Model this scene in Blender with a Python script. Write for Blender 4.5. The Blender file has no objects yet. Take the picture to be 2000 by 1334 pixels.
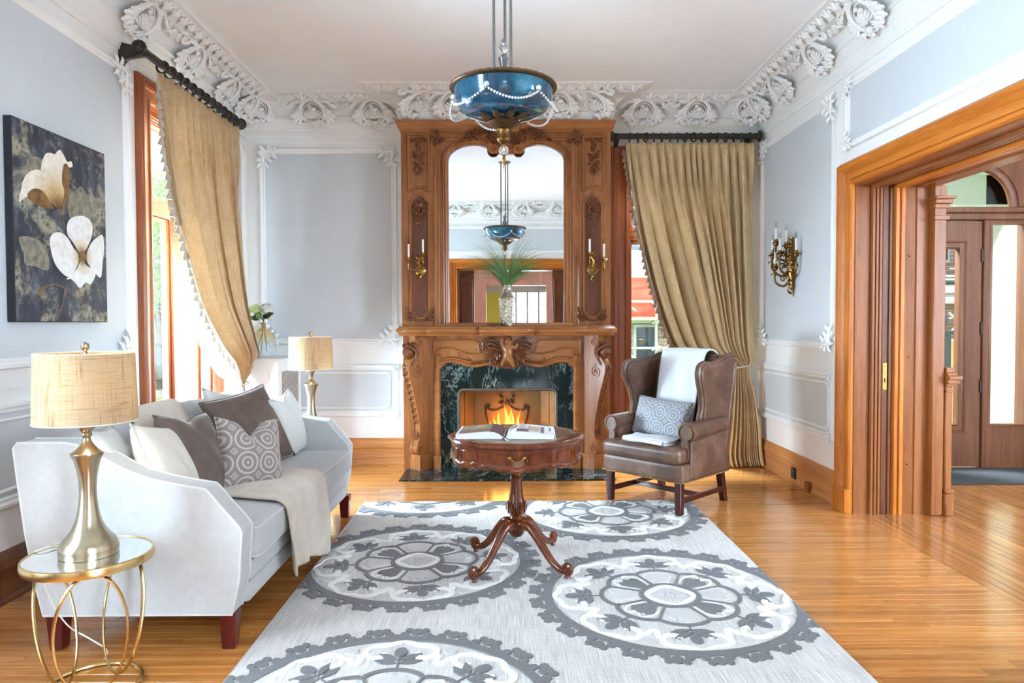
import bpy, bmesh, math, random
from math import sin, cos, pi, sqrt, radians, exp, atan2
from mathutils import Vector as V, Matrix, Euler
random.seed(7)
SC = bpy.context.scene
COL = SC.collection
# ------------------------------------------------------------------ camera, world, light, exposure
FPX, CH = 1350.0, 1.35
cam = bpy.data.cameras.new('camera'); cam.sensor_width = 36.0; cam.lens = FPX/2000*36; cam.clip_start = .05; cam.clip_end = 200
camo = bpy.data.objects.new('camera', cam); COL.objects.link(camo)
CR = (Matrix.Rotation(radians(-.51), 4, 'Z') @ Matrix.Rotation(radians(88.43), 4, 'X') @ Matrix.Rotation(radians(-.2), 4, 'Z'))
camo.matrix_world = Matrix.Translation((0, 0, CH)) @ CR
SC.camera = camo
w = bpy.data.worlds.new('sky'); SC.world = w; w.use_nodes = True
bg = w.node_tree.nodes['Background']; bg.inputs[0].default_value = (.80, .90, 1.0, 1); bg.inputs[1].default_value = .32
SC.view_settings.view_transform = 'Standard'; SC.view_settings.look = 'None'
SC.view_settings.exposure = 2.06; SC.view_settings.gamma = 1.0; SC.view_settings.use_curve_mapping = False
SC.cycles.max_bounces = 7; SC.cycles.diffuse_bounces = 4; SC.cycles.glossy_bounces = 4
SC.cycles.transmission_bounces = 6; SC.cycles.transparent_max_bounces = 12
SC.cycles.sample_clamp_indirect = 6.0; SC.cycles.use_denoising = True
SC.cycles.caustics_reflective = False; SC.cycles.caustics_refractive = False
def lamp(name, typ, loc, energy, col=(1, 1, 1), size=(1, 1), aim=None, rad=.05):
    l = bpy.data.lights.new(name, typ); l.energy = energy; l.color = col
    o = bpy.data.objects.new(name, l); COL.objects.link(o); o.location = loc
    if typ == 'AREA':
        l.shape = 'RECTANGLE'; l.size, l.size_y = size
    elif typ == 'POINT': l.shadow_soft_size = rad
    if aim is not None:
        o.rotation_euler = (V(aim)-V(loc)).to_track_quat('-Z', 'Y').to_euler()
    return o
DAY = (.62, .81, 1.0)
sun = lamp('sun_light', 'SUN', (6, -8, 12), 1.5, (1, .96, .9), aim=(0, 3, 0)); sun.data.angle = radians(3)
lamp('daylight_west_window', 'AREA', (-3.25, 5.0, 1.4), 400, DAY, (1.5, 2.2), (2.4, 5.0, 2.7))
lamp('daylight_north_window', 'AREA', (1.75, 8.1, 4.05), 600, DAY, (1.8, 1.4), (1.0, 4.0, .4))
lamp('fill_left_wall', 'AREA', (-2.95, 1.42, 1.75), 98, DAY, (1.0, 2.4), (1.2, 3.0, 1.6))  # fill lamp outside the added, unseen left-wall window
lamp('daylight_entry_door', 'AREA', (4.3, 7.7, 3.9), 130, DAY, (1.6, 1.2), (4.0, 4.2, 0))
lamp('fill_hall_side', 'AREA', (6.6, 1.25, 1.9), 170, DAY, (1.5, 2.2), (2.4, 3.4, 1.0))  # fill lamp outside an added hall opening that is out of view
lamp('fill_parlour_west', 'AREA', (-3.5, -2.3, 1.9), 315, DAY, (2.4, 2.4), (.6, 1.5, 1.6))  # fill from behind the camera, through an added unseen window
lamp('fill_parlour_east', 'AREA', (3.8, -2.3, 1.9), 300, DAY, (2.4, 2.4), (-.3, 1.5, 1.8))  # second fill lamp, behind the opposite added parlour window
lamp('daylight_far_room_window', 'AREA', (.55, -8.7, 1.6), 70, DAY, (2.2, 2.2), (.2, 4, 1.5))
# ------------------------------------------------------------------ helpers
def W(px, py, Y):
    """world point on the plane y = Y seen at that pixel (used to take sizes off the photograph)"""
    d = CR.to_3x3() @ V(((px-1000)/FPX, -(py-667)/FPX, -1)); t = Y/d.y
    return V((d.x*t, Y, CH+d.z*t))
def lerp(a, b, t): return a+(b-a)*t
def ss(a, b, x):
    t = min(1, max(0, (x-a)/(b-a))); return t*t*(3-2*t)
def interp(tab, t):
    """piecewise smooth (Catmull-Rom) interpolation of rows (t, v0, v1, ...)"""
    n = len(tab)
    if t <= tab[0][0]: return tab[0][1:]
    if t >= tab[-1][0]: return tab[-1][1:]
    for i in range(n-1):
        if tab[i][0] <= t <= tab[i+1][0]: break
    a, b = tab[i], tab[i+1]; p = tab[max(0, i-1)]; q = tab[min(n-1, i+2)]
    u = (t-a[0])/(b[0]-a[0]); out = []
    for k in range(1, len(a)):
        m0 = (b[k]-p[k])/(b[0]-p[0])*(b[0]-a[0]) if b[0] != p[0] else 0
        m1 = (q[k]-a[k])/(q[0]-a[0])*(b[0]-a[0]) if q[0] != a[0] else 0
        u2, u3 = u*u, u*u*u
        out.append((2*u3-3*u2+1)*a[k]+(u3-2*u2+u)*m0+(-2*u3+3*u2)*b[k]+(u3-u2)*m1)
    return out
def smooth(pts, k=6, closed=False):
    """Catmull-Rom resampling of a point list"""
    P = [V(p) for p in pts]; n = len(P); out = []
    for i in range(n if closed else n-1):
        p1, p2 = P[i], P[(i+1) % n]
        p0 = P[(i-1) % n] if (closed or i > 0) else p1
        p3 = P[(i+2) % n] if (closed or i+2 < n) else p2
        for j in range(k):
            t = j/k
            out.append(.5*((2*p1)+(p2-p0)*t+(2*p0-5*p1+4*p2-p3)*t*t+(3*p1-p0-3*p2+p3)*t**3))
    if not closed: out.append(P[-1])
    return out
def spiral(c, r0, r1, a0, a1, n=24, e1=V((1, 0, 0)), e2=V((0, 0, 1)), lift=V((0, 0, 0))):
    return [V(c)+(e1*cos(lerp(a0, a1, i/n))+e2*sin(lerp(a0, a1, i/n)))*lerp(r0, r1, i/n)+lift*(i/n) for i in range(n+1)]
class MB:
    def __init__(s): s.v = []; s.f = []
    def add(s, vs, fs):
        k = len(s.v); s.v += [V(p) for p in vs]; s.f += [tuple(i+k for i in f) for f in fs]; return s
    def box(s, x0, x1, y0, y1, z0, z1):
        return s.add([(x, y, z) for x in (x0, x1) for y in (y0, y1) for z in (z0, z1)],
                     [(0, 1, 3, 2), (4, 6, 7, 5), (0, 4, 5, 1), (2, 3, 7, 6), (0, 2, 6, 4), (1, 5, 7, 3)])
    def cbox(s, x0, x1, y0, y1, z0, z1, b=.004):
        X, Y, Z = (x0, x1), (y0, y1), (z0, z1); vs = []; id = {}
        for i in (0, 1):
            for j in (0, 1):
                for k in (0, 1):
                    sx, sy, sz = b*(1-2*i), b*(1-2*j), b*(1-2*k)
                    for ax, off in enumerate(((0, sy, sz), (sx, 0, sz), (sx, sy, 0))):
                        id[i, j, k, ax] = len(vs); vs.append((X[i]+off[0], Y[j]+off[1], Z[k]+off[2]))
        fs = []
        for i in (0, 1):
            q = [(i, 0, 0), (i, 1, 0), (i, 1, 1), (i, 0, 1)]; f = [id[c+(0,)] for c in q]; fs.append(f if i else f[::-1])
            q = [(0, i, 0), (0, i, 1), (1, i, 1), (1, i, 0)]; f = [id[c+(1,)] for c in q]; fs.append(f if i else f[::-1])
            q = [(0, 0, i), (1, 0, i), (1, 1, i), (0, 1, i)]; f = [id[c+(2,)] for c in q]; fs.append(f if i else f[::-1])
        for i in (0, 1):
            for j in (0, 1):
                p = 1 if (i ^ j) else -1
                f = [id[i, j, 0, 0], id[i, j, 1, 0], id[i, j, 1, 1], id[i, j, 0, 1]]; fs.append(f[::p] if p == 1 else f[::-1])
                f = [id[i, 0, j, 2], id[i, 1, j, 2], id[i, 1, j, 0], id[i, 0, j, 0]]; fs.append(f if p == 1 else f[::-1])
                f = [id[0, i, j, 1], id[1, i, j, 1], id[1, i, j, 2], id[0, i, j, 2]]; fs.append(f if p == 1 else f[::-1])
                for k in (0, 1):
                    fs.append([id[i, j, k, 0], id[i, j, k, 1], id[i, j, k, 2]])
        return s.add(vs, fs)
    def rbox(s, x0, x1, y0, y1, z0, z1, r=.03, n=10, puff=(0, 0, 0)):
        """rounded, optionally puffed box"""
        lo, hi = V((x0, y0, z0)), V((x1, y1, z1)); c = (lo+hi)/2; h = (hi-lo)/2; r = min(r, *[q*.999 for q in h])
        def lines(hh):
            a = [-hh, -hh+r*.3, -hh+r]; m = max(1, n-4); b = [lerp(-hh+r, hh-r, i/m) for i in range(1, m)]
            return a+b+[hh-r, hh-r*.3, hh]
        vs = []; fs = []
        for ax in range(3):
            u, w_ = (ax+1) % 3, (ax+2) % 3; U, Wl = lines(h[u]), lines(h[w_])
            for sg in (-1, 1):
                k = len(vs)
                for a in U:
                    for b in Wl:
                        p = V((0, 0, 0)); p[ax] = sg*h[ax]; p[u] = a; p[w_] = b
                        q = V([max(-h[i]+r, min(h[i]-r, p[i])) for i in range(3)]); d = p-q
                        p = q+(d.normalized()*r if d.length > 1e-9 else d)
                        t = (1-(a/h[u])**2)*(1-(b/h[w_])**2); p[ax] += sg*puff[ax]*t
                        vs.append(c+p)
                nb = len(Wl)
                for i in range(len(U)-1):
                    for j in range(nb-1):
                        f = (k+i*nb+j, k+(i+1)*nb+j, k+(i+1)*nb+j+1, k+i*nb+j+1); fs.append(f if sg > 0 else f[::-1])
        return s.add(vs, fs)
    def tube(s, pts, r, n=8, cap=True, closed=False, flat=1.0, up=None):
        P = [V(p) for p in pts]; m = len(P)
        if m < 2: return s
        T = []
        for i in range(m):
            a = P[(i-1) % m] if (closed or i > 0) else P[i]; b = P[(i+1) % m] if (closed or i < m-1) else P[i]
            t = b-a; T.append(t.normalized() if t.length > 1e-9 else V((0, 0, 1)))
        nr = V(up) if up else (V((0, 0, 1)) if abs(T[0].z) < .9 else V((1, 0, 0)))
        vs = []; fs = []
        for i in range(m):
            nr = nr-T[i]*nr.dot(T[i]); nr = nr.normalized() if nr.length > 1e-6 else T[i].orthogonal().normalized()
            bn = T[i].cross(nr); rr = r(i/(m-1)) if callable(r) else (r[i] if isinstance(r, (list, tuple)) else r)
            for j in range(n):
                a = 2*pi*j/n; vs.append(P[i]+nr*(cos(a)*rr*flat)+bn*(sin(a)*rr))
        for i in range(m if closed else m-1):
            for j in range(n):
                a, b = i*n+j, i*n+(j+1) % n; i2 = (i+1) % m; fs.append((a, b, i2*n+(j+1) % n, i2*n+j))
        if cap and not closed:
            fs.append(tuple(range(n))[::-1]); fs.append(tuple((m-1)*n+j for j in range(n)))
        return s.add(vs, fs)
    def lathe(s, prof, n=24, c=(0, 0, 0), fn=None, caps=True, a0=0, a1=2*pi):
        full = abs(a1-a0-2*pi) < 1e-6; m = n if full else n+1; vs = []; fs = []; c = V(c)
        for (r, z) in prof:
            for j in range(m):
                a = lerp(a0, a1, j/n); rr = r*(fn(a, r, z) if fn else 1); vs.append(c+V((rr*cos(a), rr*sin(a), z)))
        for i in range(len(prof)-1):
            for j in range(n):
                k = (j+1) % m; fs.append((i*m+j, i*m+k, (i+1)*m+k, (i+1)*m+j))
        if caps and full:
            if prof[0][0] > 1e-6: fs.append(tuple(range(m))[::-1])
            if prof[-1][0] > 1e-6: fs.append(tuple((len(prof)-1)*m+j for j in range(m)))
        return s.add(vs, fs)
    def grid(s, fn, nu, nv, wu=False, wv=False):
        vs = [fn(i/nu, j/nv) for i in range(nu if wu else nu+1) for j in range(nv if wv else nv+1)]
        a = nu if wu else nu+1; b = nv if wv else nv+1; fs = []
        for i in range(nu):
            for j in range(nv):
                i2, j2 = (i+1) % a, (j+1) % b; fs.append((i*b+j, i2*b+j, i2*b+j2, i*b+j2))
        return s.add(vs, fs)
    def ball(s, c, r, nu=10, nv=7):
        r = V((r, r, r)) if isinstance(r, (int, float)) else V(r); c = V(c)
        vs = [c+V((0, 0, -r.z))]; fs = []
        for j in range(1, nv):
            b = -pi/2+pi*j/nv
            for i in range(nu):
                a = 2*pi*i/nu; vs.append(c+V((r.x*cos(a)*cos(b), r.y*sin(a)*cos(b), r.z*sin(b))))
        vs.append(c+V((0, 0, r.z))); top = len(vs)-1
        for i in range(nu):
            k = (i+1) % nu; fs.append((0, 1+k, 1+i)); fs.append((top, top-nu+i, top-nu+k))
            for j in range(nv-2): fs.append((1+j*nu+i, 1+j*nu+k, 1+(j+1)*nu+k, 1+(j+1)*nu+i))
        return s.add(vs, fs)
    def sweep(s, path, prof, nrm, closed=False, cap=True):
        """mitred moulding: profile (a, b) = a along nrm x tangent, b along nrm"""
        P = [V(p) for p in path]; nrm = V(nrm).normalized(); m = len(P); vs = []; fs = []; k = len(prof)
        for i in range(m):
            t0 = (P[i]-P[i-1]).normalized() if (closed or i > 0) else None
            t1 = (P[(i+1) % m]-P[i]).normalized() if (closed or i < m-1) else None
            if t0 is None: t0 = t1
            if t1 is None: t1 = t0
            s0, s1 = nrm.cross(t0), nrm.cross(t1); sd = s0+s1
            if sd.length < 1e-6: sd = s0
            sd.normalize(); sd = sd/max(.35, sd.dot(s0))
            for (a, b) in prof: vs.append(P[i]+sd*a+nrm*b)
        for i in range(m if closed else m-1):
            i2 = (i+1) % m
            for j in range(k-1): fs.append((i*k+j, i*k+j+1, i2*k+j+1, i2*k+j))
        if cap and not closed:
            fs.append(tuple(range(k))[::-1]); fs.append(tuple((m-1)*k+j for j in range(k)))
        return s.add(vs, fs)
    def plate(s, outer, holes, mp, t):
        """flat plate with holes; outlines are (u, v) lists, mp(u, v, d) places a point, thickness t"""
        bm = bmesh.new(); es = []
        for loop in [outer]+list(holes):
            L = [bm.verts.new((p[0], p[1], 0)) for p in loop]
            for i in range(len(L)): es.append(bm.edges.new((L[i], L[(i+1) % len(L)])))
        bmesh.ops.triangle_fill(bm, edges=es, use_beauty=True, normal=(0, 0, 1))
        bm.verts.index_update(); vv = [v.co.copy() for v in bm.verts]; ff = [[v.index for v in f.verts] for f in bm.faces]; bm.free()
        n = len(vv); vs = [mp(v.x, v.y, 0) for v in vv]+[mp(v.x, v.y, t) for v in vv]
        fs = [tuple(f) for f in ff]+[tuple(i+n for i in f)[::-1] for f in ff]; k = 0
        for loop in [outer]+list(holes):
            m = len(loop)
            for i in range(m):
                a, b = k+i, k+(i+1) % m; fs.append((a, b, b+n, a+n))
            k += m
        return s.add(vs, fs)
    def leaf(s, a, b, w, n=V((0, -1, 0)), lift=.02, bend=0, nu=7, ridge=.3, tip=.0):
        """lance-shaped leaf from a to b, curling out along n"""
        a, b, n = V(a), V(b), V(n).normalized(); t = (b-a); sd = n.cross(t).normalized()
        def fn(u, v):
            q = (v-.5)*2; ww = w*(sin(pi*min(1, u**.75))*(1-.25*u)+.04) if not tip else w*(sqrt(max(0, 1-(2*min(1, u*.97)-1)**2))+.06)*(.75+.25*u)*(1+.18*sin(u*pi*7))
            return a+t*u+sd*(q*ww*.5+bend*sin(pi*u))+n*(lift*sin(pi*u*.9)+ridge*w*(1-abs(q))*sin(pi*u)+.002)
        s.grid(fn, nu, 4); return s
    def rose(s, c, r, n=V((0, -1, 0))):
        n = V(n).normalized(); e1 = n.orthogonal().normalized(); e2 = n.cross(e1); c = V(c)
        for ring, (rr, pr, h) in enumerate(((.72, .42, .1), (.40, .34, .32), (.12, .25, .5))):
            m = (6, 4, 2)[ring]
            for i in range(m):
                a = 2*pi*i/m+ring*.5; p = c+(e1*cos(a)+e2*sin(a))*rr*r+n*h*r; s.ball(p, r*pr, 7, 5)
        return s
    def segs(s, path, prof, nrm):
        '''the same mitred moulding as sweep(), one mesh for each straight run'''
        full = MB().sweep(path, prof, nrm, cap=False); k = len(prof); out = []
        for i in range(len(path)-1):
            m = MB(); m.add(full.v[i*k:(i+2)*k], [(j, j+1, k+j+1, k+j) for j in range(k-1)]+[tuple(range(k))[::-1], tuple(range(k, 2*k))]); out.append(m)
        return out
    def merge(s, o, M=None):
        return s.add([(M @ p) if M else p for p in o.v], o.f)
    def xf(s, M): s.v = [M @ p for p in s.v]; return s
    def mesh(s, name, sm=True, ang=38):
        me = bpy.data.meshes.new(name); me.from_pydata([tuple(p) for p in s.v], [], s.f); me.validate()
        bm = bmesh.new(); bm.from_mesh(me); bmesh.ops.recalc_face_normals(bm, faces=bm.faces); bm.to_mesh(me); bm.free()
        if sm:
            me.polygons.foreach_set('use_smooth', [True]*len(me.polygons)); me.set_sharp_from_angle(angle=radians(ang))
        return me
    def build(s, name, mat, parent=None, sm=True, ang=38, loc=None):
        me = s.mesh(name, sm, ang); me.materials.append(mat); return link(name, me, parent, loc)
def link(name, me, parent=None, loc=None, rot=None):
    o = bpy.data.objects.new(name, me); COL.objects.link(o)
    if parent is not None: o.parent = parent
    if loc is not None: o.location = loc
    if rot is not None: o.rotation_euler = rot
    return o
def tag(o, label, cat, group=None):
    o['label'] = label; o['category'] = cat
    if group: o['group'] = group
    return o
def thing(name, label, cat, loc=(0, 0, 0), rz=0, group=None):
    o = bpy.data.objects.new(name, None); COL.objects.link(o); o.empty_display_size = .1
    o.location = loc; o.rotation_euler = (0, 0, rz); return tag(o, label, cat, group)
def struct(o, label=None):
    o['kind'] = 'structure'
    if label: o['label'] = label
    return o
def empty(name, loc=(0, 0, 0)):
    o = bpy.data.objects.new(name, None); COL.objects.link(o); o.location = loc; o.empty_display_size = .1; return o
def copy_tree(o, parent=None):
    c = o.copy(); COL.objects.link(c)
    if parent is not None: c.parent = parent
    for ch in list(o.children): copy_tree(ch, c)
    return c
def RZ(a): return Matrix.Rotation(a, 4, 'Z')
def TR(*p): return Matrix.Translation(V(p))
# ------------------------------------------------------------------ materials
def srgb(r, g, b):
    f = lambda c: (c/255/12.92) if c/255 <= .04045 else ((c/255+.055)/1.055)**2.4
    return (f(r), f(g), f(b), 1)
class NT:
    def __init__(s, name):
        s.m = bpy.data.materials.new(name); s.m.use_nodes = True; s.t = s.m.node_tree; s.p = s.t.nodes['Principled BSDF']; s.o = s.t.nodes['Material Output']
    def n(s, typ, **kw):
        nd = s.t.nodes.new(typ)
        for k, v in kw.items():
            if k in ('op',): nd.operation = v
            elif hasattr(nd, k) and k not in ('inputs',): setattr(nd, k, v)
        return nd
    def l(s, a, b): s.t.links.new(a, b); return s
    def coord(s, scale=(1, 1, 1), out='Object', loc=None, rot=None):
        c = s.n('ShaderNodeTexCoord'); m = s.n('ShaderNodeMapping'); s.l(c.outputs[out], m.inputs[0]); m.inputs['Scale'].default_value = scale
        if rot: m.inputs['Rotation'].default_value = rot
        if loc is not None: s.l(loc, m.inputs['Location'])
        return m.outputs[0]
    def noise(s, vec, scale=5, detail=4, rough=.55, dist=0):
        n = s.n('ShaderNodeTexNoise'); n.inputs['Scale'].default_value = scale; n.inputs['Detail'].default_value = detail
        n.inputs['Roughness'].default_value = rough; n.inputs['Distortion'].default_value = dist; s.l(vec, n.inputs['Vector']); return n.outputs['Fac']
    def ramp(s, fac, stops, interp='LINEAR'):
        r = s.n('ShaderNodeValToRGB'); r.color_ramp.interpolation = interp; e = r.color_ramp.elements
        while len(e) < len(stops): e.new(.5)
        for i, (p, c) in enumerate(stops): e[i].position = p; e[i].color = c
        s.l(fac, r.inputs[0]); return r.outputs[0]
    def math(s, op, a, b=None):
        m = s.n('ShaderNodeMath', op=op)
        for i, x in enumerate((a, b)):
            if x is None: continue
            if isinstance(x, (int, float)): m.inputs[i].default_value = x
            else: s.l(x, m.inputs[i])
        return m.outputs[0]
    def mix(s, fac, a, b, blend='MIX'):
        m = s.n('ShaderNodeMix'); m.data_type = 'RGBA'; m.blend_type = blend
        for i, x in ((0, fac), (6, a), (7, b)):
            if isinstance(x, (int, float)): m.inputs[i].default_value = x
            elif isinstance(x, tuple): m.inputs[i].default_value = x
            else: s.l(x, m.inputs[i])
        return m.outputs[2]
    def bump(s, h, strength=.3, dist=.01):
        b = s.n('ShaderNodeBump'); b.inputs['Strength'].default_value = strength; b.inputs['Distance'].default_value = dist
        s.l(h, b.inputs['Height']); s.l(b.outputs[0], s.p.inputs['Normal']); return s
    def base(s, c, rough=.5, metal=0, **kw):
        i = s.p.inputs
        if isinstance(c, tuple): i['Base Color'].default_value = c
        else: s.l(c, i['Base Color'])
        i['Roughness'].default_value = rough; i['Metallic'].default_value = metal
        for k, v in kw.items(): i[k.replace('_', ' ')].default_value = v
        return s
def plain(name, c, rough=.5, metal=0, var=.0, vscale=6, bump=0, bscale=60, bdist=.003, **kw):
    t = NT(name)
    if var:
        f = t.noise(t.coord(), vscale, 5); d = tuple(x*(1-var) for x in c[:3])+(1,); b = tuple(min(1, x*(1+var*.6)) for x in c[:3])+(1,)
        t.base(t.ramp(f, [(.3, d), (.7, b)]), rough, metal, **kw)
    else: t.base(c, rough, metal, **kw)
    if bump: t.bump(t.noise(t.coord(), bscale, 3), bump, bdist)
    return t.m
def wood(name, c0, c1, c2, scale=(14, 14, .9), rough=.36, coat=.12, dist=1.2, island=0, ring=5):
    t = NT(name); loc = None
    if island:
        g = t.n('ShaderNodeNewGeometry'); oi = t.n('ShaderNodeObjectInfo'); sm = t.math('ADD', g.outputs['Random Per Island'], oi.outputs['Random'])
        cb = t.n('ShaderNodeCombineXYZ'); q = t.math('MULTIPLY', sm, 37.0)
        for k in range(3): t.l(q, cb.inputs[k])
        loc = cb.outputs[0]
    v = t.coord(scale, loc=loc); f = t.noise(v, 1.0, 8, .62, dist); g2 = t.noise(v, ring, 6, .6, 2.0)
    m = t.math('ADD', t.math('MULTIPLY', f, .62), t.math('MULTIPLY', g2, .38))
    c = t.ramp(m, [(.30, c0), (.50, c1), (.70, c2)])
    if island:
        fr = t.math('FRACT', sm); br = t.ramp(fr, [(0, (.84, .83, .82, 1)), (1, (1.14, 1.11, 1.07, 1))]); c = t.mix(1.0, c, br, 'MULTIPLY')
    t.base(c, rough, 0, Coat_Weight=coat, Coat_Roughness=.15, Specular_IOR_Level=.3)
    t.bump(g2, .05, .002); return t.m
def weave(name, c0, c1, sc=420, rough=.9, slub=None, sheen=.2, bstr=.25, spots=0, out='Object', trans=0):
    """woven cloth: crossing thread noise with slubs"""
    t = NT(name); a = t.noise(t.coord((sc, sc*.06, sc*.06), out), 1, 2); b = t.noise(t.coord((sc*.06, sc*.06, sc), out), 1, 2)
    h = t.noise(t.coord((sc*.06, sc, sc*.06), out), 1, 2); f = t.math('MULTIPLY', t.math('ADD', t.math('ADD', a, b), h), .333)
    l = t.noise(t.coord((9, 9, 9), out), 1, 3); f2 = t.math('ADD', t.math('MULTIPLY', f, .75), t.math('MULTIPLY', l, .25))
    t.base(t.ramp(f2, [(.36, c0), (.64, c1)]), rough, 0, Sheen_Weight=sheen, Sheen_Roughness=.5, Specular_IOR_Level=.15)
    t.bump(f, bstr, .002)
    if trans:
        tr = t.n('ShaderNodeBsdfTranslucent'); tr.inputs[0].default_value = c1; mx = t.n('ShaderNodeMixShader'); mx.inputs[0].default_value = trans
        t.l(t.p.outputs[0], mx.inputs[1]); t.l(tr.outputs[0], mx.inputs[2]); t.l(mx.outputs[0], t.o.inputs[0])
    return t.m
def thinfres(t, ior=1.45):
    lw = t.n('ShaderNodeLayerWeight'); f0 = ((ior-1)/(ior+1))**2; return t.math('ADD', t.math('MULTIPLY', t.math('POWER', lw.outputs['Facing'], 5), .5*(1-f0)), f0*.6)
def glass(name, c=(1, 1, 1, 1), fres=1.45, rough=0, tint=1.0):
    """thin pane: clear with a Fresnel reflection"""
    t = NT(name); tr = t.n('ShaderNodeBsdfTransparent'); tr.inputs[0].default_value = c; gl = t.n('ShaderNodeBsdfGlossy'); gl.inputs['Roughness'].default_value = rough
    mx = t.n('ShaderNodeMixShader'); t.l(thinfres(t, fres), mx.inputs[0]); t.l(tr.outputs[0], mx.inputs[1]); t.l(gl.outputs[0], mx.inputs[2]); t.l(mx.outputs[0], t.o.inputs[0]); return t.m
def emit(name, c, st):
    t = NT(name); e = t.n('ShaderNodeEmission'); e.inputs[0].default_value = c; e.inputs[1].default_value = st; t.l(e.outputs[0], t.o.inputs[0]); return t.m
M = {}
M['trim'] = plain('white_paint', (.87, .87, .86, 1), .42, var=.02)
M['panel'] = plain('grey_paint', (.61, .645, .675, 1), .5, var=.02)
M['ceil'] = plain('ceiling_paint', (.92, .93, .945, 1), .7, var=.02)
M['plaster'] = plain('plaster_ornament', (.85, .85, .84, 1), .5, var=.03, vscale=40)
M['honey'] = wood('honey_wood', srgb(104, 58, 26), srgb(150, 92, 48), srgb(182, 122, 70), (9, 9, .8))
M['honeyH'] = wood('honey_wood_across', srgb(108, 62, 28), srgb(154, 96, 50), srgb(186, 126, 73), (.8, 9, 9))
M['carve'] = wood('carved_wood', srgb(70, 36, 18), srgb(108, 60, 33), srgb(142, 86, 50), (20, 20, 6), .34)
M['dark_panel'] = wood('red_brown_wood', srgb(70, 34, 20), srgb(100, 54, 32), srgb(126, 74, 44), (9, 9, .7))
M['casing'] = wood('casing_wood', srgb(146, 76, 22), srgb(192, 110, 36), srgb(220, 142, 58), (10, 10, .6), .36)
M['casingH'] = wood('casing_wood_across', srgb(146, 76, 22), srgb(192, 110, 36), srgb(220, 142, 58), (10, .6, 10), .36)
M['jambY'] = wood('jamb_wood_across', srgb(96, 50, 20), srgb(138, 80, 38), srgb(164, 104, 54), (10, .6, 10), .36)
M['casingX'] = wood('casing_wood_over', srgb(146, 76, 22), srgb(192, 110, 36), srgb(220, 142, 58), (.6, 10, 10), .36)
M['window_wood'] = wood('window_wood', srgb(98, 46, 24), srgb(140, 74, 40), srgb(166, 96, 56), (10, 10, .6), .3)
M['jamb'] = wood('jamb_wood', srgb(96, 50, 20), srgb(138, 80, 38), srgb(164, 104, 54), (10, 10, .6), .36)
M['door_oak'] = wood('door_oak', srgb(76, 42, 22), srgb(106, 62, 36), srgb(130, 82, 50), (12, 12, .8), .45)
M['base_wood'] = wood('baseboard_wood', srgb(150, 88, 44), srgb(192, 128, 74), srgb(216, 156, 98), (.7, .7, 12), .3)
M['floor'] = wood('floor_oak', srgb(146, 86, 36), srgb(188, 122, 60), srgb(214, 156, 90), (1.1, 26, 26), .17, .5, .8, 1)
M['floorY'] = wood('hall_floor_oak', srgb(136, 78, 32), srgb(174, 110, 52), srgb(200, 142, 80), (26, 1.1, 26), .17, .5, .8, 1)
M['subfloor'] = plain('floor_joint', srgb(84, 46, 20), .6)
M['mahog'] = wood('polished_mahogany', srgb(58, 22, 9), srgb(102, 46, 20), srgb(140, 74, 34), (8, 8, 2), .2, .35)
M['darkleg'] = wood('dark_mahogany', srgb(44, 16, 14), srgb(66, 24, 20), srgb(84, 34, 28), (10, 10, 1), .28, .4)
M['redleg'] = wood('red_mahogany', srgb(58, 12, 12), srgb(86, 22, 20), srgb(104, 32, 28), (10, 10, 1), .28, .4)
M['bronze'] = plain('dark_bronze', srgb(66, 60, 56), .38, .55, var=.2, vscale=20)
M['brass'] = plain('aged_brass', srgb(178, 140, 76), .28, 1, var=.35, vscale=60)
M['brassdark'] = plain('dark_gilt_bronze', srgb(132, 96, 52), .36, 1, var=.5, vscale=70)
M['agedbronze'] = plain('brown_bronze', srgb(112, 88, 64), .34, 1, var=.45, vscale=70)
M['gold'] = plain('brushed_gold', srgb(214, 184, 128), .24, 1, var=.08, vscale=60)
M['antbrass'] = plain('antique_brass', srgb(172, 158, 134), .27, 1, var=.1, vscale=30)
M['steel'] = plain('pewter_rod', srgb(128, 128, 130), .35, .9, var=.2, vscale=40)
M['silver'] = plain('hammered_silver', srgb(150, 138, 122), .16, 1, bump=.9, bscale=55, bdist=.012)
M['mirror'] = plain('mirror_glass', (.93, .95, .95, 1), .0, 1)
M['pane'] = glass('window_glass', (.97, .99, .98, 1))
M['crystal'] = plain('crystal', (1, 1, 1, 1), .03, 0, Transmission_Weight=.92, IOR=1.5)
M['bead'] = plain('crystal_bead', (.95, .95, .96, 1), .08, 0, Specular_IOR_Level=1.0, Transmission_Weight=.25)
M['candle'] = plain('candle_sleeve', (.86, .84, .78, 1), .45)
M['bulb'] = glass('bulb_glass', (.86, .88, .88, 1), 1.6)
M['sofa'] = weave('sofa_fabric', (.46, .46, .455, 1), (.57, .565, .56, 1), 500, .85)
M['piping'] = weave('sofa_piping', (.58, .58, .57, 1), (.70, .70, .69, 1), 500, .85)
M['cream'] = weave('cream_cloth', (.66, .60, .51, 1), (.78, .72, .63, 1), 380, .9)
M['offwhite'] = weave('offwhite_cloth', (.62, .62, .58, 1), (.74, .73, .69, 1), 380, .9)
M['velvet'] = plain('brown_velvet', srgb(104, 86, 76), .8, var=.28, vscale=9, Sheen_Weight=.9, Sheen_Roughness=.3)
M['throw'] = plain('beige_plush', srgb(206, 192, 176), .95, var=.12, vscale=14, bump=.5, bscale=220, Sheen_Weight=.4)
M['whitethrow'] = plain('white_plush', srgb(222, 224, 230), .95, var=.05, vscale=14, bump=.4, bscale=220, Sheen_Weight=.3)
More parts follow.
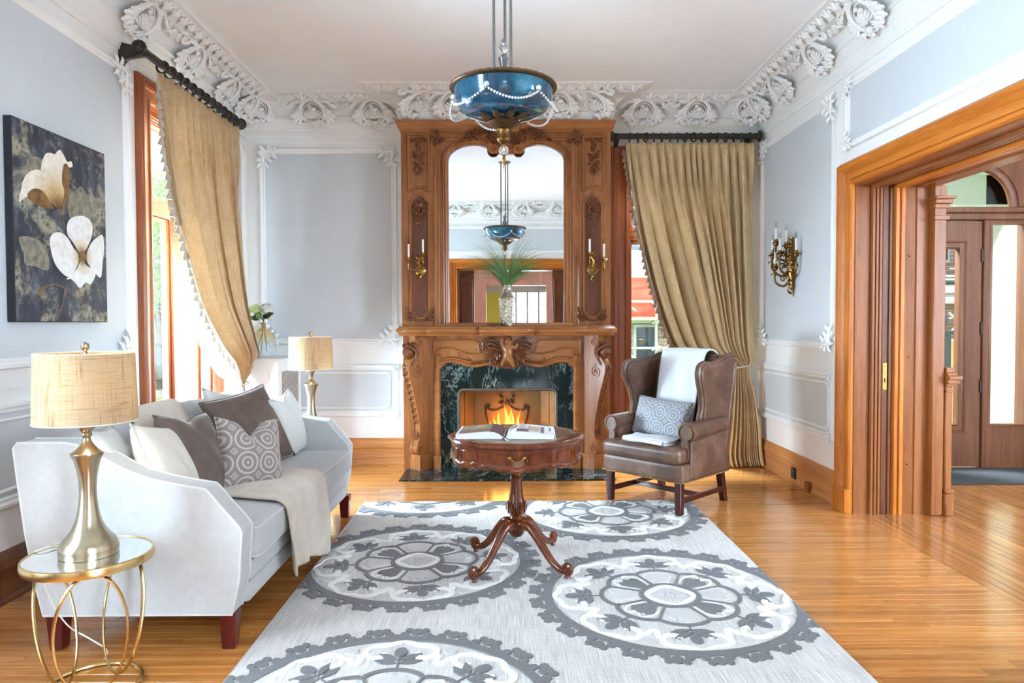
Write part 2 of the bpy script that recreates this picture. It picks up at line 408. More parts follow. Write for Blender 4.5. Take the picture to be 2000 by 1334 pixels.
def leather():
    t = NT('brown_leather'); v = t.coord(); a = t.noise(v, 5, 6, .6); b = t.noise(v, 28, 5, .7); f = t.math('ADD', t.math('MULTIPLY', a, .65), t.math('MULTIPLY', b, .35))
    t.base(t.ramp(f, [(.32, srgb(62, 40, 30)), (.5, srgb(96, 67, 52)), (.7, srgb(132, 100, 80))]), .38, 0, Specular_IOR_Level=.45); t.bump(t.noise(v, 180, 3), .15, .002); return t.m
M['leather'] = leather()
def rings(name, c0, c1, cell, ox=0, oz=0):
    """cloth printed with rows of concentric circles and small diamonds between them"""
    t = NT(name); cd = t.n('ShaderNodeTexCoord'); sp = t.n('ShaderNodeSeparateXYZ'); t.l(cd.outputs['Object'], sp.inputs[0])
    def cellxy(off):
        r = []
        for ax, o in ((0, ox), (2, oz)):
            u = t.math('ADD', t.math('MULTIPLY', sp.outputs[ax], 1/cell), 50+o+off); r.append(t.math('SUBTRACT', t.math('FRACT', u), .5))
        return r
    x, z = cellxy(0); d = t.math('SQRT', t.math('ADD', t.math('MULTIPLY', x, x), t.math('MULTIPLY', z, z)))
    s1 = t.math('SINE', t.math('MULTIPLY', d, 62)); wide = t.math('SINE', t.math('ADD', t.math('MULTIPLY', d, 30), 1.2)); s = t.math('GREATER_THAN', t.math('ADD', t.math('MULTIPLY', s1, .5), wide), .05)
    ins = t.math('LESS_THAN', d, .47); x2, z2 = cellxy(.5); dm = t.math('ADD', t.math('ABSOLUTE', x2), t.math('ABSOLUTE', z2))
    dia = t.math('GREATER_THAN', t.math('SINE', t.math('MULTIPLY', dm, 58)), .1); dia = t.math('MULTIPLY', dia, t.math('LESS_THAN', dm, .2))
    f = t.math('MAXIMUM', t.math('MULTIPLY', s, ins), dia); wv = t.noise(t.coord((400, 400, 400)), 1, 2)
    t.base(t.mix(t.math('MULTIPLY', f, .85), c0, c1), .75, 0, Sheen_Weight=.3); t.bump(wv, .15, .002); return t.m
M['ringsA'] = rings('taupe_circle_cloth', srgb(142, 128, 122), srgb(196, 186, 182), .125)
M['ringsB'] = rings('grey_circle_cloth', srgb(140, 140, 146), srgb(190, 190, 196), .112, .3, .25)
M['curtain'] = weave('gold_linen', srgb(178, 148, 108), srgb(222, 194, 154), 260, .8, sheen=.3, bstr=.35, trans=.12)
M['curtain2'] = weave('olive_gold_linen', srgb(196, 168, 122), srgb(232, 206, 162), 260, .8, sheen=.3, bstr=.35, trans=.06)
M['tassel'] = plain('tassel_thread', srgb(196, 182, 164), .8, var=.2, vscale=60)
M['tassel2'] = plain('mauve_tassel_thread', srgb(150, 124, 106), .8, var=.25, vscale=60)
M['cord'] = plain('white_cord', srgb(226, 222, 212), .7)
def sheer():
    t = NT('sheer_voile'); tr = t.n('ShaderNodeBsdfTransparent'); d = t.n('ShaderNodeBsdfDiffuse'); d.inputs[0].default_value = (.9, .92, .92, 1); tl = t.n('ShaderNodeBsdfTranslucent'); tl.inputs[0].default_value = (.9, .92, .92, 1)
    a = t.n('ShaderNodeMixShader'); a.inputs[0].default_value = .6; b = t.n('ShaderNodeMixShader'); b.inputs[0].default_value = .62
    t.l(d.outputs[0], a.inputs[1]); t.l(tl.outputs[0], a.inputs[2]); t.l(tr.outputs[0], b.inputs[1]); t.l(a.outputs[0], b.inputs[2]); t.l(b.outputs[0], t.o.inputs[0]); return t.m
M['sheer'] = sheer()
def shade():
    t = NT('linen_shade'); a = t.noise(t.coord((7, 7, 230)), 1, 3, .6); b = t.noise(t.coord((95, 95, 5)), 1, 3, .6)
    f = t.math('MINIMUM', a, b); c = t.ramp(f, [(.30, srgb(168, 140, 102)), (.42, srgb(198, 180, 150)), (.6, srgb(208, 192, 166))])
    d = t.n('ShaderNodeBsdfDiffuse'); tl = t.n('ShaderNodeBsdfTranslucent'); t.l(c, d.inputs[0]); t.l(c, tl.inputs[0]); mx = t.n('ShaderNodeMixShader'); mx.inputs[0].default_value = .5
    t.l(d.outputs[0], mx.inputs[1]); t.l(tl.outputs[0], mx.inputs[2]); t.l(mx.outputs[0], t.o.inputs[0]); return t.m
M['shade'] = shade()
M['lampglow'] = emit('lamp_bulb', (1, .78, .48, 1), 6)
def marble():
    t = NT('green_marble'); v = t.coord(); n1 = t.noise(v, 2.2, 7, .65, 1.5)
    def vein(sc, wd, rot, dist):
        n = t.noise(t.coord((sc, sc, sc*.55), rot=rot), 1, 5, .6, dist); return t.ramp(t.math('ABSOLUTE', t.math('SUBTRACT', n, .5)), [(0, (1, 1, 1, 1)), (wd, (0, 0, 0, 1))])
    f = t.math('MAXIMUM', vein(2.6, .010, (.4, .7, .2), .5), t.math('MULTIPLY', vein(6, .012, (1.2, .3, .9), .9), t.math('MULTIPLY', n1, 1.2)))
    c = t.mix(n1, (.003, .006, .006, 1), (.012, .028, .026, 1)); t.base(t.mix(t.math('MULTIPLY', f, .6), c, (.36, .46, .44, 1)), .10, 0, Specular_IOR_Level=.3); return t.m
M['marble'] = marble()
def enamel():
    t = NT('blue_enamel'); v = t.coord(); a = t.noise(v, 4.5, 5, .6, .6); b = t.noise(v, 90, 4, .7); f = t.math('ADD', t.math('MULTIPLY', a, .7), t.math('MULTIPLY', b, .3))
    t.base(t.ramp(f, [(.34, srgb(20, 46, 66)), (.48, srgb(16, 84, 118)), (.58, srgb(24, 116, 150)), (.72, srgb(120, 150, 160))]), .2, .35, Coat_Weight=.8, Coat_Roughness=.08); return t.m
M['enamel'] = enamel()
M['firebox'] = plain('ochre_firebox', srgb(132, 104, 62), .5, .2, var=.35, vscale=4)
M['iron'] = plain('cast_iron', srgb(70, 60, 50), .5, .5, var=.3, vscale=30)
M['rim'] = plain('dull_steel_rim', srgb(110, 104, 92), .45, .7, var=.3, vscale=30)
M['log'] = plain('charred_log', srgb(46, 32, 24), .9, var=.4, vscale=20, bump=.6, bscale=40)
def flame():
    t = NT('flame'); cd = t.n('ShaderNodeTexCoord'); sp = t.n('ShaderNodeSeparateXYZ'); t.l(cd.outputs['Generated'], sp.inputs[0])
    n = t.noise(t.coord((30, 30, 14)), 1, 3); f = t.math('ADD', sp.outputs[2], t.math('MULTIPLY', t.math('SUBTRACT', n, .5), .5))
    c = t.ramp(f, [(.1, (1, .62, .14, 1)), (.45, (1, .30, .03, 1)), (.85, (.75, .07, .005, 1))]); e = t.n('ShaderNodeEmission'); t.l(c, e.inputs[0]); e.inputs[1].default_value = 2.6
    tr = t.n('ShaderNodeBsdfTransparent'); mx = t.n('ShaderNodeMixShader'); t.l(t.ramp(f, [(.45, (.95, .95, .95, 1)), (1.0, (.15, .15, .15, 1))]), mx.inputs[0]); t.l(tr.outputs[0], mx.inputs[1]); t.l(e.outputs[0], mx.inputs[2]); t.l(mx.outputs[0], t.o.inputs[0]); return t.m
M['flame'] = flame()
def flatweave():
    t = NT('rug_flatweave'); a = t.noise(t.coord((260, 6, 1)), 1, 2); b = t.noise(t.coord((14, 300, 1)), 1, 2); c = t.noise(t.coord((3, 3, 1)), 1, 4)
    f = t.math('ADD', t.math('MULTIPLY', a, .55), t.math('ADD', t.math('MULTIPLY', b, .25), t.math('MULTIPLY', c, .2)))
    t.base(t.ramp(f, [(.36, srgb(172, 169, 167)), (.5, srgb(208, 203, 199)), (.64, srgb(232, 227, 222))]), .95); t.bump(f, .4, .003); return t.m
M['rug'] = flatweave()
M['rugdark'] = plain('rug_grey_pile', srgb(124, 123, 125), .95, var=.14, vscale=60, bump=.5, bscale=300)
M['rugwhite'] = plain('rug_white_pile', srgb(238, 236, 233), .95, var=.05, vscale=60, bump=.5, bscale=300)
M['rugcream'] = plain('rug_cream_pile', srgb(204, 200, 198), .95, var=.06, vscale=60, bump=.5, bscale=300)
M['leafgreen'] = plain('grass_leaf', srgb(98, 136, 72), .5, var=.35, vscale=9)
M['darkleaf'] = plain('dark_leaf', srgb(34, 62, 30), .4, var=.3, vscale=20)
M['petal'] = plain('white_petal', srgb(236, 234, 224), .7, var=.05, vscale=60)
M['greenpetal'] = plain('green_petal', srgb(196, 214, 140), .7, var=.15, vscale=40)
M['stem'] = plain('flower_stem', srgb(84, 86, 44), .6)
def amber():
    t = NT('amber_glass'); cd = t.n('ShaderNodeTexCoord'); sp = t.n('ShaderNodeSeparateXYZ'); t.l(cd.outputs['Object'], sp.inputs[0])
    c = t.ramp(t.math('MULTIPLY', sp.outputs[2], 3.4), [(.35, (.86, .90, .91, 1)), (.62, (.93, .83, .62, 1)), (1, (.86, .68, .36, 1))])
    tr = t.n('ShaderNodeBsdfTransparent'); t.l(c, tr.inputs[0]); gl = t.n('ShaderNodeBsdfGlossy'); gl.inputs['Roughness'].default_value = .04
    df = t.n('ShaderNodeBsdfDiffuse'); t.l(c, df.inputs[0]); m1 = t.n('ShaderNodeMixShader'); m1.inputs[0].default_value = .22; t.l(tr.outputs[0], m1.inputs[1]); t.l(df.outputs[0], m1.inputs[2])
    mx = t.n('ShaderNodeMixShader'); t.l(thinfres(t, 1.5), mx.inputs[0]); t.l(m1.outputs[0], mx.inputs[1]); t.l(gl.outputs[0], mx.inputs[2]); t.l(mx.outputs[0], t.o.inputs[0]); return t.m
M['amber'] = amber()
M['doormat'] = plain('doormat_pile', srgb(62, 61, 60), .98, var=.3, vscale=120, bump=.8, bscale=260)
M['paper'] = plain('page_paper', (.80, .80, .80, 1), .6)
M['hinge'] = plain('dark_hinge', srgb(60, 46, 38), .45, .7)
# ------------------------------------------------------------------ the room
XL, XR, YB, YR, ZC = -2.45, 2.43, 6.62, .55, 3.44
BX0, BX1, YF = -.92, .94, 6.39           # chimney breast
WL = (4.80, 5.76); WBK = (1.17, 2.13); WZ = (.45, 2.85)   # window openings
WS = (.95, 1.91)                          # unseen window nearer than the frame, added to let in fill light
DY = (2.40, 4.80); DZ = 2.30              # pocket-door opening
RUG = (-1.06, 1.375, 2.15, 5.15)
# floor: oak strips
fl = MB(); fl.box(XL-.2, 2.60, .1, YB, -.05, -.006); floor = struct(fl.build('floor', M['subfloor'], sm=False), 'strip oak floor')
strips = []; PW = .06
for r in range(int((YB-.12)/PW)+1):
    y = .12+r*PW; x = XL-.05-random.random()*1.1
    while x < 2.43:
        L = random.choice((.7, .95, 1.2, 1.5)); a, b = max(x, XL-.02), min(x+L, 2.43)
        if b-a > .004:
            vis = 0
            for k in range(6):
                xx = lerp(a, b, (k+.5)/6); inr = RUG[0]+.05 < xx < RUG[1]-.05 and RUG[2] < y < RUG[3]-.06
                if not inr and abs(xx) < .76*y+.1 and y > 2.4 and xx > -2.0: vis += (b-a)/6
            strips.append((vis/max(y, 1)**2, a, b, y))
        x += L
strips.sort(key=lambda q: -q[0])
pm = MB().cbox(0, 1, 0, PW-.0012, -.012, 0, .0014).mesh('plank', False); pm.materials.append(M['floor'])
for k, (s_, a, b, y) in enumerate(strips[:290]):
    o = link('plank', pm, floor, (a+.0006, y, 0)); o.scale = (b-a-.0012, 1, 1)
rest = MB()
for (s_, a, b, y) in strips[290:]: rest.box(a+.0006, b-.0006, y, y+PW-.0012, -.012, 0)
o = rest.build('plank_field', M['floor'], floor, sm=False); o['kind'] = 'stuff'
# hall floor: strips run towards the entry door, with a border strip along the opening
hf = MB(); hf.box(2.43, 6.3, .1, 6.4, -.05, -.006); hfloor = struct(hf.build('hall_floor', M['subfloor'], sm=False), 'strip oak floor of the hall')
hm = MB().cbox(0, PW-.0012, 0, 1, -.012, 0, .0014).mesh('plank', False); hm.materials.append(M['floorY'])
hrest = MB(); x = 2.43; c = 0
while x < 6.2:
    y = .15-random.random()*.8
    while y < 6.3:
        L = random.choice((.9, 1.2, 1.6)); a, b = max(y, .12), min(y+L, 6.3)
        if b-a > .004:
            if x < 4.9 and b > 3.0: o = link('plank', hm, hfloor, (x, a, 0)); o.scale = (1, b-a-.0012, 1)
            else: hrest.box(x, x+PW-.0012, a, b-.0012, -.012, 0)
        y += L
    x += PW
o = hrest.build('plank_field', M['floorY'], hfloor, sm=False); o['kind'] = 'stuff'
# walls
b = MB(); x0 = XL-.25
segs = [(.25, WS[0]), (WS[1], WL[0]), (WL[1], YB+.25)]
for (a, c) in segs: b.box(x0, XL, a, c, -.05, ZC)
for wdw in (WS, WL): b.box(x0, XL, wdw[0], wdw[1], -.05, WZ[0]); b.box(x0, XL, wdw[0], wdw[1], WZ[1], ZC)
wall_left = struct(b.build('wall_left', M['trim'], sm=False), 'white and grey panelled wall with the tall window')
b = MB(); y1 = YB+.25
b.box(XL, WBK[0], YB, y1, -.05, ZC); b.box(WBK[1], XR+.5, YB, y1, -.05, ZC); b.box(WBK[0], WBK[1], YB, y1, -.05, WZ[0]); b.box(WBK[0], WBK[1], YB, y1, WZ[1], ZC)
b.box(BX0, -.52, YF, YB, 0, ZC); b.box(.54, BX1, YF, YB, 0, ZC); b.box(-.52, .54, YF, YB, .80, ZC)
wall_back = struct(b.build('wall_back', M['trim'], sm=False), 'panelled wall with the fireplace')
b = MB(); x1 = XR+.5
b.box(XR, x1, .25, DY[0], -.05, ZC); b.box(XR, x1, DY[1], YB, -.05, ZC); b.box(XR, x1, DY[0], DY[1], DZ, ZC)
wall_right = struct(b.build('wall_right', M['trim'], sm=False), 'panelled wall with the wide doorway')
RO = (-.85, 1.27)
b = MB(); b.box(-3.3, RO[0], .25, YR, -.05, ZC); b.box(RO[1], XR, .25, YR, -.05, ZC); b.box(RO[0], RO[1], .25, YR, DZ, ZC)
wall_rear = struct(b.build('wall_rear', M['trim'], sm=False), 'panelled wall opposite the fireplace')
b = MB(); b.box(-3.6, 6.6, -8.2, YB+.25, ZC, ZC+.2); ceiling = struct(b.build('ceiling', M['ceil'], sm=False), 'smooth white ceiling')
# cornice
CP = [(0, 3.09), (.012, 3.09), (.014, 3.11), (.022, 3.12), (.022, 3.165), (.03, 3.175), (.032, 3.19), (.048, 3.205), (.058, 3.23), (.062, 3.262), (.076, 3.266), (.078, 3.276), (.062, 3.282), (.075, 3.315),
      (.11, 3.352), (.165, 3.38), (.205, 3.388), (.218, 3.386), (.222, 3.398), (.245, 3.402), (.285, 3.416), (.312, 3.432), (.33, 3.428), (.345, 3.434), (.35, 3.44), (0, 3.44)]
path = [(XL, YR, 0), (XR, YR, 0), (XR, YB, 0), (BX1, YB, 0), (BX1, YF, 0), (BX0, YF, 0), (BX0, YB, 0), (XL, YB, 0)]
b = MB(); b.sweep(path, CP, (0, 0, 1), closed=True); cornice = struct(b.build('trim_1', M['plaster'], ang=30), 'deep white plaster cornice')
def cartouche():
    m = MB(); n = V((0, -1, 0))                     # x along the wall, z up the slope, -y outwards
    for s in (-1, 1):
        m.tube([(s*.105*sin(a)*1.05, -.014-.006*sin(a*2), .02+.115*cos(a)) for a in [i/16*2.5 for i in range(17)]], lambda t: .013+.007*sin(pi*t), 7)
        m.tube([(s*.078*sin(a)*1.05, -.01, .015+.085*cos(a)) for a in [i/12*2.4 for i in range(13)]], .006, 5)
        m.tube(spiral((s*.034, -.02, -.085), .036, .006, pi/2, pi/2-s*3.6*pi, 22), lambda t: .010-.004*t, 6)
        m.ball((s*.034, -.024, -.085), .010, 6, 5)
        for k in range(6):                           # side acanthus
            a = radians(-62+k*26); c0 = V((s*.10, -.008, .0+.012*k-.03)); L = .085+.03*sin(k*1.1); d = V((s*cos(a), 0, sin(a)*.85)); q = V((-d.z, 0, d.x))
            m.leaf(c0, c0+d*L, .040, n, .020, s*.010, 7, tip=1)
            for g in (-1, 1): m.leaf(c0+d*L*.45, c0+d*L*.75+q*g*.026, .020, n, .014, 0, 4, tip=1)
        for k in range(3):
            m.leaf((s*.03, -.01, .125), (s*(.08+.045*k), -.01, .150-.02*k), .032, n, .018, s*.008, 6, tip=1)
        for k in range(2):
            m.leaf((s*.075, -.012, -.075), (s*(.105+.03*k), -.012, -.125+.025*k), .032, n, .016, 0, 6, tip=1)
        m.tube(spiral((s*.225, -.012, .092), .026, .005, -pi/2, -pi/2+s*3*pi, 16), .008, 5)
        m.tube(smooth([(s*.12, -.01, .11), (s*.17, -.014, .125), (s*.225, -.012, .118)], 4), lambda t: .012-.004*t, 5)
        m.leaf((s*.15, -.01, .115), (s*.225, -.01, .06), .034, n, .014, 0, 6, tip=1)
    for k in range(9):                               # shell
        a = radians(20+k*17.5); m.tube([V((0, -.006, -.045))+V((cos(a)*r, 0, sin(a)*r*1.0))-V((0, .012*sin(r/.11*pi*.8), 0)) for r in (.012, .045, .075, .10)], [.004, .009, .012, .008], 5)
    for k in range(5):
        a = radians(-150+k*30); m.leaf((0, -.02, -.06), (cos(a)*.05, -.02, -.06+sin(a)*.06), .026, n, .016, 0, 4)
    m.ball((.02, -.024, .05), (.026, .018, .02), 7, 5); m.ball((-.015, -.022, .075), (.02, .014, .018), 7, 5)
    m.leaf((.0, -.014, -.10), (0, -.014, -.145), .04, n, .018, 0, 6, tip=1); m.ball((0, -.014, .145), (.024, .018, .016), 8, 5)
    return m
cm_ = cartouche().mesh('cartouche'); cm_.materials.append(M['plaster'])
def acanthus():
    m = MB(); n = V((0, -1, 0))
    m.leaf((0, 0, -.045), (0, 0, .045), .05, n, .012, 0, 8, tip=1)
    for s in (-1, 1):
        m.tube([(s*(.055-.045*cos(a)*.5), -.006, -.02+.055*sin(a)) for a in [pi*.1+i/7*pi*.8 for i in range(8)]], lambda t: .006+.003*sin(pi*t), 5)
        m.leaf((s*.012, 0, -.03), (s*.042, 0, .030), .03, n, .012, s*.006, 6, tip=1)
    return m
am_ = acanthus().mesh('acanthus_leaf'); am_.materials.append(M['plaster'])
def boss():
    m = MB(); n = V((0, -1, 0)); m.tube(spiral((0, -.012, 0), .026, .026, 0, 2*pi, 14), .009, 6); m.ball((0, -.012, 0), .014, 7, 5)
    for s in (-1, 1):
        for k in range(3): m.leaf((s*.02, -.004, .015), (s*(.06+.025*k), -.004, .035-.03*k), .03, n, .014, s*.006, 6, tip=1)
    return m
bm_ = boss().mesh('scroll_boss'); bm_.materials.append(M['plaster'])
def place(me, p0, t, d, z, vec, sc=1.0):
    """p0 on the wall line, t along the wall, inward = left of t; d, z on the cornice; vec = (out, up) slope"""
    t = V((t[0], t[1], 0)).normalized(); inn = V((-t.y, t.x, 0)); up = (inn*vec[0]+V((0, 0, vec[1]))).normalized(); X = t; nn = up.cross(X)
    mat = Matrix((X, -nn, up)).transposed()
    if mat.determinant() < 0: mat = Matrix((-X, -nn, up)).transposed()
    o = link(me.name, me, cornice); o.matrix_local = Matrix.Translation(V(p0)+inn*d+V((0, 0, z))) @ mat.to_4x4() @ Matrix.Scale(sc, 4); return o
def run(a, c, spots, t):
    a, c = V((a[0], a[1], 0)), V((c[0], c[1], 0)); tt = V((t[0], t[1], 0)); L = (c-a).length
    for s_ in spots: place(cm_, a+tt*s_, t, .118, 3.298, (.14, .19))
    for i in range(len(spots)-1):
        if spots[i+1]-spots[i] > .45: place(bm_, a+tt*((spots[i]+spots[i+1])/2), t, .155, 3.36, (.19, .10), .9)
    e0, e1 = .33, L-.33; k = max(1, round((e1-e0)/.112))
    for i in range(k): place(am_, a+tt*lerp(e0, e1, (i+.5)/k), t, .262, 3.406, (.3, .18), 1)
run((XR, YR), (XR, YB), [.68*i+.5 for i in range(8)]+[5.75], (0, 1))
run((XR, YB), (BX1, YB), [.64, 1.14], (-1, 0))
run((XL, YB), (XL, YR), [.32]+[.74+.68*i for i in range(8)], (0, -1))
run((BX0, YB), (XL, YB), [.30, .865], (-1, 0))
run((XL, YR), (XR, YR), [.35+.6*i for i in range(8)], (1, 0))
tt = V((-1, 0, 0))
for s_ in (.46, .93, 1.40): place(cm_, V((BX1, YF, 0))+tt*s_, (-1, 0), .118, 3.298, (.14, .19))
for i in range(21): place(am_, V((BX1+.24, YF, 0))+tt*(.05+i*.112), (-1, 0), .262, 3.406, (.3, .18))
for (cx, cy, t) in ((BX1, YF, (-1, 1)), (BX0, YF, (-1, -1)), (XL+.16, YB-.16, (-1, -1)), (XR-.16, YB-.16, (-1, 1))):
    inner = cx in (BX0, BX1); place(cm_, (cx, cy, 0), t, .165 if inner else .0, 3.298, (.14, .19), .95)
# baseboards
BP = [(0, 0), (.034, 0), (.034, .012), (.026, .024), (.022, .03), (.022, .15), (.03, .156), (.032, .172), (.026, .19), (.026, .20), (.016, .214), (.014, .232), (.006, .246), (0, .248)]
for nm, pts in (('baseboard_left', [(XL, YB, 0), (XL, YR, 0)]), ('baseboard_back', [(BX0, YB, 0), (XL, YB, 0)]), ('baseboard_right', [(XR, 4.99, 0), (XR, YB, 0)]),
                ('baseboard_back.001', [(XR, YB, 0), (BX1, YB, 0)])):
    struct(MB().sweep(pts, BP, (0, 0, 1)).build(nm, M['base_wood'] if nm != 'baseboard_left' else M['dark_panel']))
# wall panels
PP = [(0, 0), (0, .016), (.006, .024), (.02, .026), (.027, .015), (.034, .012), (.043, .018), (.05, .012), (.054, .004), (.056, 0)]
def corner_mesh():
    m = MB(); n = V((0, -1, 0))                       # sits in the lower-left corner of a panel, x and z run inwards
    m.tube(smooth([(.02, -.02, .16), (.035, -.03, .10), (.03, -.03, .05), (.06, -.03, .03), (.11, -.03, .035), (.16, -.02, .02)], 5), lambda t: .007+.006*sin(pi*t), 6)
    m.tube(spiral((.055, -.03, .06), .03, .005, 0, 3.2*pi, 18), .007, 6)
    for (a, c) in (((.03, .12), (-.015, .16)), ((.03, .09), (-.03, .11)), ((.04, .05), (-.02, .04)), ((.05, .04), (.0, -.02)), ((.08, .03), (.07, -.03)), ((.11, .03), (.14, -.02)), ((.04, .11), (.08, .16)), ((.10, .04), (.15, .09)), ((.06, .07), (.11, .12))):
        m.leaf((a[0], -.018, a[1]), (c[0], -.016, c[1]), .035, n, .018, .004, 5)
    for p in ((.03, .135), (.125, .03), (.075, .085)): m.ball((p[0], -.026, p[1]), .011, 6, 5)
    return m
co_ = corner_mesh().mesh('corner_ornament'); co_.materials.append(M['trim'])
def panel(parent, o, e1, n, w_, h, ch=.0, orn=(), inner=False, osc=1.0):
    """grey field with a white moulding; o = lower-left corner seen from the room"""
    o, e1, n, e2 = V(o), V(e1), V(n), V((0, 0, 1))
    pts = [(0, ch), (0, 0), (ch, 0), (w_-ch, 0), (w_, 0), (w_, ch), (w_, h-ch), (w_, h), (w_-ch, h), (ch, h), (0, h), (0, h-ch)]
    if ch: pts = [(ch, 0), (w_-ch, 0), (w_, ch), (w_, h-ch), (w_-ch, h), (ch, h), (0, h-ch), (0, ch)]
    else: pts = [(0, 0), (w_, 0), (w_, h), (0, h)]
    P3 = [o+e1*p[0]+e2*p[1] for p in pts]
    MB().sweep(P3, PP, n, closed=True).build('panel_moulding', M['trim'], parent)
    q = .03; f = MB(); I = [o+e1*(q+p[0]*(w_-2*q)/w_)+e2*(q+p[1]*(h-2*q)/h) for p in pts]; k = len(I)
    f.add(I+[p+n*.004 for p in I], [tuple(range(k))[::-1], tuple(range(k, 2*k))]+[(i, (i+1) % k, (i+1) % k+k, i+k) for i in range(k)]); f.build('panel_field', M['panel'], parent, sm=False)
    if inner:
        g = .075; c2 = .03; pi_ = [(g+c2, g), (w_-g-c2, g), (w_-g, g+c2), (w_-g, h-g-c2), (w_-g-c2, h-g), (g+c2, h-g), (g, h-g-c2), (g, g+c2)]
        MB().sweep([o+e1*p[0]+e2*p[1]+n*.004 for p in pi_], [(0, 0), (0, .008), (.008, .012), (.016, .006), (.018, 0)], n, closed=True).build('inner_moulding', M['trim'], parent)
    for (i, j) in orn:
        ob = link('corner_ornament', co_, parent); c = o+e1*(w_*i)+e2*(h*j); sx, sz = (1-2*i), (1-2*j)
        ob.matrix_local = Matrix.Translation(c) @ Matrix((e1*sx*osc, -n, e2*sz*osc)).transposed().to_4x4()
ALL4 = ((0, 0), (1, 0), (0, 1), (1, 1))
nb = (0, -1, 0); ex = (1, 0, 0)
panel(wall_back, (-2.33, YB, 1.15), ex, nb, 1.30, 1.86, .115, ALL4, False, 1.2)
panel(wall_back, (-2.33, YB, .455), ex, nb, 1.30, .50, 0, ALL4, True, .38)
nl = (1, 0, 0); ey = (0, 1, 0)
panel(wall_left, (XL, 2.05, 1.13), ey, nl, 2.48, 1.88, .115, ALL4, False, 1.2)
panel(wall_left, (XL, 2.05, .455), ey, nl, 2.48, .51, 0, ALL4, True, .38)
panel(wall_left, (XL, 6.02, 1.15), ey, nl, .50, 1.86, .06, ((0, 1), (1, 1)), False, .5)
nr = (-1, 0, 0); eyn = (0, -1, 0)
panel(wall_right, (XR, 6.54, 1.14), eyn, nr, 1.46, 1.87, .115, ALL4, False, 1.2)
panel(wall_right, (XR, 6.54, .455), eyn, nr, 1.46, .51, 0, ALL4, True, .5)
panel(wall_right, (XR, 4.93, 2.56), eyn, nr, 2.6, .48, .07, ALL4, False, .8)
nf = (0, 1, 0); exn = (-1, 0, 0)
panel(wall_rear, (1.55, YR, 2.56), exn, nf, 2.7, .48, .09, ALL4, False, .8)
panel(wall_rear, (-1.2, YR, 1.14), exn, nf, 1.1, 1.87, .085, ALL4, False, .85)
panel(wall_rear, (2.3, YR, 1.14), exn, nf, .75, 1.25, .085, ALL4, False, .7)
# ------------------------------------------------------------------ windows
CS = [(0, 0), (0, .018), (.010, .028), (.024, .028), (.030, .018), (.052, .020), (.085, .028), (.092, .038), (.112, .048), (.14, .048), (.150, .040), (.158, .040), (.168, .026), (.17, 0)]
def window(name, w_=.96, h=2.4, slats=True, ext=.30):
    t = empty(name); m = M['window_wood']; b = MB()
    b.sweep([(0, 0, -ext), (0, 0, h), (w_, 0, h), (w_, 0, -ext)], CS, (0, -1, 0)); b.build('window_casing', m, t)
    b = MB(); b.box(0, .025, 0, .2, 0, h); b.box(w_-.025, w_, 0, .2, 0, h); b.box(.025, w_-.025, 0, .2, h-.025, h); b.box(.025, w_-.025, 0, .2, 0, .03); b.build('window_jamb', m, t, sm=False)
    b = MB(); b.cbox(-.1, w_+.1, -.07, .06, -.03, .0, .006); b.build('window_sill', m, t)
    y0, y1 = .085, .125; zt0, zt1 = 1.68, 1.80
    b = MB(); b.cbox(.02, w_-.02, y0-.03, y1+.02, zt0, zt1, .01); b.cbox(.02, w_-.02, y0-.045, y0, zt0+.035, zt1-.03, .008); b.build('transom_bar', m, t)
    b = MB(); b.cbox(w_/2-.03, w_/2+.03, y0-.02, y1+.03, .03, zt0, .01); b.build('mullion', m, t)
    for (a, c, z0, z1) in ((.025, w_/2-.03, .03, zt0), (w_/2+.03, w_-.025, .03, zt0), (.025, w_-.025, zt1, h-.025)):
        s = MB(); q = .028; s.cbox(a, a+q, y0, y1, z0, z1, .006); s.cbox(c-q, c, y0, y1, z0, z1, .006); s.cbox(a+q, c-q, y0, y1, z0, z0+q, .006); s.cbox(a+q, c-q, y0, y1, z1-q, z1, .006); so = s.build('sash', m, t)
        MB().box(a+q-.005, c-q+.005, y0+.025, y0+.031, z0+q-.005, z1-q+.005).build('pane', M['pane'], so, sm=False)
    if slats:
        for k in range(3):
            z = h-.04-k*.04; s = MB(); s.add([(.03, .02, z-.026), (w_-.03, .02, z-.026), (w_-.03, .062, z+.01), (.03, .062, z+.01), (.03, .026, z-.032), (w_-.03, .026, z-.032), (w_-.03, .068, z+.004), (.03, .068, z+.004)],
                  [(0, 1, 2, 3), (7, 6, 5, 4), (0, 4, 5, 1), (3, 2, 6, 7), (0, 3, 7, 4), (1, 5, 6, 2)]); s.build('slat', m, t, sm=False)
    return t
w1 = struct(window('window_1'), 'tall wood-framed window beside the sofa'); w1.location = (XL, WL[0], WZ[0]); w1.rotation_euler = (0, 0, pi/2)
w2 = struct(window('window_2', slats=False), 'tall wood-framed window beside the fireplace'); w2.location = (WBK[0], YB, WZ[0])
w3 = struct(copy_tree(w1), 'tall wood-framed window added out of view nearer the doorway'); w3.name = 'window_3'; w3.location = (XL, WS[0], WZ[0])
b = MB(); b.cbox(.12, .165, 0, .012, 0, .03, .003); ho = b.build('window_latch', M['brass'], w2); ho.location = (-.0, .085, .70)
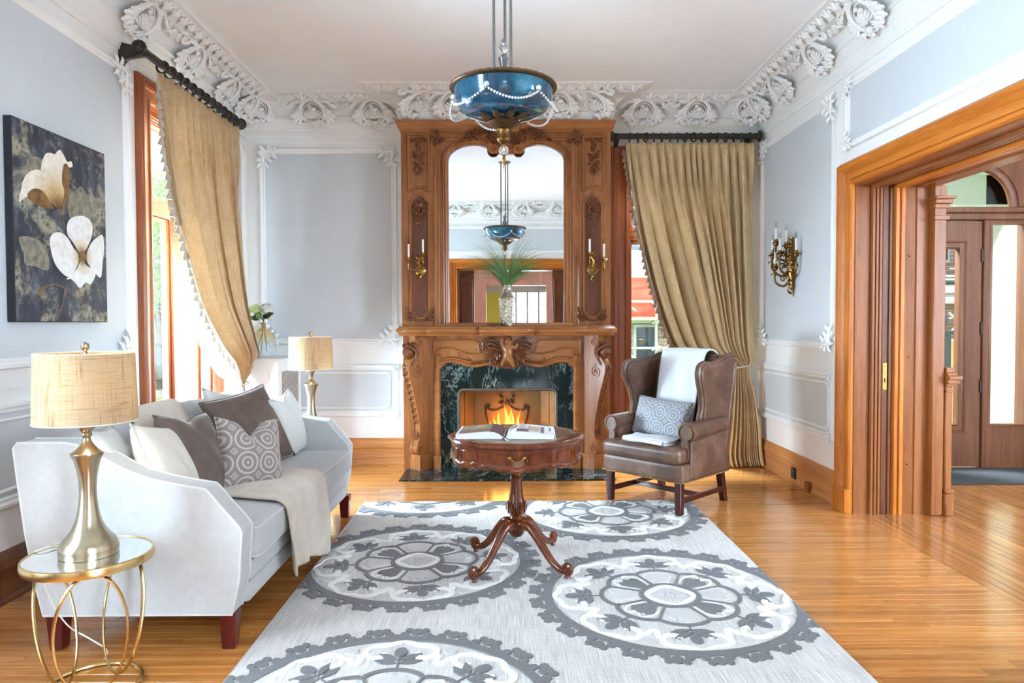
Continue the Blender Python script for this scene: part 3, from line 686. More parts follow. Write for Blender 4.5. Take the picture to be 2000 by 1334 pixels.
# ------------------------------------------------------------------ wide doorway with pocket doors
dw = empty('door_1'); struct(dw, 'wide doorway with heavy orange wood casing')
cz = [(0, 0), (0, .02), (.008, .034), (.022, .036), (.027, .018), (.034, .018), (.039, .030), (.055, .034), (.061, .020), (.085, .026), (.098, .044), (.116, .060), (.145, .064), (.154, .052), (.157, .038), (.168, .034), (.17, 0)]
pth = [(XR, DY[1], 0), (XR, DY[1], DZ), (XR, DY[0], DZ), (XR, DY[0], 0)]
for m_, q_ in zip(MB().segs(pth, cz, (-1, 0, 0)), ('casing', 'casingH', 'casing')): m_.build('door_casing', M[q_], dw, ang=22)
b = MB(); b.cbox(XR-.062, XR, DY[1]-.002, DY[1]+.175, 0, .17, .004); b.build('plinth_block', M['casing'], dw)
# jamb profile: (x into the wall, projection into the opening)
def ribs(x0, x1, d0, d1, k=3):
    out = []
    for i in range(k):
        a, c = lerp(x0, x1, i/k), lerp(x0, x1, (i+1)/k); out += [(a, d0), (lerp(a, c, .2), d1), (lerp(a, c, .8), d1)]
    return out+[(x1, d0)]
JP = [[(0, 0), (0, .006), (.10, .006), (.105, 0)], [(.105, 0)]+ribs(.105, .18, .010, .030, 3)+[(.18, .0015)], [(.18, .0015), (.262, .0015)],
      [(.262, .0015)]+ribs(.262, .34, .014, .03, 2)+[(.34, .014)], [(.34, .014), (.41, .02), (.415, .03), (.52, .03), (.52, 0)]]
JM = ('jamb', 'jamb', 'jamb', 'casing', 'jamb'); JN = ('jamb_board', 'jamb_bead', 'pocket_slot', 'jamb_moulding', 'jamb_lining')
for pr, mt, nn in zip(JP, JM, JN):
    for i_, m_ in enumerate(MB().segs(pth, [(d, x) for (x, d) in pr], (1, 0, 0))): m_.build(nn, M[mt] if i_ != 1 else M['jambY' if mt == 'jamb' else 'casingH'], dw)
b = MB(); b.cbox(XR+.188, XR+.222, DY[1]-.010, DY[1]+.015, 0, DZ, .003); b.cbox(XR+.235, XR+.258, DY[1]-.012, DY[1]+.015, 0, DZ, .003)
b.build('pocket_door_edge', M['dark_panel'], dw)
b = MB(); b.cbox(XR+.196, XR+.226, DY[1]-.013, DY[1]-.004, .87, 1.06, .002); lk = b.build('lock_plate', M['brass'], dw)
b = MB(); b.cbox(XR+.206, XR+.216, DY[1]-.0145, DY[1]-.012, .925, .955, .001)
for k in range(4): b.ball((XR+.211, DY[1]-.0135, .975+k*.02), .003, 5, 4)
b.build('keyhole', M['hinge'], lk)
for z in (.35, 1.1, 1.8):
    MB().ball((XR+.37, DY[1]-.017, z), .006, 6, 5).build('screw_head', M['hinge'], dw)
# pilaster and pedestal on the hall side
b = MB(); b.cbox(2.93, 3.02, 4.72, 4.86, 0, 2.28, .008)
for (z0, z1, g) in ((2.04, 2.07, .012), (2.12, 2.15, .014), (2.15, 2.18, .026), (2.18, 2.20, .04)): b.cbox(2.93-g*.2, 3.02+g, 4.72-g, 4.86, z0, z1, .004)
tag(b.build('hall_pilaster', M['jamb']), 'tall brown wood pilaster at the hall edge of the doorway', 'pilaster')
b = MB(); b.cbox(3.021, 3.085, 4.70, 4.86, 0, .16, .008); b.cbox(3.021, 3.07, 4.71, 4.85, .16, .90, .006)
for (z0, z1, g) in ((.86, .875, .008), (.90, .92, .012), (.92, .95, .03), (.95, .975, .042), (.975, .995, .02), (.995, 1.03, .006)): b.cbox(3.021, 3.07+g, 4.71-g, 4.85, z0, z1, .003)
b.cbox(3.021, 3.085, 4.695, 4.86, .16, .19, .008)
tag(b.build('hall_pedestal', M['jamb']), 'short brown wood pedestal with stepped cap beside the hall doormat', 'pedestal')
# ------------------------------------------------------------------ hall
YD = 6.30
b = MB(); b.box(6.2, 6.4, .1, .5, 0, ZC); b.box(6.2, 6.4, 2.0, 6.5, 0, ZC); b.box(6.2, 6.4, .5, 2.0, 0, .6); b.box(6.2, 6.4, .5, 2.0, 2.9, ZC); b.box(2.93, 6.4, -.1, .1, 0, ZC)  # side opening is unseen, added so the fill lamp reaches the hall
struct(b.build('wall_hall_right', M['trim'], sm=False))
SXC, SR, SZ = 4.25, .44, 2.385
arch = [(SXC+SR*cos(a), SZ+SR*sin(a)) for a in [pi*i/28 for i in range(29)]]
b = MB(); b.plate([(2.93, 0), (3.44, 0), (3.44, 2.27), (4.78, 2.27), (4.78, 0), (6.3, 0), (6.3, ZC), (2.93, ZC)], [arch], lambda u, v, d: V((u, YD+d, v)), .14)
wh = struct(b.build('wall_hall_far', M['door_oak'], sm=False), 'oak entry wall of the hall')
b = MB(); b.sweep([(p[0], YD, p[1]) for p in arch], [(-.005, -.03), (-.005, .03), (.02, .03), (.026, .018), (.045, .018), (.055, .034), (.085, .03), (.1, .012), (.1, 0)][::1], (0, -1, 0)); b.build('arch_moulding', M['door_oak'], wh)
b = MB(); b.cbox(3.4, 4.85, YD-.03, YD+.05, 2.27, 2.33, .008); b.cbox(3.4, 4.85, YD-.045, YD, 2.33, 2.385, .01); b.build('transom_bar', M['door_oak'], wh)
b = MB(); b.plate(arch, [], lambda u, v, d: V((u, YD+.06+d, v)), .006); b.build('pane', M['pane'], wh, sm=False)
b = MB(); b.cbox(4.362, 4.42, YD-.02, YD+.1, 0, 2.27, .006); b.build('door_post', M['door_oak'], wh)
dl = empty('door_2'); struct(dl, 'oak entry door with a tall glass pane')
b = MB(); X0, X1 = 3.45, 4.355; P = (3.66, 4.14, .40, 2.01); y0, y1 = YD, YD+.05
for (a, c, z0, z1) in ((X0, P[0], .01, 2.26), (P[1], X1, .01, 2.26), (P[0], P[1], .01, P[2]), (P[0], P[1], P[3], 2.26)): b.box(a, c, y0, y1, z0, z1)
b.build('door_leaf', M['door_oak'], dl, sm=False)
rect = lambda a, c, z0, z1, y: [(a, y, z0), (c, y, z0), (c, y, z1), (a, y, z1)]
b = MB(); b.sweep(rect(P[0], P[1], P[2], P[3], YD), [(-.075, 0), (-.075, .012), (-.06, .016), (-.05, .008), (-.012, .008), (0, .02), (.004, 0)], (0, -1, 0), closed=True); b.build('pane_moulding', M['door_oak'], dl)
MB().box(P[0], P[1], YD+.02, YD+.026, P[2], P[3]).build('pane', M['pane'], dl, sm=False)
for z in (.75, 1.95, 1.28):
    MB().cbox(4.345, 4.372, YD-.012, YD+.01, z-.06, z+.06, .003).build('door_hinge', M['hinge'], dl)
sl = empty('window_4'); struct(sl, 'narrow sidelight beside the entry door')
b = MB(); b.sweep(rect(4.44, 4.765, .40, 2.23, YD), [(-.02, 0), (-.02, .016), (0, .02), (.004, 0)], (0, -1, 0), closed=True); b.box(4.42, 4.78, YD, YD+.05, 0, .40); b.box(4.42, 4.44, YD, YD+.05, .4, 2.27); b.box(4.765, 4.78, YD, YD+.05, .4, 2.27); b.box(4.44, 4.765, YD, YD+.05, 2.23, 2.27); b.build('sidelight_frame', M['door_oak'], sl)
MB().box(4.44, 4.765, YD+.02, YD+.026, .40, 2.23).build('pane', M['pane'], sl, sm=False)
b = MB(); b.rbox(3.35, 4.95, 5.62, 6.22, 0, .016, .007, 12); tag(b.build('doormat', M['doormat']), 'dark grey pile doormat on the hall floor by the entry door', 'doormat')
# ------------------------------------------------------------------ rear opening and the rooms behind the camera (seen in the mirror)
do = empty('door_3'); struct(do, 'wide doorway opposite the fireplace')
rp = [(RO[0], YR, 0), (RO[0], YR, DZ), (RO[1], YR, DZ), (RO[1], YR, 0)]
for m_, q_ in zip(MB().segs(rp[::-1], cz, (0, 1, 0)), ('casing', 'casingX', 'casing')): m_.build('door_casing', M[q_], do)
b = MB(); b.box(RO[0], RO[0]+.03, .25, YR, 0, DZ); b.box(RO[1]-.03, RO[1], .25, YR, 0, DZ); b.box(RO[0], RO[1], .25, YR, DZ-.03, DZ); b.build('jamb_lining', M['jamb'], do, sm=False)
for (a, c) in ((RO[0], -.56), (.80, RO[1])):
    b = MB(); b.box(a+.03, c, .38, .42, .01, DZ-.03); d_ = b.build('pocket_door', M['dark_panel'], do, sm=False)
    b = MB(); b.sweep(rect(a+.08, c-.05, .95, 2.1, .42), [(0, 0), (0, .014), (.02, .016), (.03, 0)], (0, 1, 0), closed=True); b.build('panel_moulding', M['dark_panel'], d_)
b = MB()
for (xx0, xx1) in ((-3.25, -3.0), (3.3, 3.55)):
    b.box(xx0, xx1, -5.2, -3.4, 0, ZC); b.box(xx0, xx1, -1.2, .25, 0, ZC); b.box(xx0, xx1, -3.4, -1.2, 0, .5); b.box(xx0, xx1, -3.4, -1.2, 2.9, ZC)
struct(b.build('wall_parlour_sides', M['trim'], sm=False))
b = MB(); b.box(-3.0, -.5, -5.2, -5.0, 0, ZC); b.box(1.04, 3.3, -5.2, -5.0, 0, ZC); b.box(-.5, 1.04, -5.2, -5.0, 2.3, ZC)
struct(b.build('wall_parlour_end', M['dark_panel'], sm=False))
b = MB(); b.box(-3.3, 3.6, -8.2, .25, -.05, 0); struct(b.build('floor_parlour', M['floor'], sm=False))
b = MB(); b.box(-2.2, -2.1, -8.0, -5.2, 0, ZC); b.box(-2.2, -.05, -8.1, -8.0, 0, 2.25); struct(b.build('wall_far_room', plain('yellow_paint', srgb(216, 208, 92), .7), sm=False))
b = MB(); b.box(-2.2, 2.4, -8.12, -8.0, 2.25, ZC); b.box(2.3, 2.4, -8, -5.2, 0, ZC)
for xx in (-.05, .28, .62, .96, 1.3): b.box(xx, xx+.06, -8.1, -8.0, 0, 2.25)
b.box(0, 1.3, -8.1, -8.0, 1.25, 1.3); b.box(1.3, 2.4, -8.1, -8.0, 0, 2.25); struct(b.build('window_5', M['panel'], sm=False))
for nm, xx, rz in (('window_6', -3.0, pi/2), ('window_7', 3.3, -pi/2)):  # unseen parlour side windows, added for the fill lamps to shine through
    t = struct(window(nm, 2.2, 2.4, False, .0)); t.rotation_euler = (0, 0, rz); t.location = (xx, -3.4 if rz > 0 else -1.2, .5)
# ------------------------------------------------------------------ outside
GZ = -.7
b = MB(); b.box(-60, 40, -20, 60, GZ-.2, GZ); struct(b.build('ground', plain('lawn', srgb(150, 190, 96), .9, var=.3, vscale=3), sm=False))
b = MB(); b.box(-13.5, -9.5, -15, 50, GZ, GZ+.02); struct(b.build('street', plain('asphalt', srgb(150, 150, 152), .9, var=.1), sm=False))
def brickmat():
    t = NT('pale_brick'); br = t.n('ShaderNodeTexBrick'); t.l(t.coord((1, 1, 1), rot=(pi/2, 0, 0)), br.inputs['Vector']); br.inputs['Scale'].default_value = 1; br.inputs['Brick Width'].default_value = .21; br.inputs['Row Height'].default_value = .075; br.inputs['Mortar Size'].default_value = .006
    br.inputs['Color1'].default_value = srgb(186, 150, 132); br.inputs['Color2'].default_value = srgb(164, 126, 108); br.inputs['Mortar'].default_value = srgb(208, 200, 194); t.base(br.outputs['Color'], .85); t.bump(br.outputs['Fac'], -.3, .01); return t.m
M['brick'] = brickmat(); M['stone'] = plain('pale_stone', srgb(206, 204, 200), .8, var=.08); M['galv'] = plain('galvanised_tube', srgb(198, 206, 210), .4, .4)
M['darkglass'] = plain('dark_window_glass', srgb(60, 66, 74), .1, 0)
YH = 13.0
hs = thing('brick_house', 'pale brick row house behind the scaffold', 'building', (5, YH, GZ))
b = MB(); b.box(-6, 9, 0, .4, 0, 9); b.box(3.35, 3.7, -.35, 0, 0, 9); b.build('wall', M['brick'], hs, sm=False)
for (x_, z_, ww, hh) in ((-2.55, .7, .34, 1.25), (-1.9, .3, .12, 1.7), (2.4, 3.2, .9, 1.9), (-3.4, 3.4, .9, 1.7), (4.2, 3.1, 1, 1.9), (-.4, 3.6, 1, 1.7)):
    f = MB().cbox(x_-.06, x_+ww+.06, -.05, .02, z_-.06, z_+hh+.06, .01).build('window', M['stone'], hs); MB().box(x_, x_+ww, -.06, -.04, z_, z_+hh).build('pane', M['darkglass'], f, sm=False)
MB().cbox(2.9, 3.9, -.5, 0, 2.55, 2.72, .02).build('stone_sill', M['stone'], hs); MB().cbox(3.0, 3.7, -.42, 0, 2.36, 2.55, .02).build('stone_sill', M['stone'], hs); MB().cbox(2.8, 4.0, -.55, 0, 2.72, 2.85, .02).build('ledge', M['darkglass'], hs)
def tarpmat():
    t = NT('printed_tarp'); v = t.coord((1, 1, 1)); a = t.noise(t.coord((26, 1, 9)), 1, 1); bb = t.noise(t.coord((70, 1, 4)), 1, 2); sp = t.n('ShaderNodeSeparateXYZ'); t.l(v, sp.inputs[0])
    row = t.math('GREATER_THAN', t.math('SINE', t.math('MULTIPLY', sp.outputs[2], 62)), .72); k = t.math('MULTIPLY', row, t.math('MULTIPLY', t.math('GREATER_THAN', a, .5), t.math('GREATER_THAN', bb, .48)))
    t.base(t.mix(t.math('MULTIPLY', k, .75), srgb(206, 232, 242), srgb(86, 112, 124)), .7); return t.m
b = MB(); b.cbox(1.7, 3.5, YH-.34, YH-.30, 2.16, 2.62, .01); tag(b.build('printed_tarp', tarpmat()), 'pale blue printed sheet hung on the scaffold above the red netting', 'sheet')
b = MB(); b.grid(lambda u, v: V((lerp(1.5, 3.6, u), YH-.36+.03*sin(u*19)+.02*sin(v*9), lerp(1.42, 2.20, v))), 40, 8)
o = tag(b.build('safety_netting', plain('red_netting', srgb(226, 92, 70), .8, var=.3, vscale=5)), 'red safety netting tied to the scaffold', 'netting'); o.modifiers.new('thick', 'SOLIDIFY').thickness = .01
sc_ = thing('scaffold', 'grey tubular scaffold in front of the brick house', 'scaffold', (0, YH, 0))
def tb(a, c, r=.026): MB().tube([a, c], r, 8).build('scaffold_tube', M['galv'], sc_)
for x_ in (1.2, 2.73, 4.2, 6.9, 8.35, 9.8): tb((x_, -.5, GZ), (x_, -.5, 6))
for z in (.88, 1.36, 1.72, 2.17, 3.4): tb((1.0, -.54, z), (4.4, -.54, z), .024)
for z in (1.0, 2.1, 2.16, 3.2): tb((6.7, -.54, z), (10, -.54, z), .024)
tb((2.0, -.58, 1.0), (2.9, -.58, .1)); tb((8.0, -.58, 1.5), (8.9, -.58, .6)); tb((8.0, -.58, 1.1), (9.0, -.58, 2.2)); tb((8.2, -.58, 3.1), (8.9, -.58, 2.4))
for x_, z in ((2.73, .88), (2.73, 1.36), (2.73, 1.72), (8.35, 2.1), (2.2, 1.6)):
    m = MB(); m.rbox(x_-.05, x_+.05, -.6, -.48, z-.045, z+.045, .02, 6); m.tube([(x_+.04, -.6, z+.03), (x_+.14, -.6, z-.05)], .018, 6); m.tube([(x_-.1, -.6, z-.04), (x_-.02, -.6, z+.03)], .018, 6); m.build('coupler', M['galv'], sc_)
for k in range(8): tb((8.05, -.5, .2+k*.3), (8.3, -.5, .2+k*.3), .014)
MB().cbox(1.0, 4.4, -.9, -.3, 1.38, 1.44, .006).build('scaffold_board', plain('scaffold_plank', srgb(222, 190, 132), .8), sc_)
fn = thing('board_fence', 'orange-stained board fence beyond the entry door', 'fence', (0, 11.0, GZ)); fm = plain('fence_board', srgb(220, 158, 92), .7, var=.15, vscale=8); fme = MB().cbox(0, .142, 0, .025, 0, 1.72, .006).mesh('board'); fme.materials.append(fm)
for k in range(26): link('board', fme, fn, (5.3+k*.15, 0, 0))
gp = thing('gate_post', 'dark grey iron post with a ball finial beyond the entry door', 'post', (6.0, 9.6, GZ)); pm_ = plain('grey_iron', srgb(96, 104, 114), .4, .4)
b = MB(); b.cbox(-.14, .14, -.14, .14, 0, 1.86, .01); b.build('shaft', pm_, gp); b = MB(); b.cbox(-.19, .19, -.19, .19, 1.86, 1.92, .012); b.build('cap', pm_, gp); MB().ball((0, 0, 2.06), .155, 16, 10).build('ball_finial', pm_, gp)
def leafcloud(name, mat, parent, blobs, n, sz, seed=1):
    rnd = random.Random(seed); m = MB()
    for i in range(n):
        c, r = blobs[rnd.randrange(len(blobs))]; d = V((rnd.gauss(0, 1), rnd.gauss(0, 1), rnd.gauss(0, 1))).normalized()*rnd.random()**.4; p = V(c)+V((d.x*r[0], d.y*r[1], d.z*r[2]))
        a = V((rnd.gauss(0, 1), rnd.gauss(0, 1), rnd.gauss(0, 1))).normalized(); e = a.orthogonal().normalized(); s = sz*rnd.uniform(.6, 1.3); f = a.cross(e)
        m.add([p-e*s, p+f*s*.5, p+e*s, p-f*s*.5], [(0, 1, 2, 3)])
    return m.build(name, mat, parent, sm=False)
LM = weave('tree_leaf', srgb(120, 168, 84), srgb(176, 210, 132), 3, .7, trans=.35); BK = plain('bark', srgb(96, 84, 72), .9, var=.3, vscale=6)
bu = thing('garden_bush', 'bright green leafy bush under the window beside the fireplace', 'bush', (2.2, 8.6, GZ)); leafcloud('foliage', LM, bu, [((0, 0, .55), (.7, .5, .55)), ((-.4, .1, .8), (.4, .4, .45)), ((.5, 0, .7), (.45, .4, .5))], 4000, .035, 3); MB().tube([(0, 0, 0), (.02, 0, .8)], .03, 6).build('stem', BK, bu)
for k, (x_, y_, hh, lab) in enumerate(((-14.3, 28.6, 8, 'tall street tree nearest the west window'), (-19.5, 38, 10, 'large tree across the street behind the nearer tree'), (-16, 45, 9, 'tree at the far end of the street view'), (-27, 55, 12, 'distant pale tree closing the street view'), (-8.2, 30, 8, 'slender tree close to the house wall beyond the west window'))):
    t = thing('street_tree', lab, 'tree', (x_, y_, GZ), 0, 'trees outside the tall window')
    MB().tube(smooth([(0, 0, 0), (.05, .05, 1.5), (-.05, 0, 3), (.1, 0, hh*.7)], 4), lambda q: .22*(1-.6*q), 8).build('trunk', BK, t)
    leafcloud('crown', LM, t, [((0, 0, hh*.72), (2.4, 2.4, hh*.32)), ((1.2, .5, hh*.55), (1.6, 1.6, 1.6)), ((-1.2, -.5, hh*.6), (1.7, 1.7, 1.6)), ((0, 0, hh*.45), (1.5, 1.5, 1.2))], 6000, .17, 10+k)
ca = thing('parked_car', 'dark parked car on the street beyond the tall window', 'car', (-11.4, 23.0, GZ), radians(90)); cmt = plain('car_paint', srgb(52, 58, 66), .25, .2)
prof = [(-2.1, .35), (-2.15, .75), (-1.5, .9), (-.9, 1.38), (.6, 1.4), (1.3, .95), (2.1, .82), (2.2, .4)]
b = MB(); b.plate(prof, [], lambda u, v, d: V((u, -.85+d, v)), 1.7); b.build('body', cmt, ca)
b = MB(); b.plate([(-1.25, .95), (-.82, 1.3), (.5, 1.32), (1.05, .97)], [], lambda u, v, d: V((u, -.87+d, v)), 1.74); b.build('side_windows', M['darkglass'], ca)
for sx in (-1.35, 1.35):
    for sy in (-.8, .8):
        w_ = MB().lathe([(0, -.1), (.33, -.1), (.33, .1), (0, .1)], 16).xf(TR(sx, sy, .33) @ Matrix.Rotation(pi/2, 4, 'X')).build('wheel', M['iron'], ca)
b = MB(); b.box(-3.3, -2.9, 6.95, 7.5, GZ, 4); b.box(-3.2, -2.85, 6.9, 6.95, GZ, 4); tag(b.build('stone_pier', M['stone'], sm=False), 'white stone pier just outside the tall window', 'pier')
b = MB(); b.box(-3.6, -2.72, 4.4, 6.9, GZ, .42); tag(b.build('stone_ledge', M['stone'], sm=False), 'white stone ledge under the tall window outside', 'ledge')
b = MB(); b.box(3.35, 6.3, 7.0, 8.6, 3.1, 3.25); b.box(5.78, 6.08, 8.3, 8.6, GZ, 3.1); b.box(6.2, 7.4, 8.5, 8.7, GZ, 3.3); b.box(3.3, 6.3, 8.3, 8.5, 2.75, 3.1); tag(b.build('entry_portico', plain('portico_paint', srgb(196, 200, 188), .7), sm=False), 'pale painted stone portico outside the entry door', 'portico')
b = MB(); b.box(2.95, 6.3, 6.44, 9.0, GZ, -.02); struct(b.build('porch_floor', M['stone'], sm=False))
# ------------------------------------------------------------------ fireplace
FY = 6.33; FX0 = .008
fxp = lambda px: W(px, 630, FY).x
fzp = lambda py: W(990, py, FY).z
fp = thing('fireplace', 'carved honey-wood fireplace with arched mirror above and green marble surround', 'fireplace', (FX0, 6.39, 0))
def F(p): return V((p[0]-FX0, p[1]-6.39, p[2]))           # world -> fireplace space
def fb(m, name, mat, parent=fp, **k): return m.xf(TR(-FX0, -6.39, 0)).build(name, mat, parent, **k)
def mir(pts): return pts+[(2*FX0-x, z) for (x, z) in reversed(pts) if abs(x-FX0) > .002]
P2 = lambda L: [(fxp(a), fzp(c)) for a, c in L]
arcL = P2([(874.3, 312), (876, 304), (880, 297), (889, 289), (900, 283.5), (913.6, 280), (927, 278.6), (938, 279.4), (948, 282), (956.5, 286), (964, 291), (976, 296)])+[(FX0, fzp(297))]
mo = [(arcL[0][0], 1.345)]+arcL; mo = mir(mo)              # left bottom, over the top, right bottom
mpf = lambda y0: (lambda u, v, d: V((u, y0+d, v)))
b = MB(); b.plate([(-.947, 1.30), (.963, 1.30), (.963, 3.10), (-.947, 3.10)], [mo], mpf(FY), .058); fb(b, 'overmantel_board', M['honey'], sm=False)
b = MB(); b.plate(mo, [], mpf(FY+.03), .02); fb(b, 'mirror_glass', M['mirror'], sm=False)
MP = [(-.012, -.03), (-.012, .010), (-.004, .022), (.012, .028), (.024, .018), (.031, .022), (.042, .012), (.046, 0)]
b = MB(); b.sweep([(x, FY, z) for x, z in mo], MP, (0, -1, 0)); fb(b, 'mirror_frame', M['honey'])
b = MB(); b.cbox(-.60, .616, FY-.02, FY+.03, 1.315, 1.35, .006); fb(b, 'mirror_rail', M['honeyH'])
b = MB(); b.sweep([(.963, FY+.05, 0), (.963, FY, 0), (-.947, FY, 0), (-.947, FY+.05, 0)], [(0, 3.075), (.008, 3.08), (.012, 3.10), (.03, 3.125), (.036, 3.15), (.042, 3.165), (.042, 3.18), (0, 3.18)], (0, 0, 1)); b.box(-.947, .963, FY, FY+.058, 3.10, 3.18); fb(b, 'crown_moulding', M['honeyH'])
def both(fn):
    fn(1); fn(-1)
def sx(x, s): return x if s > 0 else 2*FX0-x
def stile(s):
    b = MB(); pts = [(sx(-.625, s), FY, 1.32), (sx(-.625, s), FY, fzp(268)), (sx(-.38, s), FY, fzp(268))]
    b.sweep(pts, [(-.03, 0), (-.03, .012), (-.016, .018), (-.006, .010), (.006, .010), (.016, .018), (.03, .012), (.03, 0)], (0, -1, 0)); fb(b, 'stile_moulding', M['honey'])
    b = MB(); b.box(min(sx(-.59, s), sx(-.56, s)), max(sx(-.59, s), sx(-.56, s)), FY-.008, FY, 1.35, 2.7); fb(b, 'fillet', M['honey'], sm=False)
    up = P2([(799, 266), (841, 266), (841, 375), (830, 369), (820, 367), (810, 369), (799, 375)]); lo = P2([(801, 612), (806, 612), (811, 619), (817, 622.5), (824, 622.5), (830, 621), (835, 612), (840, 610), (840, 394), (834, 391.5), (831, 386), (826, 380.5), (820, 380), (813, 383), (806, 390), (802, 400)])
    FP = [(-.006, 0), (-.006, .010), (0, .018), (.010, .018), (.018, .008), (.022, .0)]
    for q, L in enumerate((up, lo)):
        L = [(sx(x, s), z) for x, z in L]; ctr = sum((V((p[0], 0, p[1])) for p in L), V((0, 0, 0)))/len(L)
        ar = sum(L[i][0]*L[(i+1) % len(L)][1]-L[(i+1) % len(L)][0]*L[i][1] for i in range(len(L)))
        if ar < 0: L = L[::-1]
        b = MB(); b.sweep([(x, FY, z) for x, z in L], FP, (0, -1, 0), closed=True); fb(b, 'panel_frame', M['honey'])
        b = MB(); b.plate([(ctr.x+(x-ctr.x)*.92, ctr.z+(z-ctr.z)*.98) for x, z in L], [], mpf(FY-.003), .004); fb(b, 'panel_field', M['dark_panel'] if q else M['honey'], sm=False)
    n = V((0, -1, 0)); X = lambda px: sx(fxp(px), s); Z = fzp; b = MB(); y = FY-.006
    for px, py, r in ((814, 305, .026), (824, 311, .024), (818, 322, .020), (822, 290, .014), (816, 284, .012)): b.rose((X(px), y, Z(py)), r)
    for (a, c) in (((820, 278), (809, 272)), ((820, 278), (831, 272)), ((815, 300), (806, 296)), ((824, 305), (833, 300)), ((815, 315), (807, 322)), ((825, 318), (833, 324)), ((818, 325), (808, 334)), ((820, 325), (829, 336)), ((819, 328), (819, 347)), ((818, 320), (812, 342)), ((821, 322), (825, 342))):
        b.leaf((X(a[0]), y, Z(a[1])), (X(c[0]), y, Z(c[1])), .030, n, .016, .003, 5)
    b.tube(spiral((X(807), y-.005, Z(275)), .016, .004, 0, 3*pi, 14), .005, 5); b.tube(spiral((X(833), y-.005, Z(275)), .016, .004, pi, -2*pi, 14), .005, 5); b.tube([(X(820), y-.004, Z(277)), (X(820), y-.008, Z(296))], .014, 6)
    fb(b, 'flower_carving', M['carve'])
    b = MB(); c = V((X(820), y, Z(410)))
    for k in range(9):
        a = 2*pi*k/9; d = V((cos(a), 0, sin(a))); b.leaf(c+d*.012, c+d*.068+V((-d.z, 0, d.x))*.02, .036, n, .018, .012, 6)
    for k in range(5): a = 2*pi*k/5; b.tube(spiral(c+V((cos(a)*.038, -.012, sin(a)*.044)), .018, .004, a, a+2.6*pi, 12), .005, 5)
    b.tube([c+V((cos(a)*.075, -.004, sin(a)*.088)) for a in [i/20*2*pi for i in range(21)]], .006, 5); b.ball(c+V((0, -.02, 0)), .014, 7, 5)
    b.tube(smooth([c+V((0, -.004, -.07)), c+V((-.012*s, -.006, -.11)), c+V((.006*s, -.004, -.15)), c+V((.03*s, -.004, -.19))], 4), lambda t: .007*(1-.7*t), 5); b.leaf(c+V((0, 0, -.1)), c+V((-.035*s, 0, -.15)), .02, n, .01, 0, 5)
    fb(b, 'medallion_carving', M['carve'])
    b = MB()
    for q, sg in ((800, -1), (844, 1)):
        b.tube(spiral((X(q), y-.01, Z(618)), .036, .006, pi/2, pi/2+sg*s*3.2*pi, 20), .010, 6); b.leaf((X(q), y, Z(612)), (X(q-sg*-6), y, Z(599)), .03, n, .02, 0, 5)
        b.tube(smooth([(X(q), y-.01, Z(610)), (X(q-sg*8), y-.012, Z(613)), (X(q-sg*14), y-.012, Z(624)), (X(822), y-.01, Z(625))], 4), lambda t: .014-.006*t, 6)
        b.leaf((X(q-sg*10), y, Z(618)), (X(q-sg*2), y, Z(628)), .03, n, .014, 0, 5)
    fb(b, 'scroll_carving', M['carve'])
    b = MB(); c = V((X(856), y, Z(267)))
    for k in range(6):
        a = radians(95+k*38)*1; d = V((cos(a)*s, 0, sin(a))); b.leaf(c+d*.006+V((.02*s, 0, -.01)), c+d*.075, .034, n, .022, 0, 6)
    b.tube(spiral(c+V((.045*s, -.01, -.03)), .026, .005, 0, s*3*pi, 16), .008, 6); b.tube(spiral(c+V((-.02*s, -.01, -.062)), .022, .005, 0, -s*3*pi, 16), .007, 6)
    fb(b, 'corner_leaf_carving', M['carve'])
    b = MB()
    for px, py, r in ((917, 268, .030), (928, 264, .022), (940, 258, .036), (951, 257, .026), (962, 262, .024), (967, 272, .034), (976, 266, .026), (982, 276, .026), (972, 281, .018), (905, 274, .014)): b.rose((X(px), y-.012, Z(py)), r)
    for (a, c) in (((912, 270), (900, 278)), ((922, 268), (912, 258)), ((934, 262), (928, 250)), ((946, 258), (948, 247)), ((956, 260), (964, 250)), ((930, 270), (936, 278)), ((950, 266), (956, 274)), ((970, 276), (962, 282)), ((925, 262), (918, 254)), ((978, 262), (984, 252))):
        b.leaf((X(a[0]), y-.006, Z(a[1])), (X(c[0]), y-.006, Z(c[1])), .036, n, .016, .004, 5)
    fb(b, 'rose_garland', M['carve'])
    b = MB(); b.tube(spiral((X(966), FY-.03, Z(291)), .048, .008, pi*.65 if s > 0 else pi*.35, (pi*.65 if s > 0 else pi*.35)+s*2.9*pi, 26), lambda t: .022-.012*t, 8); b.ball((X(966), FY-.036, Z(291)), .014, 8, 6)
    fb(b, 'mirror_scroll', M['honey'])
both(stile)
# mantel shelf
SH = [(-.965, 6.39), (-.968, 6.30), (-.955, 6.24), (-.90, 6.20), (-.83, 6.185), (-.765, 6.19), (-.742, 6.205), (-.728, 6.222), (-.70, 6.21), (-.60, 6.195), (-.48, 6.19), (-.36, 6.195), (-.262, 6.21), (-.235, 6.222), (-.222, 6.20), (-.205, 6.165), (-.15, 6.15), (-.06, 6.142)]
SH = SH+[(2*FX0-x, y) for x, y in reversed(SH)]
b = MB(); b.plate([(x, y) for x, y in SH], [], lambda u, v, d: V((u, v, 1.318-d)), .07)
b.sweep([(x, y, 0) for x, y in SH[::-1]], [(0, 1.232), (.004, 1.235), (.008, 1.244), (.004, 1.252), (.016, 1.257), (.026, 1.266), (.03, 1.281), (.026, 1.297), (.014, 1.303), (.012, 1.312), (.006, 1.318), (0, 1.318)], (0, 0, 1)); fb(b, 'mantel_shelf', M['honeyH'], ang=50)
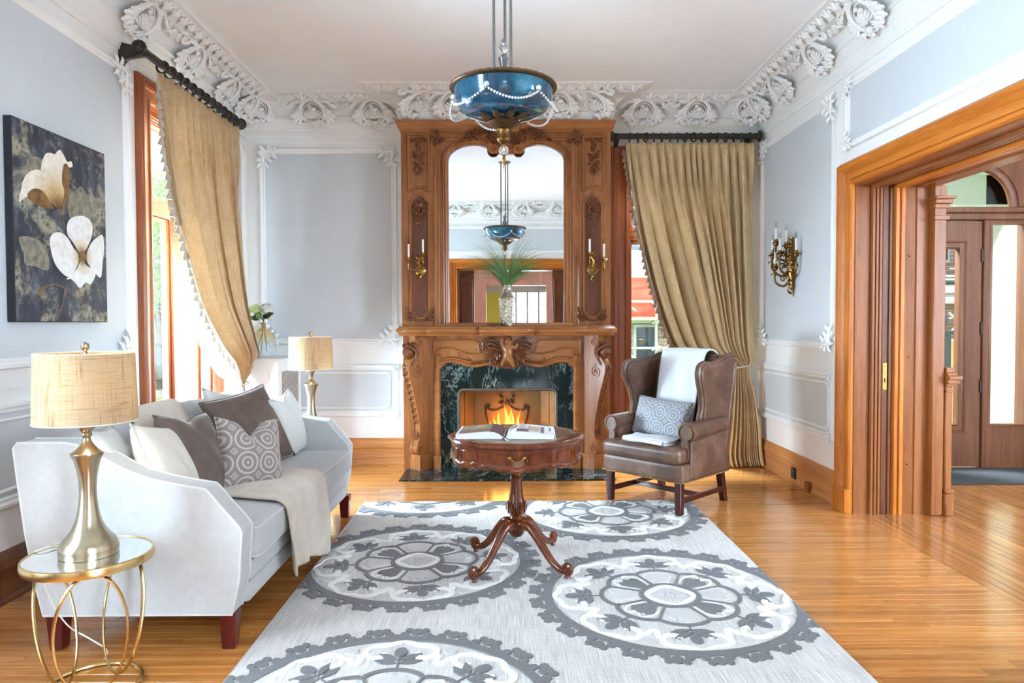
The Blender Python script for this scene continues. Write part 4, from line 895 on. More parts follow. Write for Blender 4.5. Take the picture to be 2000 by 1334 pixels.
# frieze and legs of the surround
opn = mir(P2([(858, 735), (859.5, 720), (864, 712), (872, 708), (882, 707), (895, 709), (908, 713), (922, 715.8), (933, 715.8), (944, 713.5), (957, 712), (972, 716), (986, 718)]))
oin = [(opn[0][0], 0)]+opn+[(opn[-1][0], 0)]
b = MB(); b.plate([(-.94, 0), oin[0]]+oin[1:]+[(.956, 0), (.956, 1.25), (-.94, 1.25)], [], mpf(FY), .03); fb(b, 'surround_board', M['honey'], sm=False)
b = MB(); b.sweep([(x, FY, z) for x, z in smooth([V((x, z, 0)) for x, z in oin], 3) and [(p.x, p.y) for p in smooth([V((x, z, 0)) for x, z in oin], 3)]], [(-.006, -.03), (-.006, .014), (.004, .026), (.02, .028), (.032, .018), (.04, .02), (.05, .010), (.054, 0)], (0, -1, 0)); fb(b, 'surround_moulding', M['honeyH'])
for x_ in (-.605, .62):
    b = MB(); b.cbox(x_-.062 if x_ < 0 else x_-.01, x_+.01 if x_ < 0 else x_+.062, FY-.036, FY, 0, .13, .006); fb(b, 'moulding_plinth', M['honey'])
def frieze(s):
    X = lambda px: sx(fxp(px), s); Z = fzp; n = V((0, -1, 0))
    L = [(X(a), Z(c)) for a, c in ((845, 663), (845, 697), (852, 687), (862, 681), (874, 680), (888, 682), (902, 688), (917, 692), (930, 692), (940, 690), (936, 684), (933, 676), (935, 671), (929, 667), (928, 663))]
    ar = sum(L[i][0]*L[(i+1) % len(L)][1]-L[(i+1) % len(L)][0]*L[i][1] for i in range(len(L)))
    if ar < 0: L = L[::-1]
    b = MB(); b.sweep([(x, FY, z) for x, z in L], [(-.004, 0), (-.004, .009), (.004, .013), (.012, .006), (.014, 0)], (0, -1, 0), closed=True); fb(b, 'frieze_panel_moulding', M['honeyH'])
    b = MB(); b.plate([(x+(.0), z) for x, z in L], [], mpf(FY-.0025), .003); fb(b, 'frieze_panel', M['honeyH'], sm=False)
    b = MB(); y = FY-.034
    b.tube(spiral((X(964), y, Z(708)), .036, .007, pi*.5, pi*.5+s*3.1*pi, 24), lambda t: .013-.006*t, 8)
    b.tube(smooth([(X(964), y, Z(700.5)), (X(952), y, Z(702)), (X(938), y+.004, Z(707)), (X(920), y+.012, Z(709))], 5), lambda t: .014-.007*t, 7)
    for k in range(6): b.leaf((X(955-k*6), y+.008, Z(704+k*.9)), (X(946-k*6), y+.006, Z(709+k*.6)), .018, n, .014, 0, 5)
    b.leaf((X(922), y+.01, Z(704)), (X(912), y+.01, Z(697)), .02, n, .018, 0, 5)
    fb(b, 'acanthus_carving', M['carve'])
    b = MB(); y = FY-.012; rnd = random.Random(5)
    for k in range(7):                                    # swirling wing of scrolls beside the cherub
        c = V((X((947, 958, 951, 968, 945, 962, 956)[k]), y-.008, Z((668, 663, 679, 672, 677, 688, 671)[k]))); b.tube(spiral(c, (.034, .028, .030, .03, .024, .026, .02)[k], .004, k*1.1, k*1.1+s*(2.6*pi), 20), .009, 6)
    for k in range(10):
        a = radians(150+k*14); c0 = V((X(972), y, Z(682))); L_ = .11+.03*sin(k*1.7); b.leaf(c0, c0+V((cos(a)*s*L_*1.15, 0, sin(a)*L_*.9)), .034, n, .03, s*.016, 6)
    for k in range(3): b.tube(smooth([(X(975), y-.02, Z(672+k*6)), (X(960), y-.035, Z(663+k*8)), (X(945), y-.02, Z(666+k*10)), (X(942), y-.012, Z(676+k*6))], 5), lambda t: .012-.007*t, 6)
    fb(b, 'wing_carving', M['carve'])
both(frieze)
# cherub: one skinned body
def skin(name, joints, bones, mat, parent, sub=2, root=0):
    me = bpy.data.meshes.new(name); me.from_pydata([tuple(j[0]) for j in joints], bones, []); me.materials.append(mat); o = link(name, me, parent)
    md = o.modifiers.new('skin', 'SKIN'); md.use_smooth_shade = True
    for v, j in zip(me.skin_vertices[0].data, joints): r = j[1]; v.radius = r if isinstance(r, tuple) else (r, r)
    me.skin_vertices[0].data[root].use_root = True
    o.modifiers.new('sub', 'SUBSURF').levels = sub; o.modifiers['sub'].render_levels = sub; return o
cx = lambda px: fxp(px)-FX0; cz_ = fzp; yy = -.128
J = [((cx(993), yy, cz_(692)), (.036, .030)), ((cx(991), yy-.008, cz_(685)), (.037, .033)), ((cx(990), yy-.006, cz_(677)), (.037, .029)), ((cx(991), yy-.006, cz_(672)), .017), ((cx(992), yy-.014, cz_(667)), .033), ((cx(993), yy-.012, cz_(662)), .030),
     ((cx(983), yy-.006, cz_(676)), .019), ((cx(979), yy-.012, cz_(668)), .017), ((cx(983), yy-.01, cz_(659)), .013), ((cx(999), yy-.006, cz_(676)), .019), ((cx(1007), yy-.014, cz_(679)), .017), ((cx(1011), yy-.01, cz_(669)), .013),
     ((cx(987), yy-.008, cz_(699)), .026), ((cx(982), yy-.014, cz_(706)), .019), ((cx(980), yy-.006, cz_(714)), .014), ((cx(997), yy-.008, cz_(699)), .026), ((cx(999), yy-.016, cz_(707)), .019), ((cx(1004), yy-.006, cz_(715)), .014)]
skin('cherub', J, [(0, 1), (1, 2), (2, 3), (3, 4), (4, 5), (2, 6), (6, 7), (7, 8), (2, 9), (9, 10), (10, 11), (0, 12), (12, 13), (13, 14), (0, 15), (15, 16), (16, 17)], M['honey'], fp)
b = MB(); hc = V((cx(992), yy-.012, cz_(664)))
for k in range(14):
    a = pi*k/13; b.ball(hc+V((cos(a)*.029, .010-.004*(k % 2), .006+sin(a)*.026)), .011, 6, 5)
for s in (-1, 1): b.ball(hc+V((s*.010, -.030, -.010)), .0045, 5, 4)
b.ball(hc+V((0, -.033, -.017)), .0055, 5, 4); b.tube([hc+V((-.008, -.028, -.027)), hc+V((.008, -.028, -.027))], .0025, 5)
b.build('cherub_hair_and_face', M['carve'], fp)
b = MB()
for k, px in enumerate((974, 981, 988, 995, 1002)): b.tube(spiral((cx(px), yy+.01, cz_(715)), .018, .004, k, k+2.4*pi, 14), .008, 6)
b.build('cherub_base_scrolls', M['carve'], fp)
# consoles with carved heads
def head(m, c, f, sz):
    """small carved woman's head looking along f"""
    f = V(f).normalized(); s_ = V((0, 0, 1)).cross(f)
    def fn(u, v):
        a = 2*pi*u; bb = -pi/2+pi*v; d = V((cos(a)*cos(bb), sin(a)*cos(bb), sin(bb))); r = sz*(1-.16*(d.z < 0)*abs(d.z)); fx = d.x
        nose = .22*exp(-((d.y/.13)**2)-((d.z+.12)/.22)**2) if fx > 0 else 0; brow = .05*exp(-((d.z-.16)/.1)**2) if fx > 0 else 0
        eye = -.10*exp(-((abs(d.y)-.33)/.13)**2-((d.z-.02)/.1)**2) if fx > 0 else 0; lip = .06*exp(-((d.y)/.2)**2-((d.z+.5)/.09)**2) if fx > 0 else 0
        q = r*(1+nose+brow+eye+lip); return V(c)+f*(d.x*q*.95)+s_*(d.y*q*.80)+V((0, 0, d.z*q*1.18))
    m.grid(fn, 20, 14, wu=True)
def console(s):
    f = V((-.707*s, -.707, 0)); sd = V((.707*s, -.707, 0)); C = V((sx(-.778, s), 6.315, 0)); pt = lambda q, w_, z: C+f*q+sd*w_+V((0, 0, z))
    g = fp
    b = MB(); hw = .072
    L = [pt(a*hw, c*hw, 0) for a, c in ((-1, -1), (1, -1), (1, 1), (-1, 1))]; zz = [0, .118, .122, .15]; gz = [1, 1, .93, .93]
    b.add([C+(p-C)*k+V((0, 0, z)) for z, k in zip(zz, gz) for p in L], [(i*4+j, i*4+(j+1) % 4, (i+1)*4+(j+1) % 4, (i+1)*4+j) for i in range(3) for j in range(4)]+[(12, 13, 14, 15), (3, 2, 1, 0)]); fb(b, 'console_plinth', M['honey'], sm=False)
    tab = [(.15, .05), (.20, .085), (.25, .075), (.30, .05), (.40, .045), (.52, .062), (.65, .092), (.78, .128), (.88, .158), (.95, .168), (1.0, .15), (1.04, .115), (1.10, .085), (1.18, .095), (1.235, .10)]
    zs = [.15+(1.235-.15)*i/44 for i in range(45)]; fr = [(interp(tab, z)[0], z) for z in zs]
    body = fr+[(-.07, 1.235), (-.07, .15)]
    b = MB(); b.plate(body, [], lambda u, v, d: pt(u, -.045+d, v), .09); fb(b, 'console_body', M['honey'], ang=30)
    b = MB()
    for w_ in (-.045, .045):
        b.tube([pt(q+.004, w_*.88, z) for q, z in fr if z < .99], .0085, 6)
        for (q, z, r, dr) in ((.075, .905, .058, 1), (.045, 1.175, .040, -1), (.045, .205, .042, -1)):
            b.tube(spiral(pt(q, w_*1.02, z), r, .008, pi/2, pi/2+dr*3.6*pi, 30, f, V((0, 0, 1))), lambda t: .010-.003*t, 6); b.ball(pt(q, w_*1.05, z), .012, 7, 5)
    for k in range(5): b.tube([pt(.045+.045*cos(a), 0, .205+.045*sin(a))+sd*((k-2)*.02) for a in [i/14*2*pi for i in range(15)]], .0115, 6)
    fb(b, 'console_scrolls', M['honey'])
    b = MB(); head(b, pt(.138, 0, 1.08), f, .060)
    b.tube([pt(.10, 0, .99), pt(.125, 0, 1.05)], [.034, .024], 8); 
    for w_ in (-1, 1):
        b.tube(smooth([pt(.175, w_*.014, 1.148), pt(.15, w_*.050, 1.135), pt(.10, w_*.062, 1.09), pt(.095, w_*.052, 1.03), pt(.13, w_*.048, .97)], 5), lambda t: .017-.007*t, 7)
        b.tube(smooth([pt(.13, w_*.015, 1.16), pt(.10, w_*.04, 1.145), pt(.075, w_*.05, 1.10), pt(.08, w_*.045, 1.05)], 5), .016, 7)
        b.ball(pt(.158, w_*.018, .955), .021, 8, 6)
    for k in range(7): b.ball(pt(.11+.02*sin(k), (k-3)*.013, 1.152), .016, 6, 5)
    fb(b, 'carved_head', M['carve'])
    b = MB()
    for k in range(9):
        z = .90-.055*k; q = interp(tab, z)[0]; nn = f
        for w_ in (-1, 1): b.leaf(pt(q, w_*.006, z+.01), pt(q+.002, w_*(.034-.002*(k % 3)), z-.035), .024, nn, .014, w_*.004, 5)
        b.ball(pt(q+.008, 0, z), .010-.0004*k, 6, 5)
    for w_ in (-1, 1): b.tube(spiral(pt(.168, w_*.022, .93), .018, .004, 0, w_*2.6*pi, 14, sd, V((0, 0, 1))), .006, 5)
    for k in range(5): b.leaf(pt(.05, (k-2)*.014, .27), pt(.058, (k-2)*.019, .38+.012*(k % 2)), .022, f, .012, 0, 5)
    fb(b, 'foliage_carving', M['carve'])
both(console)
# marble
zj = fzp(778); of = P2([(893, 918), (1088, 918)]); ox0, ox1 = of[0][0], of[1][0]; ozt = fzp(760); r = .055
oarc = [(ox0+r-r*cos(a), ozt-r+r*sin(a)) for a in [pi/2*i/8 for i in range(9)]]; oarc = oarc+[(ox0+ox1-x, z) for x, z in reversed(oarc)]
my = FY+.03; lx, rx = opn[0][0]-.02, opn[-1][0]+.02
b = MB(); b.plate([(lx, zj+.0015)]+[(lx, opn[0][1])]+[(x, z+.03) for x, z in opn]+[(rx, opn[-1][1]), (rx, zj+.0015), (ox1, zj+.0015)]+oarc[::-1]+[(ox0, zj+.0015)], [], mpf(my), .03); fb(b, 'marble_slab', M['marble'], sm=False)
for (a, c) in ((lx, ox0), (ox1, rx)): fb(MB().cbox(a, c, my, my+.03, .012, zj-.0015, .002), 'marble_slab', M['marble'], sm=False)
b = MB(); b.sweep([(ox0, my, .0)]+[(x, my, z) for x, z in oarc]+[(ox1, my, .0)], [(-.02, -.05), (-.02, .008), (-.01, .014), (.004, .012), (.006, 0)], (0, -1, 0)); fb(b, 'firebox_rim', M['rim'])
b = MB(); b.cbox(-.915, .94, 5.855, 6.36, 0, .014, .003); fb(b, 'hearth_slab', M['marble'], sm=False)
# firebox
yb = 6.585; b = MB(); b.box(-.31, .33, yb, yb+.01, 0, .78); fb(b, 'fireback', M['firebox'], sm=False)
for s in (-1, 1):
    for k in range(2):
        t0, t1 = k/2, (k+1)/2-.03; a, c = (lerp(sx(ox0-.02, -s), sx(-.31, -s), t0), lerp(6.385, yb, t0)), (lerp(sx(ox0-.02, -s), sx(-.31, -s), t1), lerp(6.385, yb, t1))
        m = MB(); m.add([(a[0], a[1], 0), (c[0], c[1], 0), (c[0], c[1], .78), (a[0], a[1], .78), (a[0]+s*.01, a[1]+.01, 0), (c[0]+s*.01, c[1]+.01, 0), (c[0]+s*.01, c[1]+.01, .78), (a[0]+s*.01, a[1]+.01, .78)], [(0, 1, 2, 3), (7, 6, 5, 4), (0, 3, 7, 4), (1, 5, 6, 2), (3, 2, 6, 7)]); fb(m, 'firebox_side', M['firebox'], sm=False)
fb(MB().box(-.5, .52, 6.385, 6.6, .775, .79), 'firebox_top', M['iron'], sm=False); b = MB(); b.box(-.5, .52, 6.36, 6.6, -.01, .004); fb(b, 'firebox_floor', M['iron'], sm=False)
b = MB(); y = yb-.006; zc = fzp(800)
for s in (-1, 1):
    q = lambda px, py: (sx(W(px, py, 6.58).x, s), y, W(px, py, 6.58).z)
    b.tube(smooth([q(949, 792), q(954, 798), q(965, 801), q(976, 798), q(985, 792), q(990, 780)], 5), .009, 6); b.tube(smooth([q(949, 794), q(950, 810), q(956, 830), q(966, 846)], 5), .007, 6)
    b.tube(spiral(q(954, 793), .02, .004, 0, s*3*pi, 14), .006, 5); b.tube(spiral(q(980, 785), .026, .004, pi, pi+s*3*pi, 14), .006, 5); b.leaf(q(983, 778), q(974, 770), .03, V((0, -1, 0)), .014, 0, 5)
fb(b, 'fireback_relief', M['iron'])
# fire
fi = thing('fire', 'orange flames burning on logs inside the firebox', 'fire', (.0, 6.47, .004))
for k, (x_, z_, a) in enumerate(((-.02, .13, .06), (.05, .21, -.10), (-.04, .275, .16))):
    MB().tube([V((x_-.2*cos(a), -.01+.03*k-.2*sin(a), z_-.0)), V((x_, 0+.03*k, z_+.01)), V((x_+.2*cos(a), .0+.03*k+.2*sin(a), z_))], .042, 9).build('log', M['log'], fi)
b = MB()
for k in range(6): b.tube([(-.2+k*.08, -.07, 0), (-.2+k*.08, -.07, .15), (-.2+k*.08, -.06, .085), (-.2+k*.08, .08, .085)], .008, 6)
for z in (.03, .12): b.tube([(-.22, -.075, z), (.22, -.075, z)], .009, 6)
b.build('grate', M['iron'], fi); rnd = random.Random(11)
for k, (x_, h, r, ph) in enumerate(((-.15, .16, .03, 0), (-.10, .22, .036, 1), (-.055, .27, .042, 2), (-.01, .33, .046, .5), (.03, .27, .045, 2.6), (.075, .2, .036, 1.4), (.115, .26, .034, 3), (.145, .16, .028, 4), (-.03, .2, .04, 5), (.05, .3, .03, .2), (-.12, .12, .03, 2.2), (-.2, .1, .022, 1))):
    m = MB(); zb = .27; P_ = [V((x_+.022*sin(ph+t*4.2)*t+.012*sin(ph*3), .02*sin(ph*2+t*3)-.03*(k % 3)+.01, zb+h*t)) for t in [i/14 for i in range(15)]]
    m.tube(P_, lambda t, r=r: r*(.35+1.1*t*(1-t)*2.0)*(1-t)**.7+.0015, 8, flat=.55); m.build('flame', M['flame'], fi)
lamp('fire_glow', 'POINT', (0.0, 6.42, .42), 1.3, (1, .45, .12), rad=.1)
# two-arm sconces
def candle(m_c, m_b, m_m, p, h=.15):
    p = V(p); m_m.lathe([(.004, -.03), (.012, -.026), (.010, -.014), (.022, -.006), (.030, .0), (.026, .004), (.012, .004), (.013, .022), (.016, .028), (.012, .03)], 12, p)
    m_c.lathe([(.0098, .02), (.0098, h)], 10, p); m_b.lathe([(.006, h), (.0105, h+.014), (.0115, h+.026), (.006, h+.046), (.001, h+.058)], 10, p)
def petals(m, p, n_, r, wd, up=0):
    for k in range(n_):
        a = 2*pi*k/n_; d = V((cos(a), sin(a), up)); m.leaf(V(p), V(p)+d*r, wd, V((0, 0, 1)), .01, 0, 5)
def sconce(s, lab):
    t = thing('wall_sconce', lab, 'sconce', (sx(fxp(822), s), FY-.002, fzp(528)), 0, 'two-arm sconces on the overmantel'); m = MB(); n = V((0, -1, 0))
    m.xf(Matrix()); b = MB(); b.lathe([(.0, .0), (.05, .0), (.048, .008), (.036, .014), (.034, .010), (.02, .018), (0, .022)], 18, fn=lambda a, r, z: 1+.06*cos(6*a)); b.xf(Matrix.Rotation(pi/2, 4, 'X')); m.merge(b)
    m.tube(spiral((0, -.022, 0), .038, .008, 0, 3*pi*s, 24), .006, 6); m.leaf((0, -.01, -.03), (0, -.01, -.085), .03, n, .012, 0, 6); m.tube(spiral((0, -.014, -.085), .014, .014, 0, 2*pi, 12), .004, 5)
    for k in range(5): m.leaf((.0, -.012, .03+k*.02), (((-1)**k)*.04, -.02, .06+k*.022), .026, n, .012, 0, 5)
    m.tube(smooth([(0, -.015, .03), (-.01*s, -.03, .08), (.01*s, -.03, .12), (-.005*s, -.03, .16)], 5), lambda q: .012-.006*q, 7)
    ends = ((-.095*s, -.085, .085), (.035*s, -.10, .125))
    for e, mid in zip(ends, ((-.07*s, -.07, .0), (.03*s, -.06, .04))):
        m.tube(smooth([(0, -.02, .01), mid, (e[0]*1.05, e[1], e[2]-.07), (e[0], e[1], e[2]-.02)], 6), lambda q: .0075-.002*q, 7); petals(m, (e[0], e[1], e[2]-.002), 7, .034, .02)
        c1, b1 = MB(), MB(); candle(c1, b1, m, e, .145); c1.build('candle_sleeve', M['candle'], t); b1.build('flame_bulb', M['bulb'], t)
    m.build('bracket', M['brass'], t); return t
sconce(1, 'gilt two-arm candle sconce on the fireplace post nearest the sofa'); sconce(-1, 'gilt two-arm candle sconce on the fireplace post nearest the armchair')
# vase of grass on the shelf
gv = thing('silver_vase', 'hammered silver vase standing on the mantel shelf', 'vase', (.012, 6.245, 1.318)); k = 6.245/FPX
pr = [(0, 0), (17, 0), (18, 4), (22, 30), (24, 52), (24.5, 55), (11.5, 71), (11, 73), (11, 81), (12, 82), (11, 82), (10, 70), (0, 40)]
b = MB(); b.lathe([(r*k*.66, z*k*.98) for r, z in pr], 8); b.build('body', M['silver'], gv, ang=25)
gr = thing('ornamental_grass', 'spray of long green grass blades in the silver vase', 'plant', (.012, 6.245, 1.318+.30)); rnd = random.Random(4)
for q, (nm, cnt, ln, dr) in enumerate((('upright_blades', 36, .28, .6), ('arching_blades', 150, .48, 1.45), ('drooping_blades', 130, .58, 2.0))):
    m = MB()
    for i in range(cnt):
        a = rnd.random()*2*pi; L = ln*rnd.uniform(.6, 1.25); out = dr*rnd.uniform(.3, 1.0); P_ = []; d = V((cos(a), sin(a)*.45, 0)); x0 = d*.02*rnd.random()
        for t in [j/7 for j in range(8)]:
            th = pi/2-out*t*1.25; P_.append((P_[-1] if P_ else x0)+((d*cos(th)+V((0, 0, sin(th))))*(L/7) if t > 0 else V((0, 0, 0))))
        P_ = [V((p.x, min(p.y, .07), p.z)) for p in P_]
        wd = rnd.uniform(.004, .0065); sdv = d.cross(V((0, 0, 1))); m.tube(P_, lambda t, wd=wd: wd*.30*(1-.85*t*t), 3, cap=False)
    o = m.build(nm, M['leafgreen'], gr, sm=False); o['kind'] = 'stuff'
# ------------------------------------------------------------------ rug with carved medallions
def rug():
    t = thing('area_rug', 'light grey rug with carved dark and white medallions under the drum table', 'rug', ((RUG[0]+RUG[1])/2, (RUG[2]+RUG[3])/2, 0))
    ox, oy = t.location.x, t.location.y; x0, x1, y0, y1 = RUG[0]-ox, RUG[1]-ox, RUG[2]-oy, RUG[3]-oy
    b = MB(); nx, ny = 30, 30
    b.rbox(x0, x1, y0, y1, 0, .010, .004, 24); b.build('woven_ground', M['rug'], t)
    b = MB(); b.tube([(x0, y0, .006), (x1, y0, .006), (x1, y1, .006), (x0, y1, .006)], .005, 6, closed=True); b.build('bound_edge', M['rugcream'], t)
    R = .70
    def pol(a, r): a = radians(a); return V((r*R*cos(a), r*R*sin(a), 0))
    jit = [0]
    def ribbon(m, pts, wd, z0=.010, z1=.0145, closed=False):
        jit[0] += 1; z1 += .0007*((jit[0]*7) % 11)/11; P = [V((p.x, p.y, 0)) for p in pts]; n = len(P); vs = []; h = wd/2
        for i in range(n):
            a = P[(i-1) % n] if (closed or i) else P[i]; c = P[(i+1) % n] if (closed or i < n-1) else P[i]; d = (c-a).normalized(); q = V((-d.y, d.x, 0)); e = 1 if closed else min(1, .35+.65*sin(pi*min(i, n-1-i)/max(4, n*.12)/2) if min(i, n-1-i) < n*.12 else 1)
            vs += [P[i]-q*h*e+V((0, 0, z0)), P[i]-q*h*.9*e+V((0, 0, z1)), P[i]+q*h*.9*e+V((0, 0, z1)), P[i]+q*h*e+V((0, 0, z0))]
        m.add(vs, [(i*4+j, i*4+j+1, ((i+1) % n)*4+j+1, ((i+1) % n)*4+j) for i in range(n if closed else n-1) for j in range(3)])
    def blob(m, pts, z0=.010, z1=.015):
        jit[0] += 1; z1 += .0008*((jit[0]*5) % 13)/13; n = len(pts); c = sum(pts, V((0, 0, 0)))/n; m.add([V((p.x, p.y, z0)) for p in pts]+[V((lerp(c.x, p.x, .94), lerp(c.y, p.y, .94), z1)) for p in pts], [tuple(range(n, 2*n))]+[(i, (i+1) % n, n+(i+1) % n, n+i) for i in range(n)])
    def ell(m, c, rx, ry, ang, n=12): e = V((cos(ang), sin(ang), 0)); f = V((-sin(ang), cos(ang), 0)); blob(m, [c+e*(rx*cos(2*pi*i/n))+f*(ry*sin(2*pi*i/n)) for i in range(n)])
    def leafp(m, a, c, wd): d = c-a; s_ = V((-d.y, d.x, 0)).normalized()*wd; blob(m, [a, a+d*.3+s_*.8, a+d*.6+s_, c, a+d*.6-s_, a+d*.3-s_*.8])
    ring, lace, scroll, leafm, outl, petw, petd = [MB() for _ in range(7)]
    ribbon(ring, [pol(i*3, .855) for i in range(120)], .052*R*1.25, closed=True)
    NL = 25
    for k in range(NL):
        a = k*360/NL
        for da, rr, rad in ((-4.4, .905, .036), (0, .945, .046), (4.4, .905, .036), (-3.0, .965, .03), (3.0, .965, .03)): ell(lace, pol(a+da, rr), rad*R, rad*R*.85, radians(a+da))
        ell(lace, pol(a+7.2, .89), .018*R, .02*R, radians(a))
    for k in range(8):
        a = k*45
        for s in (-1, 1):
            ribbon(scroll, smooth([pol(a-s*.4, .822), pol(a+s*3.5, .797), pol(a+s*7, .776), pol(a+s*11.5, .776), pol(a+s*15.5, .746), pol(a+s*17, .695), pol(a+s*15.3, .648), pol(a+s*11.5, .628), pol(a+s*8.3, .648), pol(a+s*8.6, .682)], 6), .042*R)
            ribbon(scroll, smooth([pol(a+s*16.6, .69), pol(a+s*19.3, .662), pol(a+s*20.3, .622), pol(a+s*22.9, .575)], 5), .042*R)
        ell(petw, pol(a+22.5, .755), .042*R, .042*R, 0, 14)
        ell(leafm, pol(a, .68), .058*R, .040*R, radians(a)); ribbon(leafm, [pol(a, .50), pol(a, .66)], .026*R)
        for s in (-1, 1):
            for (r0, da, r1) in ((.585, 11, .675), (.55, 13.5, .60)): leafp(leafm, pol(a, r0), pol(a+s*da, r1), .026*R)
    lob = [pol(a, .425+.055*abs(cos(radians(a*4)))**.7) for a in [i*2.5 for i in range(144)]]; ribbon(outl, lob, .034*R, closed=True)
    for k in range(8):
        a = k*45+22.5; ribbon(outl, [pol(a, .19), pol(a, .43)], .045*R)
        m = petw if k % 2 == 0 else petd; a = k*45
        shp = [(-9, .225), (-13, .30), (-15, .37), (-9, .41), (-5, .385), (0, .43), (5, .385), (9, .41), (15, .37), (13, .30), (9, .225)]; blob(m, [pol(a+p, r*(1 if k % 2 == 0 else .96)) for p, r in shp][::-1][::-1])
        if k % 2: ribbon(scroll, smooth([pol(a-16, .24), pol(a-17, .36), pol(a-8, .45), pol(a, .40), pol(a+8, .45), pol(a+17, .36), pol(a+16, .24)], 4), .014*R)
    ribbon(outl, [pol(i*6, .195) for i in range(60)], .04*R, closed=True); ribbon(scroll, [pol(i*6, .150+.012*cos(radians(i*24))) for i in range(60)], .04*R, closed=True)
    for k in range(8): ell(petw, pol(k*45, .072), .034*R, .026*R, radians(k*45))
    ell(petw, V((0, 0, 0)), .028*R, .028*R, 0)
    allp = (('ring', ring, 'rugdark'), ('scalloped_lace', lace, 'rugdark'), ('scroll_wreath', scroll, 'rugwhite'), ('leaf_sprigs', leafm, 'rugdark'), ('petal_outline', outl, 'rugdark'), ('pale_petals', petw, 'rugcream'), ('dark_petals', petd, 'rugdark'))
    for (cx_, cy_, rot) in ((.80, 3.345, 0), (-.50, 3.86, 10), (.71, 4.86, 4), (-.60, 5.41, 0), (-.43, 2.30, 0), (.92, 1.80, 0)):
        mt = Matrix.Translation((cx_-ox, cy_-oy, 0)) @ RZ(radians(rot)); med = None
        for nm, mb, ma in allp:
            me = MB().merge(mb, mt).mesh('medallion_'+nm, True, 30); bm = bmesh.new(); bm.from_mesh(me)
            for co, no in (((x0+.004, 0, 0), (-1, 0, 0)), ((x1-.004, 0, 0), (1, 0, 0)), ((0, y0+.004, 0), (0, -1, 0)), ((0, y1-.004, 0), (0, 1, 0))):
                bmesh.ops.bisect_plane(bm, geom=bm.verts[:]+bm.edges[:]+bm.faces[:], plane_co=co, plane_no=no, clear_outer=True)
            n = len(bm.verts); bm.to_mesh(me); bm.free()
            if n < 3: bpy.data.meshes.remove(me); continue
            me.materials.append(M[ma]); o = link('medallion_'+nm, me, med or t)
            if nm == 'ring': med = o
            if nm in ('scroll_wreath', 'scalloped_lace', 'leaf_sprigs', 'pale_petals', 'dark_petals'): o['kind'] = 'stuff'
rug()
# ------------------------------------------------------------------ sofa
SO = (-1.53, 3.835, 0); so = thing('sofa', 'pale grey sofa with channelled back and sloping arms along the panelled wall', 'sofa', SO)
def sb(m, name, mat, parent=None, **k): return m.xf(TR(-SO[0], -SO[1], -SO[2])).build(name, mat, parent or so, **k)
def bevel(o, wd=.012, seg=3):
    md = o.modifiers.new('soft', 'BEVEL'); md.width = wd; md.segments = seg; md.limit_method = 'ANGLE'; md.angle_limit = radians(35); return o
AR = [(-1.90, .155), (-1.935, .315), (-1.965, .50), (-1.99, .70), (-2.006, .845), (-1.99, .866), (-1.80, .866), (-1.74, .853), (-1.66, .812), (-1.57, .762), (-1.45, .716), (-1.33, .69), (-1.25, .676), (-1.222, .664), (-1.155, .585), (-1.10, .522), (-1.085, .495), (-1.098, .30), (-1.128, .155)]
AR = AR[:6]+[(p.x, p.y) for p in smooth([V((x, z, 0)) for x, z in AR[6:17]], 3)]+AR[17:]
for (ya, yb_) in ((2.815, 2.935), (4.735, 4.855)):
    b = MB(); b.plate(AR, [], lambda u, v, d: V((u, ya+d, v)), yb_-ya); arm = bevel(sb(b, 'arm', M['sofa'], ang=30), .014, 3)
    b = MB()
    for y in (ya, yb_): b.tube([V((x, y+(.003 if y == ya else -.003), z)) for x, z in AR], .0055, 6, closed=True)
    sb(b, 'arm_piping', M['piping'], arm)
NCH = 12
def backf(u, v):
    y = lerp(2.90, 4.77, u); t = 2*u-1; zt = .838+.044*cos(t*pi/2)**.8; fw = .10*abs(t)**5
    sec = [(-1.70, .40), (-1.745, .52), (-1.80, .64), (-1.852, .74), (-1.893, zt-.055), (-1.918, zt-.015), (-1.95, zt+.002), (-1.985, zt-.006), (-2.002, zt-.045), (-1.985, .70), (-1.955, .475), (-1.91, .16)]
    k = v*(len(sec)-1); i = min(int(k), len(sec)-2); f = k-i; x, z = lerp(sec[i][0], sec[i+1][0], f), lerp(sec[i][1], sec[i+1][1], f)
    w_ = max(0, 1-max(0, v-.5)*5); bl = .024*(abs(sin(pi*u*NCH))**.6)*w_
    return V((x+fw*(1-max(0, v-.55))+bl*.85, y, z+bl*.5*ss(.2, .5, v)))
b = MB(); b.grid(backf, NCH*8, 26); sb(b, 'backrest', M['sofa'], ang=60)
b = MB(); b.rbox(-1.90, -1.12, 2.93, 4.74, .155, .34, .02, 8); sb(b, 'base', M['sofa'])
for z0, z1, xf_ in ((.155, .246, -1.098), (.248, .338, -1.088)):
    b = MB(); b.rbox(-1.20, xf_, 2.93, 4.74, z0, z1, .022, 8); sb(b, 'front_rail', M['sofa'])
b = MB(); b.rbox(-1.77, -1.058, 2.942, 4.728, .338, .486, .035, 16, (0, 0, .02)); cu = sb(b, 'seat_cushion', M['sofa'])
b = MB()
for z in (.352, .474):
    b.tube([(-1.066, 2.96, z), (-1.066, 4.71, z), (-1.076, 4.722, z), (-1.74, 4.722, z), (-1.74, 2.948, z), (-1.076, 2.948, z)], .005, 6, closed=True)
sb(b, 'cushion_piping', M['piping'], cu)
